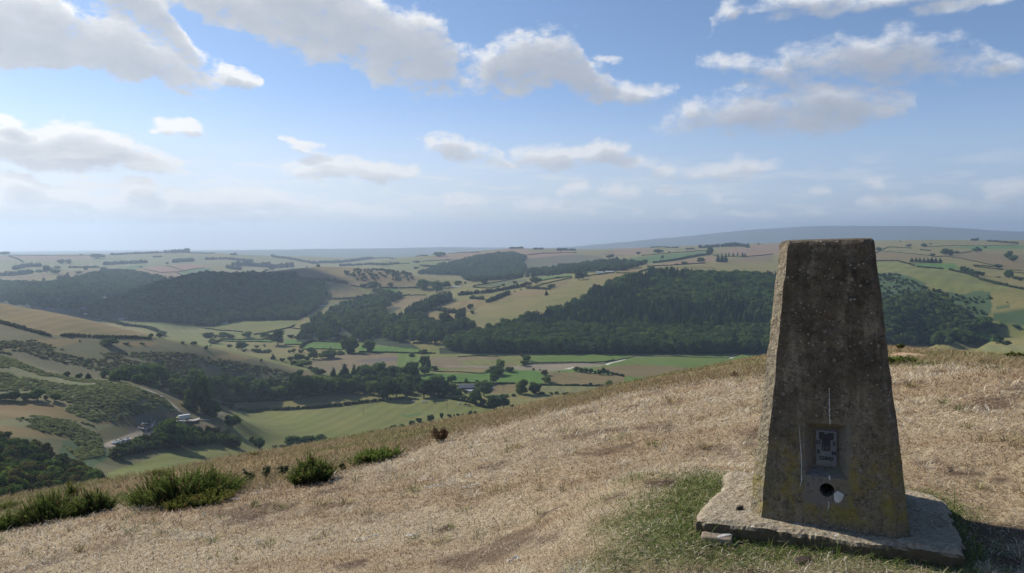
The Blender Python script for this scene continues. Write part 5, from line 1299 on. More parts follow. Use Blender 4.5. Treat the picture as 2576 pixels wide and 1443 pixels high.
def ring_pts(h, ch):
    """outline of a square with cut corners, subdivided, anticlockwise from the front edge"""
    c8 = [(-h + ch, -h), (h - ch, -h), (h, -h + ch), (h, h - ch), (h - ch, h), (-h + ch, h), (-h, h - ch), (-h, -h + ch)]
    pts = []
    for i in range(8):
        a, b = c8[i], c8[(i + 1) % 8]
        n_ = 16 if i % 2 == 0 else 3
        for k in range(n_): pts.append((a[0] + (b[0] - a[0]) * k / n_, a[1] + (b[1] - a[1]) * k / n_))
    return np.array(pts)
lev = [(-.06, 1.02, 0)] + [(z, 1.0, 0) for z in np.linspace(0, PH - .018, 56)] + [(PH - .008, .985, 0), (PH - .001, .955, 0), (PH, .90, 0)]
rings = []
for z, s, _ in lev:
    rp = ring_pts(half(z), .052 - .016 * z / PH) * s
    # chipped, slightly wavy arrises
    nz = fbm2(rp[:, 0] * 9 + 40 + z * 3, rp[:, 1] * 9 + z * 11, 4, 61) * .0045 + fbm2(rp[:, 0] * 30 + z * 45, rp[:, 1] * 30 - z * 38, 3, 62) * .0035
    rp = rp * (1 + nz[:, None] / half(z))
    rings.append(np.concatenate([rp, np.full((len(rp), 1), z)], 1))
nr0 = len(rings[0]); V = np.concatenate(rings)
Fq = []
for k in range(len(rings) - 1):
    for i in range(nr0):
        Fq.append((k * nr0 + i, k * nr0 + (i + 1) % nr0, (k + 1) * nr0 + (i + 1) % nr0, (k + 1) * nr0 + i))
me = bpy.data.meshes.new('pillar')
me.from_pydata(V.tolist(), [], Fq + [tuple(range(nr0))[::-1], tuple(range((len(rings) - 1) * nr0, len(rings) * nr0))])
me.update()
tmp = bpy.data.objects.new('tmp', me); COL.objects.link(tmp)

def poly_obj(verts, faces):
    m_ = bpy.data.meshes.new('cutter'); m_.from_pydata(verts, [], faces); m_.update()
    o_ = bpy.data.objects.new('cutter', m_); COL.objects.link(o_); return o_
NZ0, NZ1, NW = .215, .440, .092     # opening of the niche on the front face
IZ0, IZ1, IW = .242, .405, .050     # bottom of the niche
ND = .055
def fy(z): return -half(z)
v8 = [(-NW, fy(NZ0) - .02, NZ0 - .01), (NW, fy(NZ0) - .02, NZ0 - .01), (NW, fy(NZ1) - .02, NZ1 + .01), (-NW, fy(NZ1) - .02, NZ1 + .01),
      (-IW, fy(IZ0) + ND, IZ0), (IW, fy(IZ0) + ND, IZ0), (IW, fy(IZ1) + ND, IZ1), (-IW, fy(IZ1) + ND, IZ1)]
niche = poly_obj(v8, [(0, 1, 2, 3), (7, 6, 5, 4), (0, 4, 5, 1), (1, 5, 6, 2), (2, 6, 7, 3), (3, 7, 4, 0)])
cv = []; HX, HZ, HR = .004, .163, .0285
for y in (-.36, -.10):
    for i in range(20): cv.append((HX + HR * math.cos(i / 20 * 6.2832), y, HZ + HR * math.sin(i / 20 * 6.2832)))
hole = poly_obj(cv, [tuple(range(20))[::-1] if False else tuple(range(20)), tuple(range(20, 40))[::-1]] + [(i, i + 20, (i + 1) % 20 + 20, (i + 1) % 20) for i in range(20)])
for c_ in (niche, hole):
    bm = bmesh.new(); bm.from_mesh(c_.data); bmesh.ops.recalc_face_normals(bm, faces=bm.faces); bm.to_mesh(c_.data); bm.free()
    md = tmp.modifiers.new('b', 'BOOLEAN'); md.operation = 'DIFFERENCE'; md.object = c_; md.solver = 'EXACT'
bm = bmesh.new(); bm.from_mesh(me); bmesh.ops.recalc_face_normals(bm, faces=bm.faces); bm.to_mesh(me); bm.free()
dg = bpy.context.evaluated_depsgraph_get()
body_me = bpy.data.meshes.new_from_object(tmp.evaluated_get(dg))
body_me.name = 'shaft'
for o_ in (tmp, niche, hole): bpy.data.objects.remove(o_)
body_me.materials.clear(); body_me.materials.append(pm)
body_me.polygons.foreach_set('use_smooth', np.zeros(len(body_me.polygons), dtype=bool))

pillar = bpy.data.objects.new('trig_pillar', None); COL.objects.link(pillar)
pillar.matrix_world = Matrix.Translation(PC) @ Matrix.Rotation(math.radians(-1.9), 4, 'Y') @ Matrix.Rotation(PYAW, 4, 'Z')
pillar['label'] = 'tapered concrete survey pillar with metal plate and round hole, standing on the slab'
pillar['category'] = 'survey pillar'
add_obj('shaft', body_me, parent=pillar)

def simple_mat(name, col, rough=.8, noise_amt=.25, scale=8, metal=0.0):
    m_, g, out = mat(name)
    tcn = g.n('ShaderNodeTexCoord').outputs['Object']
    nz = g.noise(tcn, scale, 5, .6)
    c = g.mix(nz, tuple(x * (1 - noise_amt) for x in col), tuple(min(1, x * (1 + noise_amt)) for x in col))
    b_ = g.n('ShaderNodeBsdfPrincipled', {'Base Color': c, 'Roughness': rough, 'Metallic': metal, 'Specular IOR Level': .3})
    link(g, b_.outputs[0], out.inputs[0]); return m_
m_plate = simple_mat('plate_metal', (.145, .15, .155), .6, .3, 30)
m_mark = simple_mat('plate_dark', (.035, .036, .037), .7, .3, 40)
m_white = simple_mat('white_wash', (.50, .50, .47), .9, .3, 60)
tilt = math.atan((BH - TH) / PH)

def box_bm(bm, c, s, rot=0.0, bev=0.0):
    r_ = bmesh.ops.create_cube(bm, size=1.0)
    vs = r_['verts']
    bmesh.ops.scale(bm, vec=s, verts=vs)
    if rot: bmesh.ops.rotate(bm, cent=(0, 0, 0), matrix=Matrix.Rotation(rot, 3, 'Z'), verts=vs)
    bmesh.ops.translate(bm, vec=c, verts=vs)
    if bev:
        es = list({e for v in vs for e in v.link_edges})
        bmesh.ops.bevel(bm, geom=es, offset=bev, segments=2, affect='EDGES', profile=.5)
def bm_mesh(name, bm, m_, smooth=False):
    bmesh.ops.recalc_face_normals(bm, faces=bm.faces)
    me = bpy.data.meshes.new(name); bm.to_mesh(me); bm.free()
    me.materials.append(m_)
    if smooth: me.polygons.foreach_set('use_smooth', np.ones(len(me.polygons), dtype=bool))
    return me
bm = bmesh.new(); box_bm(bm, (0, 0, 0), (.084, .010, .150), 0, .003)
plate = add_obj('bracket_plate', bm_mesh('bracket_plate', bm, m_plate), parent=pillar)
pcz = .323
plate.location = (.0, fy(pcz) + ND - .006, pcz); plate.rotation_euler.x = -tilt
# arrow recess of the bracket, given as dark raised blocks
bm = bmesh.new()
box_bm(bm, (-.017, -.0062, .052), (.022, .004, .026), 0, .002); box_bm(bm, (.017, -.0062, .052), (.022, .004, .026), 0, .002)
box_bm(bm, (0, -.0064, .046), (.050, .0035, .024), 0, .002); box_bm(bm, (0, -.0066, .012), (.032, .004, .048), 0, .002)
add_obj('arrow_socket', bm_mesh('arrow_socket', bm, m_mark), parent=plate)
bm = bmesh.new()
for x, rz in ((-.008, .22), (0, 0), (.008, -.22)):
    r_ = bmesh.ops.create_cube(bm, size=1.0); bmesh.ops.scale(bm, vec=(.002, .002, .018), verts=r_['verts'])
    bmesh.ops.rotate(bm, cent=(0, 0, .009), matrix=Matrix.Rotation(rz, 3, 'Y'), verts=r_['verts']); bmesh.ops.translate(bm, vec=(x, -.0098, .001), verts=r_['verts'])
add_obj('arrow_mark', bm_mesh('arrow_mark', bm, m_plate), parent=plate)
def letters(txt, size, x, z, nm):
    cu_ = bpy.data.curves.new('t', 'FONT'); cu_.body = txt; cu_.size = size; cu_.extrude = .0012; cu_.align_x = 'CENTER'; cu_.align_y = 'CENTER'; cu_.offset = .0006
    to = bpy.data.objects.new('t', cu_); COL.objects.link(to)
    d_ = bpy.context.evaluated_depsgraph_get(); d_.update()
    m_ = bpy.data.meshes.new_from_object(to.evaluated_get(d_)); bpy.data.objects.remove(to)
    m_.materials.clear(); m_.materials.append(m_mark); m_.name = nm
    o_ = add_obj(nm, m_, parent=plate); o_.location = (x, -.0062, z); o_.rotation_euler.x = math.pi / 2
for t_, x, z in (('O', -.030, .022), ('S', .030, .020), ('B', -.030, -.018), ('M', .029, -.020)): letters(t_, .023, x, z, 'letter')
letters('S3842', .022, 0, -.044, 'number')

def streak_mesh(name, pts, ws, m_, seed=0):
    """thin run of white on the front face: points (x, z) in the pillar's own frame"""
    r_ = np.random.default_rng(seed); vs = []; fs = []
    P_ = [];
    for (a, b), (wa, wb) in zip(zip(pts[:-1], pts[1:]), zip(ws[:-1], ws[1:])):
        n_ = max(2, int(math.hypot(b[0] - a[0], b[1] - a[1]) / .008))
        for k in range(n_):
            t = k / n_; P_.append((a[0] + (b[0] - a[0]) * t + r_.normal() * .0007, a[1] + (b[1] - a[1]) * t, (wa + (wb - wa) * t) * r_.uniform(.45, 1.35)))
    P_.append((*pts[-1], ws[-1] * .3))
    for x, z, w_ in P_:
        for s in (-1, 1): vs.append((x + s * w_, fy(z) - .0048, z))
        for s in (-1, 1): vs.append((x + s * w_ * .6, fy(z) - .0066, z))
    for k in range(len(P_) - 1):
        a = k * 4
        for i, j in ((0, 2), (2, 3), (3, 1)): fs.append((a + i, a + j, a + j + 4, a + i + 4))
    me = bpy.data.meshes.new(name); me.from_pydata(vs, [], fs); me.materials.append(m_)
    return add_obj(name, me, parent=pillar)
streak_mesh('white_streak', [(.013, .585), (.014, .52), (.016, .432)], [.0012, .0022, .0018], m_white, 1)
streak_mesh('white_streak', [(-.105, .43), (-.100, .36), (-.094, .27), (-.094, .20), (-.101, .155)], [.0006, .0014, .0019, .0020, .0012], m_white, 2)
streak_mesh('white_streak', [(.013, .226), (.015, .205)], [.004, .005], m_white, 3)
streak_mesh('white_streak', [(.010, .118), (.012, .095), (.007, .078)], [.003, .003, .002], m_white, 4)
bm = bmesh.new()
r_ = np.random.default_rng(9)
cx, cz = .047, .142
ang = np.sort(r_.random(26) * 6.283)
vs = [bm.verts.new((cx, fy(cz) - .0085, cz))]
for a in ang:
    rr_ = r_.uniform(.020, .027); x = cx + .8 * rr_ * math.cos(a) + .25 * rr_ * math.sin(a); z = cz + 1.1 * rr_ * math.sin(a)
    vs.append(bm.verts.new((x, fy(z) - .0046, z)))
for i in range(1, len(vs)): bm.faces.new((vs[0], vs[i], vs[i + 1 if i + 1 < len(vs) else 1]))
add_obj('plaster_patch', bm_mesh('plaster_patch', bm, m_white), parent=pillar)

# ------------------------------------------------------------------ slab under the pillar
sm_, g, out = mat('slab_concrete')
tcn = g.n('ShaderNodeTexCoord').outputs['Object']
n_a = g.noise(tcn, 9, 6, .7); n_b = g.noise(tcn, 60, 5, .7); n_c = g.noise(tcn, 24, 4, .6, .6)
c = g.mix(n_a, (.29, .24, .165), (.51, .44, .32))
c = g.mix(g.ramp(n_b, .45, .65), c, g.mix(1.0, c, (.60, .57, .52, 1), 'MULTIPLY'))
c = g.mix(g.m('MULTIPLY', g.ramp(n_c, .56, .68), .5), c, (.13, .11, .085, 1))
c = g.mix(g.m('MULTIPLY', g.ramp(g.noise(tcn, 33, 3, .5), .64, .70), .8), c, (.62, .60, .55, 1))
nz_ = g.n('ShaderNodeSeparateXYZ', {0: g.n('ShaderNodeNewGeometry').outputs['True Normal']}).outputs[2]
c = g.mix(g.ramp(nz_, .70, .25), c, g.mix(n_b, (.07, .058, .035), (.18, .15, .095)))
bmp = g.n('ShaderNodeBump', {'Height': g.m('ADD', g.m('MULTIPLY', n_b, .012), g.m('MULTIPLY', n_c, .018)), 'Strength': 1.0, 'Distance': 1.0})
bs = g.n('ShaderNodeBsdfPrincipled', {'Base Color': c, 'Roughness': .95, 'Specular IOR Level': .15, 'Normal': bmp.outputs[0]})
link(g, bs.outputs[0], out.inputs[0])
SL = SLAB
nx_, ny_ = 110, 80
uu, vv = np.meshgrid(np.linspace(0, 1, nx_), np.linspace(0, 1, ny_), indexing='ij')
def bl(u, v):
    P4 = [np.array(SL[k]) for k in ('FL', 'FR', 'BL', 'BR')]
    return ((1 - u) * (1 - v))[..., None] * P4[0] + (u * (1 - v))[..., None] * P4[1] + ((1 - u) * v)[..., None] * P4[2] + (u * v)[..., None] * P4[3]
XYs = bl(uu, vv)
ctr = XYs.mean((0, 1))
edge = np.minimum(np.minimum(uu, 1 - uu) * .95, np.minimum(vv, 1 - vv) * .72)      # metres to the rim
w1 = fbm2(XYs[..., 0] * 5, XYs[..., 1] * 5, 4, 71); w2 = fbm2(XYs[..., 0] * 17, XYs[..., 1] * 17, 4, 72); w3 = fbm2(XYs[..., 0] * 45, XYs[..., 1] * 45, 3, 73)
# broken left rim and rounded corners
pull = sstep(edge, .10, 0.0) * (.014 * w1 + .012 * w2 + .006 * w3)
corner = np.minimum(np.minimum(uu, 1 - uu) * .95 + np.minimum(vv, 1 - vv) * .72, .12)
bite = .035 * np.exp(-((uu - .02) / .10) ** 2 - ((vv - .62) / .16) ** 2) + .05 * np.exp(-((uu - .98) / .07) ** 2 - ((vv - .97) / .10) ** 2)
dirc = (ctr - XYs); dirc /= np.linalg.norm(dirc, axis=-1, keepdims=True) + 1e-9
XYd = XYs + dirc * (pull + bite + sstep(corner, .06, 0) * .014)[..., None]
Zs = .003 + .006 * w1 + .005 * w2 + .003 * w3 - .012 * sstep(edge, .03, 0.0) ** 1.5 - .016 * np.clip(w2 - .15, 0, 1) * sstep(edge, .22, .05)
top = np.concatenate([XYd, Zs[..., None]], -1)
V = top.reshape(-1, 3); idx = np.arange(nx_ * ny_).reshape(nx_, ny_)
Fq = np.stack([idx[:-1, :-1], idx[1:, :-1], idx[1:, 1:], idx[:-1, 1:]], -1).reshape(-1, 4)
rim = np.concatenate([idx[:, 0], idx[-1, 1:], idx[-2::-1, -1], idx[0, -2:0:-1]])
rv = V[rim]; nrim = len(rim)
Vs = [V]; Fs = [Fq]; prev = rim; cur = len(V)
for dz, ou in ((-.012, .006), (-.045, .008), (-.085, -.004), (-.30, -.01)):
    p = rv.copy(); dd = p[:, :2] - ctr; dd /= np.linalg.norm(dd, axis=1, keepdims=True)
    p[:, :2] += dd * (ou + .012 * fbm2(p[:, 0] * 22 + dz * 90, p[:, 1] * 22, 3, 74)[:, None]); p[:, 2] += dz
    ids = np.arange(cur, cur + nrim)
    Fs.append(np.stack([prev, ids, np.roll(ids, -1), np.roll(prev, -1)], 1)); Vs.append(p); prev = ids; cur += nrim
me = bpy.data.meshes.new('concrete_slab'); fast_mesh(me, np.concatenate(Vs), np.concatenate(Fs), False)
bm = bmesh.new(); bm.from_mesh(me); bmesh.ops.recalc_face_normals(bm, faces=bm.faces)
if sum(f.normal.z for f in list(bm.faces)[:200]) < 0: bmesh.ops.reverse_faces(bm, faces=bm.faces)
bm.to_mesh(me); bm.free()
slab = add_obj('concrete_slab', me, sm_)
slab['label'] = 'rough pale concrete slab with broken edges under the survey pillar'; slab['category'] = 'slab'

SLP = [SL['FL'], SL['FR'], SL['BR'], SL['BL']]
def in_slab(x, y, grow=0.0):
    c0 = np.mean(SLP, 0)
    return inside(x, y, [tuple(c0 + (np.array(p) - c0) * (1 + grow)) for p in SLP])

# ------------------------------------------------------------------ turf: countless blades
gmat, g, out = mat('grass_blade')
vc = g.n('ShaderNodeVertexColor', layer_name='tone').outputs[0]
d_ = g.n('ShaderNodeBsdfDiffuse', {'Color': vc}); t_ = g.n('ShaderNodeBsdfTranslucent', {'Color': vc})
mx = g.n('ShaderNodeMixShader', {0: .22}); link(g, d_.outputs[0], mx.inputs[1]); link(g, t_.outputs[0], mx.inputs[2]); link(g, mx.outputs[0], out.inputs[0])

def blades(name, x, y, L, W_, lean, cols, seed, head=None):
    """curved blades: two quads and a narrow tip each"""
    r = np.random.default_rng(seed); n_ = len(x)
    z = ground_z(x, y)
    a = r.random(n_) * 6.283 if head is None else head
    hx, hy = np.cos(a), np.sin(a); px, py = -hy, hx
    sl, cl_ = np.sin(lean), np.cos(lean)
    lv = []
    for t, wf, cv_ in ((0.0, 1.0, 0.0), (.5, .85, .10), (1.0, .22, .42)):
        d = L * t; le = lean + cv_ * (1.1 - lean * .5)
        cxp = x + hx * d * np.sin(le); cyp = y + hy * d * np.sin(le); czp = z + d * np.cos(le) * 1.0 - .004
        for s in (-1, 1):
            lv.append(np.stack([cxp + px * W_ * wf * s * .5, cyp + py * W_ * wf * s * .5, czp], 1))
    V = np.stack(lv, 1)
    base = np.arange(n_)[:, None] * 6
    Fq = np.concatenate([base + np.array([0, 1, 3, 2]), base + np.array([2, 3, 5, 4])], 1).reshape(-1, 4)
    me = bpy.data.meshes.new(name); fast_mesh(me, V.reshape(-1, 3), Fq, False)
    at = me.color_attributes.new('tone', 'FLOAT_COLOR', 'POINT')
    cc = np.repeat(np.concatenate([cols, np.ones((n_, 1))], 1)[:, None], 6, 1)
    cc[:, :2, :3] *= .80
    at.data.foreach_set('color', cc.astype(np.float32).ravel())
    o = add_obj(name, me, gmat, kind='stuff')
    return o

def turf_factors(x, y):
    gr, e1, e2 = turf_green(x, y)
    return gr, bare_earth(x, y, e2), e1, e2

NEAR_N, FAR_N = 680000, 230000
r_ = np.random.default_rng(50)
a_ = r_.uniform(math.radians(-52), math.radians(52), NEAR_N); l_ = np.exp(r_.uniform(math.log(1.5), math.log(11.5), NEAR_N))
x_ = l_ * np.sin(a_); y_ = l_ * np.cos(a_)
uu_, vv_ = proj(x_, y_, ground_z(x_, y_))
cl_v = np.interp(uu_, crest_u, crest_v)
e_ = fbm2(x_ * 1.7, y_ * 1.7, 3, 88)
keep = (vv_ + 7 * e_ > cl_v - 4) & ~in_slab(x_, y_, -.05)
gr, ea, e1_, e2_ = turf_factors(x_, y_)
keep &= r_.random(NEAR_N) > ea * .8
x_, y_, l_, gr, ea, e1_, e2_ = [q[keep] for q in (x_, y_, l_, gr, ea, e1_, e2_)]
n_ = len(x_)
S = np.array([(.68, .585, .42), (.58, .48, .32), (.43, .335, .215), (.86, .80, .65), (.27, .20, .135)])
w_ = np.array([.34, .28, .18, .10, .10]); pick = r_.choice(5, n_, p=w_)
col = S[pick] * r_.uniform(.8, 1.12, (n_, 1))
patch = np.clip(sstep(fbm2(x_ * .9 + 7, y_ * 1.6, 5, 33), -.05, .45) * .8 + sstep(fbm2(x_ * 4.2, y_ * 7.5, 4, 34), .05, .45) * .7, 0, 1)[:, None]
col = col * (1 - .50 * patch * np.array([.62, .85, 1.0]))
Gc = np.array([(.11, .175, .045), (.17, .215, .065), (.25, .255, .10), (.075, .125, .035)])[r_.integers(0, 4, n_)] * r_.uniform(.8, 1.2, (n_, 1))
isg = r_.random(n_) < gr * .55
col = np.where(isg[:, None], Gc, col)
big = r_.random(n_) < .03
Lb = np.where(isg, r_.uniform(.02, .055, n_) * np.where(slab_dist(x_, y_) < .12, 1.5, 1), r_.uniform(.018, .055, n_)) * np.where(big, 1.9, 1) * np.clip(l_ / 5, .8, 1.6)
Wb = r_.uniform(.0015, .0031, n_) * np.clip(l_ / 3.2, .9, 2.6)
le = np.where(isg, r_.uniform(.15, 1.1, n_), r_.uniform(.6, 1.45, n_))
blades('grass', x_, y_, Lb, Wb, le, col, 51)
# slope below the crest: longer, browner bents
a_ = r_.uniform(math.radians(-50), math.radians(50), FAR_N); l_ = np.exp(r_.uniform(math.log(6.5), math.log(47), FAR_N))
x_ = l_ * np.sin(a_); y_ = l_ * np.cos(a_)
uu_, vv_ = proj(x_, y_, ground_z(x_, y_))
keep = (vv_ < np.interp(uu_, crest_u, crest_v) + 2) & ~inside(uu_ + r_.normal(size=FAR_N) * 3, vv_ - 1, BARE)
x_, y_, l_ = x_[keep], y_[keep], l_[keep]; n_ = len(x_)
S = np.array([(.31, .235, .13), (.40, .31, .185), (.245, .185, .10), (.20, .18, .085), (.46, .38, .25)])
col = S[r_.choice(5, n_, p=[.34, .2, .24, .14, .08])] * r_.uniform(.8, 1.15, (n_, 1))
pt = fbm2(x_ * .35, y_ * .35, 4, 90)[:, None]
col = np.where(pt > .12, col * np.array([.80, .95, .82]), col)
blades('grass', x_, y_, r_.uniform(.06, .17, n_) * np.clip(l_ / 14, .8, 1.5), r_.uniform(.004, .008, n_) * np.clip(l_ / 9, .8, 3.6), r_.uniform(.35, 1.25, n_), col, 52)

# tussocks and bents standing out of the cropped turf
TN = 900
a_ = r_.uniform(math.radians(-40), math.radians(40), TN); l_ = np.exp(r_.uniform(math.log(2.4), math.log(11.0), TN))
tx, ty = l_ * np.sin(a_), l_ * np.cos(a_)
uu_, vv_ = proj(tx, ty, ground_z(tx, ty))
ok = (vv_ > np.interp(uu_, crest_u, crest_v)) & ~in_slab(tx, ty, .05) & (fbm2(tx * 1.1 + 9, ty * 1.5, 4, 95) > -.05)
tx, ty, l_ = tx[ok], ty[ok], l_[ok]
nb_ = r_.integers(8, 44, len(tx))
ii = np.repeat(np.arange(len(tx)), nb_); rad = r_.uniform(.012, .055, len(tx))[ii]
hd = r_.random(len(ii)) * 6.283; q_ = np.sqrt(r_.random(len(ii))) * rad
bx_, by_ = tx[ii] + np.cos(hd) * q_, ty[ii] + np.sin(hd) * q_
tone_ = np.array([(.64, .56, .40), (.46, .36, .22), (.33, .27, .14), (.24, .25, .10), (.74, .68, .52)])[r_.integers(0, 5, len(tx))][ii] * r_.uniform(.75, 1.15, (len(ii), 1))
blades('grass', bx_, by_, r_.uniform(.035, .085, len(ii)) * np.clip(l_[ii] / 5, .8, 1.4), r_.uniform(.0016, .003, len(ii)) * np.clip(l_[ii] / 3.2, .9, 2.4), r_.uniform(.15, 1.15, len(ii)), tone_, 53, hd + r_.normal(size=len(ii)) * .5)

# ------------------------------------------------------------------ gorse and other plants on the slope
gom, g, out = mat('gorse_spine')
vc = g.n('ShaderNodeVertexColor', layer_name='tone').outputs[0]
d_ = g.n('ShaderNodeBsdfDiffuse', {'Color': vc}); t_ = g.n('ShaderNodeBsdfTranslucent', {'Color': vc})
mx = g.n('ShaderNodeMixShader', {0: .2}); link(g, d_.outputs[0], mx.inputs[1]); link(g, t_.outputs[0], mx.inputs[2]); link(g, mx.outputs[0], out.inputs[0])

def gorse(u, v, wpx, hpx, label, seed, dens=1.0, tone=(1, 1, 1), dep=.6, name='gorse_bush', rmin=5.0, spine=1.0):
    r = np.random.default_rng(seed)
    px, py, pz = hit(u, v, rmin)
    sc = py / FQ; W_, H_ = wpx * sc, hpx * sc
    n_sh = int(175 * dens)
    V = []; Fc = []; Cc = []; nv = 0
    n1_ = fbm2(np.array([seed * 3.7]), np.array([.5]), 2, 7)[0]
    for k in range(n_sh):
        fx = r.uniform(-1, 1); fyy = r.uniform(-1, 1)
        if fx * fx + fyy * fyy > 1.1: continue
        bump = .74 + .62 * float(fbm2(np.array([fx * 2.6 + seed]), np.array([fyy * 2.0 + seed * 1.7]), 3, 8)[0])
        prof = max(.14, (1 - abs(fx) ** 2.4) ** .8) * (1 - .30 * fyy * fyy) * bump * 1.12
        x0 = fx * W_ / 2 * .95; y0 = fyy * W_ / 2 * dep
        Ls = r.uniform(.09, .20) * min(1.0, .35 + H_ * 2.0) * (.8 + .4 * (spine > 1.2)) * min(spine, 2.2)
        top = H_ * prof
        Ls = min(Ls, H_ * .9)
        z0 = max(0.0, (top - Ls * .8) * (1 - .75 * r.random() ** 2.2))
        lx, ly = fx * .75 + r.normal() * .32, fyy * .55 + r.normal() * .32
        if r.random() < .12: Ls *= 1.5; lx *= .4; ly *= .4
        bx, by = px + x0, py + y0
        gz = float(ground_z(bx, by)) - pz
        m_ = int(34 * min(1.5, Ls / .14) + 14)
        t = np.sort(r.random(m_))
        cx = x0 + lx * Ls * t; cy_ = y0 + ly * Ls * t; cz = gz + z0 + Ls * t
        ang = r.random(m_) * 6.283; up = r.uniform(.0, .8, m_)
        ln = r.uniform(.014, .030, m_) * (1 - .40 * t) * spine
        dx, dy, dz = np.cos(ang) * np.cos(up), np.sin(ang) * np.cos(up), np.sin(up)
        wv_ = .0036 * spine
        sx, sy = -np.sin(ang) * wv_, np.cos(ang) * wv_
        A_ = np.stack([cx + sx, cy_ + sy, cz], 1); B_ = np.stack([cx - sx, cy_ - sy, cz], 1)
        T_ = np.stack([cx + dx * ln, cy_ + dy * ln, cz + dz * ln], 1); T2 = T_ + np.stack([sx, sy, 0 * sx], 1) * .2
        q = np.stack([A_, B_, T_, T2], 1).reshape(-1, 3)
        V.append(q); Fc.append(np.arange(m_ * 4).reshape(-1, 4) + nv); nv += m_ * 4
        dry = r.random() < .09
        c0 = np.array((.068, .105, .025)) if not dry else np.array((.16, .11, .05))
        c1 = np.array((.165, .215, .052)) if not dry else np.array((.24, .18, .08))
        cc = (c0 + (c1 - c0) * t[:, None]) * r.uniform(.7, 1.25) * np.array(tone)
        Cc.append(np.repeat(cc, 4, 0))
        # the woody stem runs down to the ground
        st = np.array([[x0 * .8 - .004, y0 * .8, gz - .02], [x0 * .8 + .004, y0 * .8, gz - .02], [cx[-1] + .001, cy_[-1], cz[-1]], [cx[-1] - .001, cy_[-1], cz[-1]]])
        V.append(st); Fc.append(np.array([[0, 1, 2, 3]]) + nv); nv += 4; Cc.append(np.tile(np.array((.06, .062, .03)) * np.array(tone), (4, 1)))
    me = bpy.data.meshes.new(name); fast_mesh(me, np.concatenate(V), np.concatenate(Fc), False)
    at = me.color_attributes.new('tone', 'FLOAT_COLOR', 'POINT')
    cc = np.concatenate(Cc); at.data.foreach_set('color', np.concatenate([cc, np.ones((len(cc), 1))], 1).astype(np.float32).ravel())
    o = add_obj(name, me, gom); o.location = (px, py, pz)
    o['label'] = label; o['category'] = 'gorse bush'; o['group'] = 'gorse bushes on the hill edge'
    return o
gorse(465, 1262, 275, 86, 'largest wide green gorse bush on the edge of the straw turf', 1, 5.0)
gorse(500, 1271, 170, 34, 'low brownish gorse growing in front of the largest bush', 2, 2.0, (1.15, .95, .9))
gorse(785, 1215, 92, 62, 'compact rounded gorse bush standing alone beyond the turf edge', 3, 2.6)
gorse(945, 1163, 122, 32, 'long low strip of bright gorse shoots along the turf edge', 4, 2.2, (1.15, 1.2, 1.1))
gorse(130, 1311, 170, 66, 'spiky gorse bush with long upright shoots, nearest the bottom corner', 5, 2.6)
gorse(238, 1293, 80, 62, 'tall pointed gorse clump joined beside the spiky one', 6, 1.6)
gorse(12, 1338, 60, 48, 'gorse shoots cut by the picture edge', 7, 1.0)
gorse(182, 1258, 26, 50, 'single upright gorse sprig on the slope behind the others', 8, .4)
gorse(400, 1200, 60, 16, 'flat olive gorse patch on the lower slope edge', 9, .9, (1.2, 1.0, 1.0))
gorse(20, 1283, 62, 18, 'low olive bush on the lower slope by the scrub', 10, .9, (1.1, 1.05, 1.0))
gorse(2268, 918, 66, 16, 'low dark gorse patch just beside the pillar', 11, 1.2, rmin=9, spine=1.8)
gorse(2330, 921, 50, 7, 'thin gorse fringe trailing from the dark patch by the pillar', 12, .5, rmin=9, spine=1.6)
gorse(2446, 886, 46, 12, 'dark round bush on the far turf skyline', 13, .9, (.6, .6, .6), rmin=20, spine=3.5)
gorse(2560, 904, 46, 12, 'dark bush on the far turf skyline at the picture edge', 14, .9, (.6, .6, .6), rmin=20, spine=3.5)
gorse(2264, 878, 12, 9, 'small dark tuft on the skyline beside the pillar', 15, .5, (.8, .7, .7), rmin=20, spine=3.0)
gorse(640, 1151, 26, 10, 'little dark bush on the lower edge of the brown slope', 16, .4, (.7, .6, .6), rmin=9, spine=1.5)
gorse(2345, 897, 18, 6, 'tiny dark tuft by the bare sandy scar', 17, .3, (.8, .8, .8), rmin=12, spine=2.0)

dm = simple_mat('dry_stem', (.20, .125, .06), .9, .4, 30)
def dry_plant(u, v, wpx, hpx, n_, label, cat, name, seed, rmin=5.0, col=dm, heads=True, thick=.004):
    r = np.random.default_rng(seed); px, py, pz = hit(u, v, rmin); sc = py / FQ; W_, H_ = wpx * sc, hpx * sc
    V = []; Fc = []; nv = 0
    for k in range(n_):
        a = r.random() * 6.283; q = r.random() ** .5
        p = np.array([math.cos(a) * q * W_ * .18, math.sin(a) * q * W_ * .18, -.01]); d = np.array([math.cos(a) * q * .34, math.sin(a) * q * .34, 1.0])
        hl = H_ * r.uniform(.55, 1.0); sgm = 5
        for j in range(sgm):
            p2 = p + d * hl / sgm; d = d + np.array([r.normal() * .10, r.normal() * .10, 0]); w0 = thick * (1 - j / sgm * .6)
            s = np.array([-math.sin(a), math.cos(a), 0]) * w0; s2 = np.array([math.cos(a), math.sin(a), 0]) * w0
            for ss in (s, s2):
                V.append(np.array([p - ss, p + ss, p2 + ss * .8, p2 - ss * .8])); Fc.append(np.arange(4)[None] + nv); nv += 4
            if heads and j > 1:
                for _ in range(9):
                    c = p + (p2 - p) * r.random() + r.normal(size=3) * .008; t1 = r.normal(size=3) * .010; t2 = r.normal(size=3) * .007
                    V.append(np.array([c - t1, c + t2, c + t1, c - t2])); Fc.append(np.arange(4)[None] + nv); nv += 4
            p = p2
    me = bpy.data.meshes.new(name); fast_mesh(me, np.concatenate(V), np.concatenate(Fc), False)
    o = add_obj(name, me, col); o.location = (px, py, pz); o['label'] = label; o['category'] = cat
    return o
dry_plant(1108, 1113, 44, 42, 26, 'dead brown dock plant standing alone on the brown slope', 'dead plant', 'dead_dock', 1)
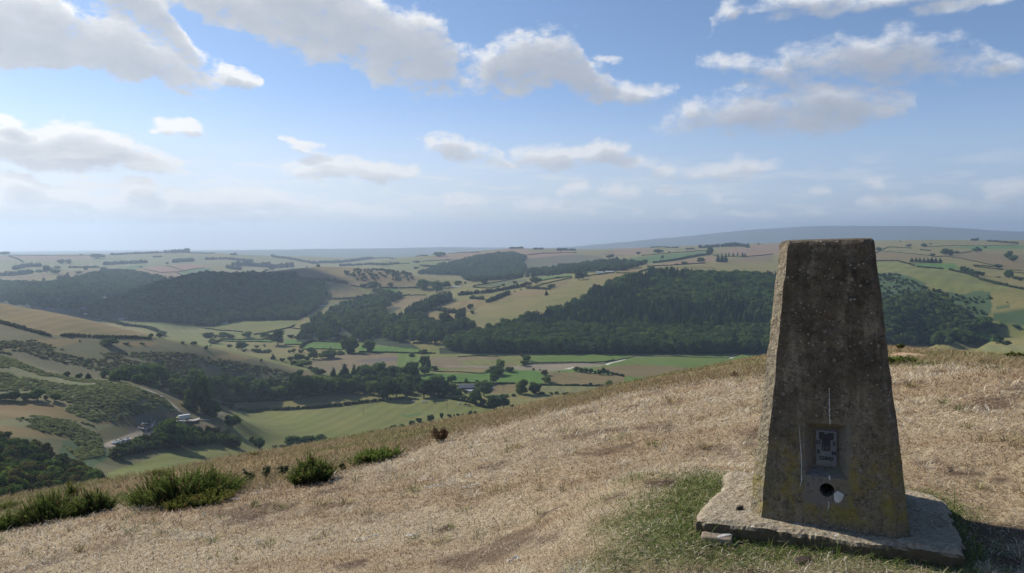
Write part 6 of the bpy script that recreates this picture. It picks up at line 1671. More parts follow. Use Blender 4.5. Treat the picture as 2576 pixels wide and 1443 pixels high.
dry_plant(1848, 950, 18, 14, 12, 'small dead brown plant near the pillar on the slope', 'dead plant', 'dead_dock', 2, 9)
gm2 = simple_mat('weed_green', (.10, .115, .05), .9, .4, 30)
for i, (u, v, w_, h_, lb) in enumerate([(632, 1212, 34, 42, 'thin straggly green weed farther from the rounded gorse'), (668, 1206, 40, 46, 'tallest straggly green weed between two gorse bushes'), (705, 1200, 34, 40, 'straggly green weed close to the rounded gorse'), (862, 1184, 12, 26, 'small withered weed beside the gorse strip')]):
    dry_plant(u, v, w_, h_ * .8, 7, lb, 'weed', 'weed', 30 + i, 5, gm2, thick=.0025)
for i, (u, v, h_, lb) in enumerate([(1559, 974, 17, 'dead stalk on the slope skyline farthest from the pillar'), (1594, 968, 15, 'dead upright stalk on the slope skyline'), (1650, 966, 14, 'bent dead stalk on the skyline'), (1668, 964, 14, 'hooked dead stalk on the skyline closest to the pillar'), (1150, 1086, 12, 'short dead stalk beside the dock plant')]):
    dry_plant(u, v, 4, h_, 2, lb, 'dead stalk', 'dead_stalk', 50 + i, 9 if u > 1200 else 5, dm, False, .012)

# ------------------------------------------------------------------ small things on the turf
def lump(name, u, v, wpx, hpx, label, cat, m_, seed, group=None, rough=.25, zoff=0.0, yaw=0.0, flat=.8, onslab=False, boxy=1.0):
    r = np.random.default_rng(seed)
    if onslab:
        x, h, z = ray(u, v); k = (-CAMZ + .008) / z; px, py, pz = x * k, h * k, .006
    else: px, py, pz = hit(u, v)
    sc = py / FQ
    bm = bmesh.new(); bmesh.ops.create_icosphere(bm, subdivisions=3, radius=1.0)
    co = np.array([v_.co for v_ in bm.verts])
    if boxy < 1:
        for v_ in bm.verts: v_.co = Vector([math.copysign(abs(t) ** boxy, t) for t in v_.co]) * .9
        co = np.array([v_.co for v_ in bm.verts])
    nz = fbm2(co[:, 0] * 1.3 + seed * 3.1 + co[:, 2], co[:, 1] * 1.3 + co[:, 2] * 2.1, 3, seed) * rough + fbm2(co[:, 0] * 4 + seed, co[:, 1] * 4 + co[:, 2] * 5, 3, seed + 5) * rough * .45
    for v_, q in zip(bm.verts, nz):
        v_.co *= 1 + q
        if v_.co.z > .6: v_.co.z = .6 + (v_.co.z - .6) * .4
    bmesh.ops.scale(bm, vec=(wpx * sc / 2, wpx * sc / 2 * flat, hpx * sc), verts=bm.verts)
    o = add_obj(name, bm_mesh(name, bm, m_, True)); o.location = (px, py, pz + zoff); o.rotation_euler.z = yaw
    o['label'] = label; o['category'] = cat
    if group: o['group'] = group
    return o
m_stone = simple_mat('brown_stone', (.24, .19, .145), .9, .3, 25)
m_wool = simple_mat('sheep_wool', (.78, .73, .63), .95, .2, 90)
m_dung = simple_mat('dry_dung', (.055, .042, .032), .95, .4, 60)
st = lump('stone', 1803, 1362, 88, 22, 'flat brown stone with a white smear beside the slab', 'stone', m_stone, 3, None, .13, .002, -.35, .62, False, .38)
# white smear lying over its back
bm = bmesh.new()
r_ = np.random.default_rng(4)
sco = np.array([v_.co for v_ in st.data.vertices]); topv = sco[sco[:, 2] > .3 * sco[:, 2].max()]
rows_ = []
for i in range(14):
    t = i / 13; x = .004 + .05 * t + r_.normal() * .0015; y = -.030 + .058 * t
    q = np.argsort(np.hypot(topv[:, 0] - x, topv[:, 1] - y))[:3]; z = topv[q, 2].mean() + .003
    w0 = .0085 * r_.uniform(.6, 1.2)
    rows_.append((bm.verts.new((x - w0, y + w0 * .7, z - .001)), bm.verts.new((x, y, z + .002)), bm.verts.new((x + w0, y - w0 * .7, z - .001))))
for a, b in zip(rows_[:-1], rows_[1:]):
    bm.faces.new((a[0], a[1], b[1], b[0])); bm.faces.new((a[1], a[2], b[2], b[1]))
add_obj('white_smear', bm_mesh('white_smear', bm, m_white, True), parent=st)
lump('dropping', 1861, 1280, 24, 8, 'dark dry dropping lying on the slab by the pillar foot', 'dropping', m_dung, 5, None, .4, .004, .5, .6, True)
lump('dropping', 2020, 1412, 55, 12, 'dark dung pat in the grass in front of the slab', 'dropping', m_dung, 6, None, .35, .0, .2, .7)
for i, (u, v, w_, lb) in enumerate([(1364, 1085, 12, 'dark dung lump on the open straw turf'), (1605, 1022, 14, 'dark dung by the rough grassy bank')]):
    lump('dropping', u, v, w_, 4, lb, 'dropping', m_dung, 10 + i, None, .35)

def wool(u, v, wpx, hpx, label, seed, yaw=0.0):
    """loose tuft of fleece: tangled fibres round a soft core"""
    r = np.random.default_rng(seed); px, py, pz = hit(u, v); sc = py / FQ; W_, H_ = wpx * sc, max(hpx * sc, .008)
    V = []; Fc = []; nv = 0
    for k in range(int(26 + wpx * 1.3)):
        t = r.uniform(-.5, .5)
        c = np.array([t * W_, math.sin(t * 9 + seed) * H_ * .8 + r.normal() * H_ * .30, .002 + abs(r.normal()) * H_ * .25])
        c = np.array([c[0] * math.cos(yaw) - c[1] * math.sin(yaw), c[0] * math.sin(yaw) + c[1] * math.cos(yaw), c[2]])
        c[2] += float(ground_z(px + c[0], py + c[1])) - pz + .012
        d = r.normal(size=3); d[2] *= .35; d /= np.linalg.norm(d); s = np.cross(d, r.normal(size=3)); s /= np.linalg.norm(s)
        l0 = r.uniform(.005, .016); w0 = r.uniform(.0012, .0035)
        V.append(np.array([c - d * l0, c + s * w0, c + d * l0, c - s * w0])); Fc.append(np.arange(4)[None] + nv); nv += 4
    me = bpy.data.meshes.new('wool_tuft'); fast_mesh(me, np.concatenate(V), np.concatenate(Fc), True)
    o = add_obj('wool_tuft', me, m_wool); o.location = (px, py, pz); o['label'] = label; o['category'] = 'wool tuft'; o['group'] = 'tufts of sheep wool on the turf'
wool(1065, 1212, 26, 12, 'plump white wool tuft above the long wool strand', 1)
wool(1181, 1201, 16, 9, 'small white wool tuft near the dark earth cracks', 2)
wool(1105, 1227, 80, 6, 'long thin strand of white wool on the straw turf', 3, .12)
wool(1180, 1229, 50, 4, 'faint end piece of the long wool strand', 4, .05)
wool(1036, 1354, 32, 9, 'white wool tuft closest to the bottom of the picture', 5)
wool(922, 1360, 56, 6, 'curved wool strand beside the lower tuft', 6, .15)
wool(560, 1266, 30, 6, 'pale wool scrap below the largest gorse bush', 7)
wool(592, 1260, 24, 5, 'pale flat wool scrap right of the largest gorse'.replace('right of', 'past'), 8)
wool(645, 1246, 16, 6, 'small white wool tuft between gorse and turf edge', 9)
wool(748, 1221, 22, 5, 'white wool scrap under the rounded gorse bush', 10)
wool(649, 1370, 16, 7, 'small round wool tuft low on the open turf', 11)
wool(1290, 1416, 30, 7, 'white wool scrap at the very bottom of the turf', 12)
# ------------------------------------------------------------------ buildings, vehicles and animals in the valley
m_wallw = simple_mat('white_render', (.74, .73, .70), .9, .08, 2)
m_stonew = simple_mat('grey_stone_wall', (.30, .28, .25), .9, .2, 2)
m_slate = simple_mat('slate_roof', (.16, .165, .175), .7, .2, 1.5)
m_tin = simple_mat('tin_roof', (.42, .43, .44), .5, .15, 1.0)
m_dkwall = simple_mat('dark_boarding', (.10, .085, .07), .9, .25, 1.0)
m_win = simple_mat('window_glass', (.03, .035, .04), .2, .1, 1)
m_rust = simple_mat('rusty_steel', (.22, .09, .05), .8, .35, 2)
m_yell = simple_mat('yellow_green_paint', (.42, .44, .14), .5, .2, 1)
m_grey = simple_mat('pale_grey_paint', (.55, .57, .60), .5, .1, .6)
m_tyre = simple_mat('tyre_rubber', (.02, .02, .02), .9, .2, 3)
m_wood = simple_mat('pole_wood', (.13, .105, .08), .9, .25, 2)
m_steel = simple_mat('mast_steel', (.20, .21, .22), .6, .1, 1)

def gable(u, v, wpx, hpx, label, depth=.6, yaw=None, wall=m_wallw, roof=m_slate, name='house', cat='house', windows=0, chimney=False, group=None, rmin=300, rh=.45, off=0.0):
    px, py, pz = hit(u, v, rmin); sc = py / FQ
    L = wpx * sc; Hh = hpx * sc; D = L * depth; wh = Hh * (1 - rh)
    root = bpy.data.objects.new(name, None); COL.objects.link(root)
    yaw = -math.atan2(px, py) + (off if yaw is None else yaw)
    root.location = (px, py, pz - .3); root.rotation_euler.z = yaw
    root['label'] = label; root['category'] = cat
    if group: root['group'] = group
    bm = bmesh.new()
    vs = [bm.verts.new(p) for p in [(-L / 2, -D / 2, -1), (L / 2, -D / 2, -1), (L / 2, D / 2, -1), (-L / 2, D / 2, -1), (-L / 2, -D / 2, wh), (L / 2, -D / 2, wh), (L / 2, D / 2, wh), (-L / 2, D / 2, wh), (-L / 2, 0, Hh - .15), (L / 2, 0, Hh - .15)]]
    for f in ((0, 1, 5, 4), (2, 3, 7, 6), (0, 3, 2, 1)): bm.faces.new([vs[i] for i in f])
    bm.faces.new([vs[i] for i in (1, 2, 6, 9, 5)]); bm.faces.new([vs[i] for i in (3, 0, 4, 8, 7)])
    add_obj('wall', bm_mesh('wall', bm, wall), parent=root)
    bm = bmesh.new(); ov = .35
    sl_ = (Hh - wh) / (D / 2)
    prof = [(-D / 2 - ov, wh - sl_ * ov), (0, Hh), (D / 2 + ov, wh - sl_ * ov)]
    a = [bm.verts.new((-L / 2 - ov, y, z)) for y, z in prof] + [bm.verts.new((L / 2 + ov, y, z)) for y, z in prof]
    b = [bm.verts.new((-L / 2 - ov, y, z + .22)) for y, z in prof] + [bm.verts.new((L / 2 + ov, y, z + .22)) for y, z in prof]
    for q in ((a[0], a[1], a[4], a[3]), (a[1], a[2], a[5], a[4]), (b[0], b[3], b[4], b[1]), (b[1], b[4], b[5], b[2])): bm.faces.new(q)
    for i, j in ((0, 3), (3, 4), (4, 5), (5, 2), (2, 1), (1, 0)): bm.faces.new((a[i], a[j], b[j], b[i]))
    rf = add_obj('roof', bm_mesh('roof', bm, roof), parent=root)
    if chimney:
        bm = bmesh.new(); box_bm(bm, (L * .38, 0, Hh + .5), (.8, .8, 1.6)); add_obj('chimney', bm_mesh('chimney', bm, wall), parent=rf)
    for i in range(windows):
        bm = bmesh.new(); box_bm(bm, (0, 0, 0), (L * .5 / windows, .12, wh * .32))
        w_ = add_obj('window', bm_mesh('window', bm, m_win), parent=root); w_.location = (-L / 2 + L * (i + .5) / windows, -D / 2 - .02, wh * .55)
    return root
gable(*Z(7, [(715, 835)])[0], 42, 11, 'long dark barn with a big grey roof among the valley trees', .5, roof=m_slate, wall=m_dkwall, name='barn', cat='barn', rmin=500, off=.15, rh=.6)
gable(*Z(7, [(755, 878)])[0], 19, 6, 'low farm shed with a bright pale roof below the barn', .7, roof=m_tin, wall=m_stonew, name='shed', cat='shed', rmin=500, rh=.4)
gable(*Z(7, [(1030, 852)])[0], 11, 8, 'small house with pale roof at the hedge bend', .8, roof=m_tin, wall=m_stonew, rmin=500, windows=2, rh=.5)
gable(*Z(2, [(1640, 1132)])[0], 28, 8, 'broad grey-roofed village barn between the trees', .5, roof=m_slate, wall=m_stonew, name='barn', cat='barn', rmin=900, off=.2, rh=.55)
gable(*Z(2, [(1680, 1092)])[0], 12, 5, 'pale-roofed village building just behind the broad barn', .7, roof=m_tin, wall=m_wallw, rmin=900, windows=2)
gable(*Z(2, [(1715, 1140)])[0], 6, 6, 'narrow pale village cottage beside the lane', .9, roof=m_slate, wall=m_wallw, rmin=900, windows=1, chimney=True)
gable(*Z(2, [(246, 1052)])[0], 14, 9, 'white house alone at the foot of the shaded wood', .6, roof=m_slate, wall=m_wallw, rmin=1000, windows=3, chimney=True, rh=.4)
gable(*Z(2, [(1462, 830)])[0], 17, 4.5, 'long low white building at the shaded wood edge', .35, roof=m_slate, wall=m_wallw, rmin=1100, windows=3, rh=.35)
gable(*Z(2, [(1657, 812)])[0], 5, 3.5, 'tiny white cottage in the trees above the village', .8, roof=m_tin, wall=m_wallw, rmin=1100, windows=1)
gable(*Z(3, [(2395, 418)])[0], 17, 4.5, 'white farm shed on the hill above the wood', .5, roof=m_tin, wall=m_wallw, name='shed', cat='shed', rmin=1400, rh=.4)
gable(*Z(3, [(2515, 412)])[0], 22, 4.5, 'long pale farm shed beside the white hill shed', .4, roof=m_tin, wall=m_stonew, name='shed', cat='shed', rmin=1400, rh=.4)
gable(*Z(3, [(585, 596)])[0], 24, 3, 'very long low pale roof below the plateau wood', .3, roof=m_tin, wall=m_stonew, name='shed', cat='shed', rmin=1300, rh=.45)
gable(*Z(3, [(2220, 348)])[0], 5, 3, 'lone white house in front of the dark dell', .8, roof=m_slate, wall=m_wallw, rmin=1700, windows=1)
gable(*Z(2, [(2330, 272)])[0], 6, 3, 'white plateau farmhouse on the near side', .7, roof=m_slate, wall=m_wallw, rmin=2500, windows=1)
gable(*Z(2, [(2378, 258)])[0], 5, 3, 'white plateau outbuilding behind the farmhouse', .7, roof=m_tin, wall=m_wallw, rmin=2500)
gable(*Z(1, [(1535, 995)])[0], 14, 2.2, 'long white strip of a building behind the golden hill', .3, roof=m_tin, wall=m_wallw, name='shed', cat='shed', rmin=1100, rh=.35)
gable(*Z(1, [(2345, 270)])[0], 6, 2.5, 'pale farmhouse far off beside the plateau copse', .7, roof=m_tin, wall=m_wallw, rmin=3000)
town = [(590, 825, 8, 'slate-grey'), (672, 812, 4, 'small white'), (697, 808, 5, 'white'), (752, 808, 7, 'white'), (795, 808, 6, 'pale'), (838, 808, 6, 'white'), (870, 812, 5, 'pale'), (912, 815, 7, 'pale'), (950, 830, 6, 'grey'), (1050, 805, 7, 'pale'), (1085, 800, 6, 'white'), (1040, 850, 6, 'pale'), (900, 862, 7, 'grey'),
        (1060, 890, 8, 'pale'), (1120, 880, 7, 'pale'), (1075, 925, 6, 'pale'), (1245, 727, 4, 'white'), (1325, 718, 7, 'white'), (1160, 730, 6, 'grey'), (850, 775, 6, 'grey'), (600, 855, 6, 'grey'), (560, 775, 6, 'grey')]
seen = {}
for i, (x, y, w_, kind) in enumerate(sorted(town, key=lambda q: -q[0])):
    k = seen.get(kind, 0); seen[kind] = k + 1
    gable(*Z(1, [(x, y + 12)])[0], w_, 3.2, f'{kind} town house, {ORD[k]} out from the shaded wood among the far town trees', .7, roof=m_slate if kind != 'pale' else m_tin, wall=m_stonew if 'grey' in kind else m_wallw, rmin=1300, group='houses of the far town', off=(i % 5 - 2) * .12, rh=.4)

# lorry in the yard
def yard(x, y): return hit(*Z(8, [(x, y)])[0], 300)
lx, ly, lz = yard(2300, 1000); sc = ly / FQ
root = bpy.data.objects.new('lorry', None); COL.objects.link(root); root.location = (lx, ly, lz); root.rotation_euler.z = -math.atan2(lx, ly) + .18
root['label'] = 'pale grey box lorry with yellow-green cab parked in the yard'; root['category'] = 'lorry'
LL = 33 * sc
bm = bmesh.new(); box_bm(bm, (LL * .10, 0, 2.45), (LL * .80, 2.5, 2.5), 0, .06); add_obj('cargo_box', bm_mesh('cargo_box', bm, m_grey), parent=root)
bm = bmesh.new(); box_bm(bm, (-LL * .40, 0, 1.75), (LL * .17, 2.4, 2.0), 0, .15); cab = add_obj('cab', bm_mesh('cab', bm, m_yell), parent=root)
bm = bmesh.new(); box_bm(bm, (-LL * .40, -1.22, 2.15), (LL * .10, .06, .7)); add_obj('window', bm_mesh('window', bm, m_win), parent=cab)
bm = bmesh.new(); box_bm(bm, (-LL * .488, 0, 2.15), (.06, 2.0, .8)); add_obj('windscreen', bm_mesh('windscreen', bm, m_win), parent=cab)
bm = bmesh.new(); box_bm(bm, (0, 0, .95), (LL * .95, 1.2, .3)); add_obj('chassis', bm_mesh('chassis', bm, m_rust), parent=root)
wheel_me = None
for wx in (-.38, .22, .36):
    for sy in (-1.0, 1.0):
        bm = bmesh.new(); bmesh.ops.create_cone(bm, cap_ends=True, segments=16, radius1=.5, radius2=.5, depth=.35); bmesh.ops.rotate(bm, cent=(0, 0, 0), matrix=Matrix.Rotation(math.pi / 2, 3, 'X'), verts=bm.verts)
        w_ = add_obj('wheel', bm_mesh('wheel', bm, m_tyre, False), parent=root); w_.location = (wx * LL, sy, .5)
# sagging shed next to it
sx_, sy_, sz_ = yard(2415, 1050); sc = sy_ / FQ; SLn = 37 * sc
root = bpy.data.objects.new('shed', None); COL.objects.link(root); root.location = (sx_, sy_, sz_); root.rotation_euler.z = -math.atan2(sx_, sy_) - .1
root['label'] = 'low open shed with a sagging pale roof beside the lorry'; root['category'] = 'shed'
bm = bmesh.new(); n_ = 12; tv = []
for i in range(n_ + 1):
    t = i / n_; z = 2.6 + .9 * (2 * t - 1) ** 2 * (1 if t > .5 else .35)
    tv.append([bm.verts.new((-SLn / 2 + SLn * t, y, z + dz + (.35 if y > 0 else 0))) for y, dz in ((-2.4, 0), (2.4, 0), (2.4, .15), (-2.4, .15))])
for a, b in zip(tv[:-1], tv[1:]):
    for i in range(4): bm.faces.new((a[i], a[(i + 1) % 4], b[(i + 1) % 4], b[i]))
bm.faces.new(tv[0]); bm.faces.new(tv[-1][::-1])
add_obj('roof', bm_mesh('roof', bm, m_stonew), parent=root)
bm = bmesh.new(); box_bm(bm, (0, 1.9, 1.1), (SLn * .94, .2, 2.6)); add_obj('back_wall', bm_mesh('back_wall', bm, m_dkwall), parent=root)
for k in (-.46, -.15, .15, .46):
    bm = bmesh.new(); box_bm(bm, (k * SLn, -2.1, 1.1), (.2, .2, 2.8)); add_obj('post', bm_mesh('post', bm, m_wood), parent=root)
cx_, cy_, cz_ = yard(2270, 1045)
root = bpy.data.objects.new('old_caravan', None); COL.objects.link(root); root.location = (cx_, cy_, cz_); root.rotation_euler.z = .5
root['label'] = 'small battered caravan in front of the lorry'; root['category'] = 'caravan'
bm = bmesh.new(); box_bm(bm, (0, 0, 1.45), (5.2, 2.1, 1.9), 0, .4); add_obj('body', bm_mesh('body', bm, simple_mat('caravan_skin', (.40, .38, .33), .6, .3, 1), True), parent=root)
bm = bmesh.new(); box_bm(bm, (-.4, -1.06, 1.75), (2.2, .05, .6)); add_obj('window', bm_mesh('window', bm, m_win), parent=root)
for sy in (-.95, .95):
    bm = bmesh.new(); bmesh.ops.create_cone(bm, cap_ends=True, segments=14, radius1=.36, radius2=.36, depth=.22); bmesh.ops.rotate(bm, cent=(0, 0, 0), matrix=Matrix.Rotation(math.pi / 2, 3, 'X'), verts=bm.verts)
    w_ = add_obj('wheel', bm_mesh('wheel', bm, m_tyre), parent=root); w_.location = (.2, sy, .36)

def heap(name, poly, n_, sizes, mats, seed, crop=8):
    r = np.random.default_rng(seed); us = [p[0] for p in poly]; vs = [p[1] for p in poly]
    root_me = bpy.data.meshes.new(name); bm = bmesh.new(); mi = []
    pq = Z(crop, poly)
    us = [p[0] for p in pq]; vs = [p[1] for p in pq]; k = 0; o0 = hit(np.mean(us), np.mean(vs), 300)
    while k < n_:
        u, v = r.uniform(min(us), max(us)), r.uniform(min(vs), max(vs))
        if not inside(np.array([u]), np.array([v]), pq)[0]: continue
        x, y, z = hit(u, v, 300); s = r.uniform(*sizes)
        nb = len(bm.faces)
        r0 = bmesh.ops.create_cube(bm, size=1.0); vsx = r0['verts']
        bmesh.ops.scale(bm, vec=(s * r.uniform(.4, 1.6), s * r.uniform(.4, 1.2), s * r.uniform(.15, .7)), verts=vsx)
        bmesh.ops.rotate(bm, cent=(0, 0, 0), matrix=Matrix.Rotation(r.random() * 6, 3, 'Z') @ Matrix.Rotation(r.normal() * .5, 3, 'X'), verts=vsx)
        bmesh.ops.translate(bm, vec=(x - o0[0], y - o0[1], z - o0[2] + s * r.uniform(.1, .9)), verts=vsx)
        mi += [int(r.integers(0, len(mats)))] * 6; k += 1
    bm.to_mesh(root_me); bm.free()
    for m_ in mats: root_me.materials.append(m_)
    root_me.polygons.foreach_set('material_index', np.array(mi, dtype=np.int32))
    o = add_obj(name, root_me, kind='stuff'); o.location = o0
    return o
heap('scrap_heap', [(1760, 1060), (1900, 1020), (2060, 1040), (2070, 1090), (1950, 1110), (1800, 1160), (1750, 1120)], 150, (.5, 1.9), [m_stonew, m_dkwall, m_wallw, m_rust, m_stonew, m_dkwall, m_stonew], 3)
heap('white_rubbish', [(1390, 1270), (1560, 1245), (1640, 1235), (1620, 1265), (1500, 1300), (1410, 1305)], 90, (.4, 1.3), [m_wallw, m_grey, m_stonew, m_stonew], 4)

# poles, mast, gate
def pole(u, v, hpx, label, arm=True, rmin=400):
    px, py, pz = hit(u, v, rmin); H_ = hpx * py / FQ
    root = bpy.data.objects.new('power_pole', None); COL.objects.link(root); root.location = (px, py, pz); root['label'] = label; root['category'] = 'pole'; root['group'] = 'power poles in the fields'
    bm = bmesh.new(); bmesh.ops.create_cone(bm, cap_ends=True, segments=10, radius1=.20, radius2=.13, depth=H_ + .5); bmesh.ops.translate(bm, vec=(0, 0, H_ / 2 - .25), verts=bm.verts)
    add_obj('shaft', bm_mesh('shaft', bm, m_wood), parent=root)
    bm = bmesh.new(); box_bm(bm, (0, 0, H_ - .5), (1.6, .14, .14)); add_obj('crossarm', bm_mesh('crossarm', bm, m_wood), parent=root)
pole(*Z(6, [(1992, 1018)])[0], 23, 'thin wooden pole standing in the big open field')
pole(*Z(7, [(472, 1108)])[0], 27, 'wooden pole on the bank among the grazing animals')
pole(*Z(7, [(1176, 862)])[0], 14, 'short pole in the small paddock by the road')
pole(*Z(6, [(2525, 770)])[0], 32, 'tall pale pole among the trees at the hedge end')
mx_, my_, mz_ = hit(*Z(2, [(1066, 358)])[0], 1500); H_ = 25 * my_ / FQ
bm = bmesh.new()
def strut(a, b, w0):
    a, b = Vector(a), Vector(b); d = b - a
    r0 = bmesh.ops.create_cube(bm, size=1.0); bmesh.ops.scale(bm, vec=(w0, w0, d.length), verts=r0['verts'])
    bmesh.ops.rotate(bm, cent=(0, 0, 0), matrix=d.to_track_quat('Z', 'Y').to_matrix(), verts=r0['verts']); bmesh.ops.translate(bm, vec=(a + b) / 2, verts=r0['verts'])
ns_ = 9
for k in range(ns_):
    z0, z1 = H_ * k / ns_, H_ * (k + 1) / ns_; w0, w1 = 1.5 - .9 * k / ns_, 1.5 - .9 * (k + 1) / ns_
    cs0 = [(w0, w0), (-w0, w0), (-w0, -w0), (w0, -w0)]; cs1 = [(w1, w1), (-w1, w1), (-w1, -w1), (w1, -w1)]
    for i in range(4):
        strut((*cs0[i], z0), (*cs1[i], z1), .28); strut((*cs0[i], z0), (*cs1[(i + 1) % 4], z1), .16); strut((*cs1[i], z1), (*cs1[(i + 1) % 4], z1), .14)
root = bpy.data.objects.new('radio_mast', None); COL.objects.link(root); root.location = (mx_, my_, mz_); root['label'] = 'lattice radio mast on the brow above the shaded wood'; root['category'] = 'radio mast'
add_obj('lattice', bm_mesh('lattice', bm, m_steel), parent=root)
bm = bmesh.new()
for a in (0, 2.1, 4.2): box_bm(bm, (1.0 * math.cos(a), 1.0 * math.sin(a), H_ - 1.5), (.4, .4, 2.6))
for a in (0, 2.1, 4.2): box_bm(bm, (1.2 * math.cos(a), 1.2 * math.sin(a), H_ * .7), (.4, .4, 2.0))
add_obj('antenna', bm_mesh('antenna', bm, m_grey), parent=root)
gable(*Z(2, [(1100, 356)])[0], 7, 2.2, 'small pale hut at the foot of the radio mast', .6, roof=m_tin, wall=m_grey, name='hut', cat='hut', rmin=1500, rh=.3)
px, py, pz = hit(*Z(6, [(192, 1040)])[0], 350)
bm = bmesh.new()
for i, x in enumerate((-1.6, -.8, 0, .8, 1.6)): box_bm(bm, (x, 0, .65), (.14, .14, 1.5))
for z in (.3, .6, .9, 1.2): box_bm(bm, (0, .01, z), (3.2, .08, .12))
o = add_obj('field_gate', bm_mesh('field_gate', bm, m_wallw)); o.location = (px, py, pz); o.rotation_euler.z = 1.1; o['label'] = 'pale gate beside the dark trees by the yard'; o['category'] = 'gate'

# grazing animals
def animal(u, v, label, col, cat, seed, s=1.0):
    """small grazing animal: one skinned body with four legs, head down"""
    px, py, pz = hit(u, v, 400)
    pts = [(-.48, 0, .72), (-.2, 0, .75), (.15, 0, .74), (.45, 0, .76), (.66, 0, .62), (.80, 0, .30), (.90, 0, .16),
           (-.42, .15, .38), (-.44, .15, .02), (-.42, -.15, .38), (-.44, -.15, .02), (.38, .14, .38), (.38, .14, .02), (.38, -.14, .38), (.38, -.14, .02), (-.58, 0, .62), (-.62, 0, .45)]
    ed = [(0, 1), (1, 2), (2, 3), (3, 4), (4, 5), (5, 6), (0, 7), (7, 8), (0, 9), (9, 10), (3, 11), (11, 12), (3, 13), (13, 14), (0, 15), (15, 16)]
    rad = [.24, .29, .29, .25, .15, .13, .07, .09, .05, .09, .05, .09, .05, .09, .05, .06, .03]
    me = bpy.data.meshes.new(cat); me.from_pydata(pts, ed, []); me.update()
    o = bpy.data.objects.new('tmp', me); COL.objects.link(o)
    md = o.modifiers.new('s', 'SKIN')
    for i, q in enumerate(rad): me.skin_vertices[0].data[i].radius = (q, q)
    me.skin_vertices[0].data[1].use_root = True
    sb = o.modifiers.new('ss', 'SUBSURF'); sb.levels = 1; sb.render_levels = 1
    d_ = bpy.context.evaluated_depsgraph_get(); d_.update()
    m2 = bpy.data.meshes.new_from_object(o.evaluated_get(d_)); bpy.data.objects.remove(o)
    m2.materials.clear(); m2.materials.append(col)
    a = add_obj(cat, m2); a.location = (px, py, pz); a.rotation_euler.z = random.uniform(-.5, .5) + (math.pi if seed % 2 else 0); a.scale = (s, s, s)
    a['label'] = label; a['category'] = cat; a['group'] = 'animals grazing the bank'
m_fleece = simple_mat('white_fleece', (.78, .76, .70), .95, .1, 4); m_dark = simple_mat('dark_hide', (.035, .03, .028), .9, .2, 4)
for i, (x, y, lb) in enumerate([(45, 1002, 'white sheep grazing apart under the lane trees'), (168, 1014, 'white sheep grazing, lower one of the close pair'), (205, 1009, 'white sheep grazing, upper one of the close pair'), (627, 1032, 'lone white sheep grazing near the lane hedge')]):
    animal(*Z(7, [(x, y + 6)])[0], lb, m_fleece, 'sheep', i, 2.2)
for i, (x, y, lb) in enumerate([(310, 1016, 'dark cow grazing between the white sheep'), (705, 1048, 'dark cow closer to the lane hedge gap'), (747, 1055, 'dark cow lowest along the lane hedge')]):
    animal(*Z(7, [(x, y + 6)])[0], lb, m_dark, 'cow', i, 2.2)

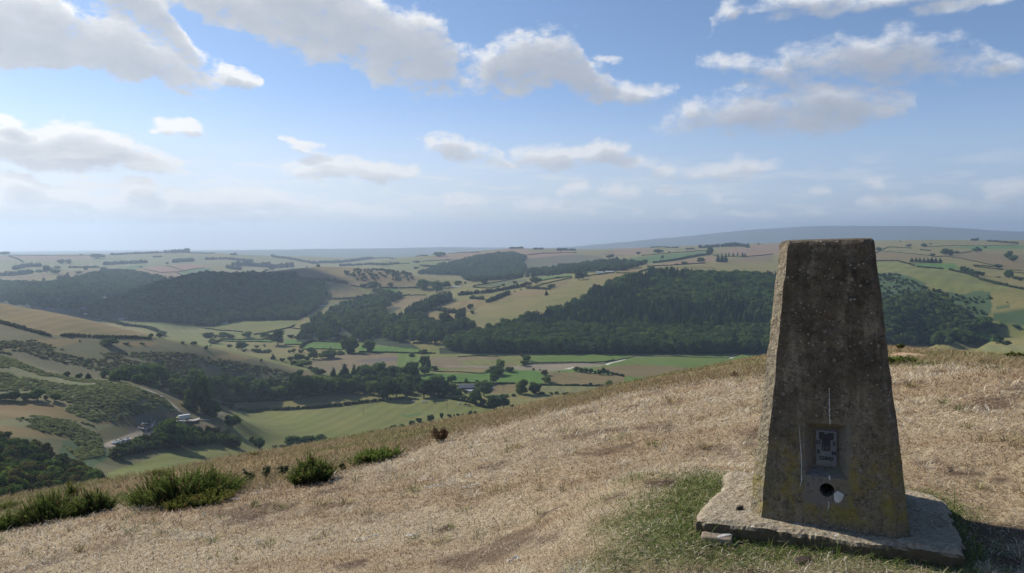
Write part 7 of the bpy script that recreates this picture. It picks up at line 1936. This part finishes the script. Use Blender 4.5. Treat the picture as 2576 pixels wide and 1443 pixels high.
# water in the river bends
wm, g, out = mat('river_water')
pos = g.n('ShaderNodeNewGeometry').outputs['Position']
bmp = g.n('ShaderNodeBump', {'Height': g.noise(pos, .8, 4), 'Strength': .15})
bs = g.n('ShaderNodeBsdfPrincipled', {'Base Color': (.05, .06, .055, 1), 'Roughness': .08, 'Normal': bmp.outputs[0]})
link(g, bs.outputs[0], out.inputs[0])
def ribbon(name, pts, half_w, m_, lift):
    q = [hit(*p, 500) for p in pts]
    P_ = []
    for a, b in zip(q[:-1], q[1:]):
        n_ = max(2, int(math.hypot(b[0] - a[0], b[1] - a[1]) / 6))
        for k in range(n_): P_.append((a[0] + (b[0] - a[0]) * k / n_, a[1] + (b[1] - a[1]) * k / n_))
    P_ = np.array(P_); T_ = np.gradient(P_, axis=0); T_ /= np.linalg.norm(T_, axis=1, keepdims=True)
    N_ = np.stack([-T_[:, 1], T_[:, 0]], 1); hw = half_w * (1 + .3 * np.sin(np.arange(len(P_)) * .35))[:, None]
    A_, B_ = P_ + N_ * hw, P_ - N_ * hw
    zc = ground_z(P_[:, 0], P_[:, 1])
    V = np.concatenate([np.column_stack([A_, np.maximum(ground_z(A_[:, 0], A_[:, 1]), zc) + lift]), np.column_stack([B_, np.maximum(ground_z(B_[:, 0], B_[:, 1]), zc) + lift])]); n_ = len(P_)
    Fq = np.stack([np.arange(n_ - 1), np.arange(1, n_), np.arange(1, n_) + n_, np.arange(n_ - 1) + n_], 1)[:, ::-1]
    me = bpy.data.meshes.new(name); fast_mesh(me, V, Fq, True); return add_obj(name, me, m_, kind='structure')
ribbon('river', [(1310, 922), (1340, 917), (1400, 915), (1480, 914), (1521, 915), (1545, 909), (1580, 901), (1600, 897), (1690, 897), (1760, 900), (1830, 901), (1850, 896), (1870, 890)], 2.2, wm, .35)
tm_ = simple_mat('track_dirt', (.27, .235, .185), .95, .25, .5)
ribbon('track', [Z(8, [p])[0] for p in [(1400, 530), (1560, 540), (1700, 580), (1900, 640), (2080, 740), (2180, 820), (2260, 890), (2380, 960), (2480, 990), (2600, 1000), (2680, 1000)]], 1.5, tm_, .25)

# the cloud, high to the left of the view, whose shadow lies on the wooded hill
cm_, g, out = mat('cloud_white')
dd = g.n('ShaderNodeBsdfDiffuse', {'Color': (.9, .9, .9, 1)}); link(g, dd.outputs[0], out.inputs[0])
r_ = np.random.default_rng(12)
ALT = 2500.0; kx = ALT / math.tan(SUN_EL)
c0 = np.array([-850 + math.sin(SUN_AZ) * kx, 1830 + math.cos(SUN_AZ) * kx, ALT - 140])
L = []
for i in range(34):
    a = r_.random() * 6.283; q = math.sqrt(r_.random())
    L.append((math.cos(a) * q * 270, math.sin(a) * q * 380, r_.uniform(-20, 60), r_.uniform(90, 150), r_.uniform(90, 150), r_.uniform(50, 90)))
bm = bmesh.new()
for (x, y, z, rx, ry, rz) in L:
    r0 = bmesh.ops.create_icosphere(bm, subdivisions=3, radius=1.0); bmesh.ops.scale(bm, vec=(rx, ry, rz), verts=r0['verts']); bmesh.ops.translate(bm, vec=(x, y, z), verts=r0['verts'])
for v_ in bm.verts:
    q = fbm2(np.array([v_.co.x / 60]), np.array([v_.co.y / 60 + v_.co.z / 50]), 4, 5)[0]; v_.co += v_.co.normalized() * q * 25
o = add_obj('cloud', bm_mesh('cloud', bm, cm_, True), kind='stuff'); o.location = c0
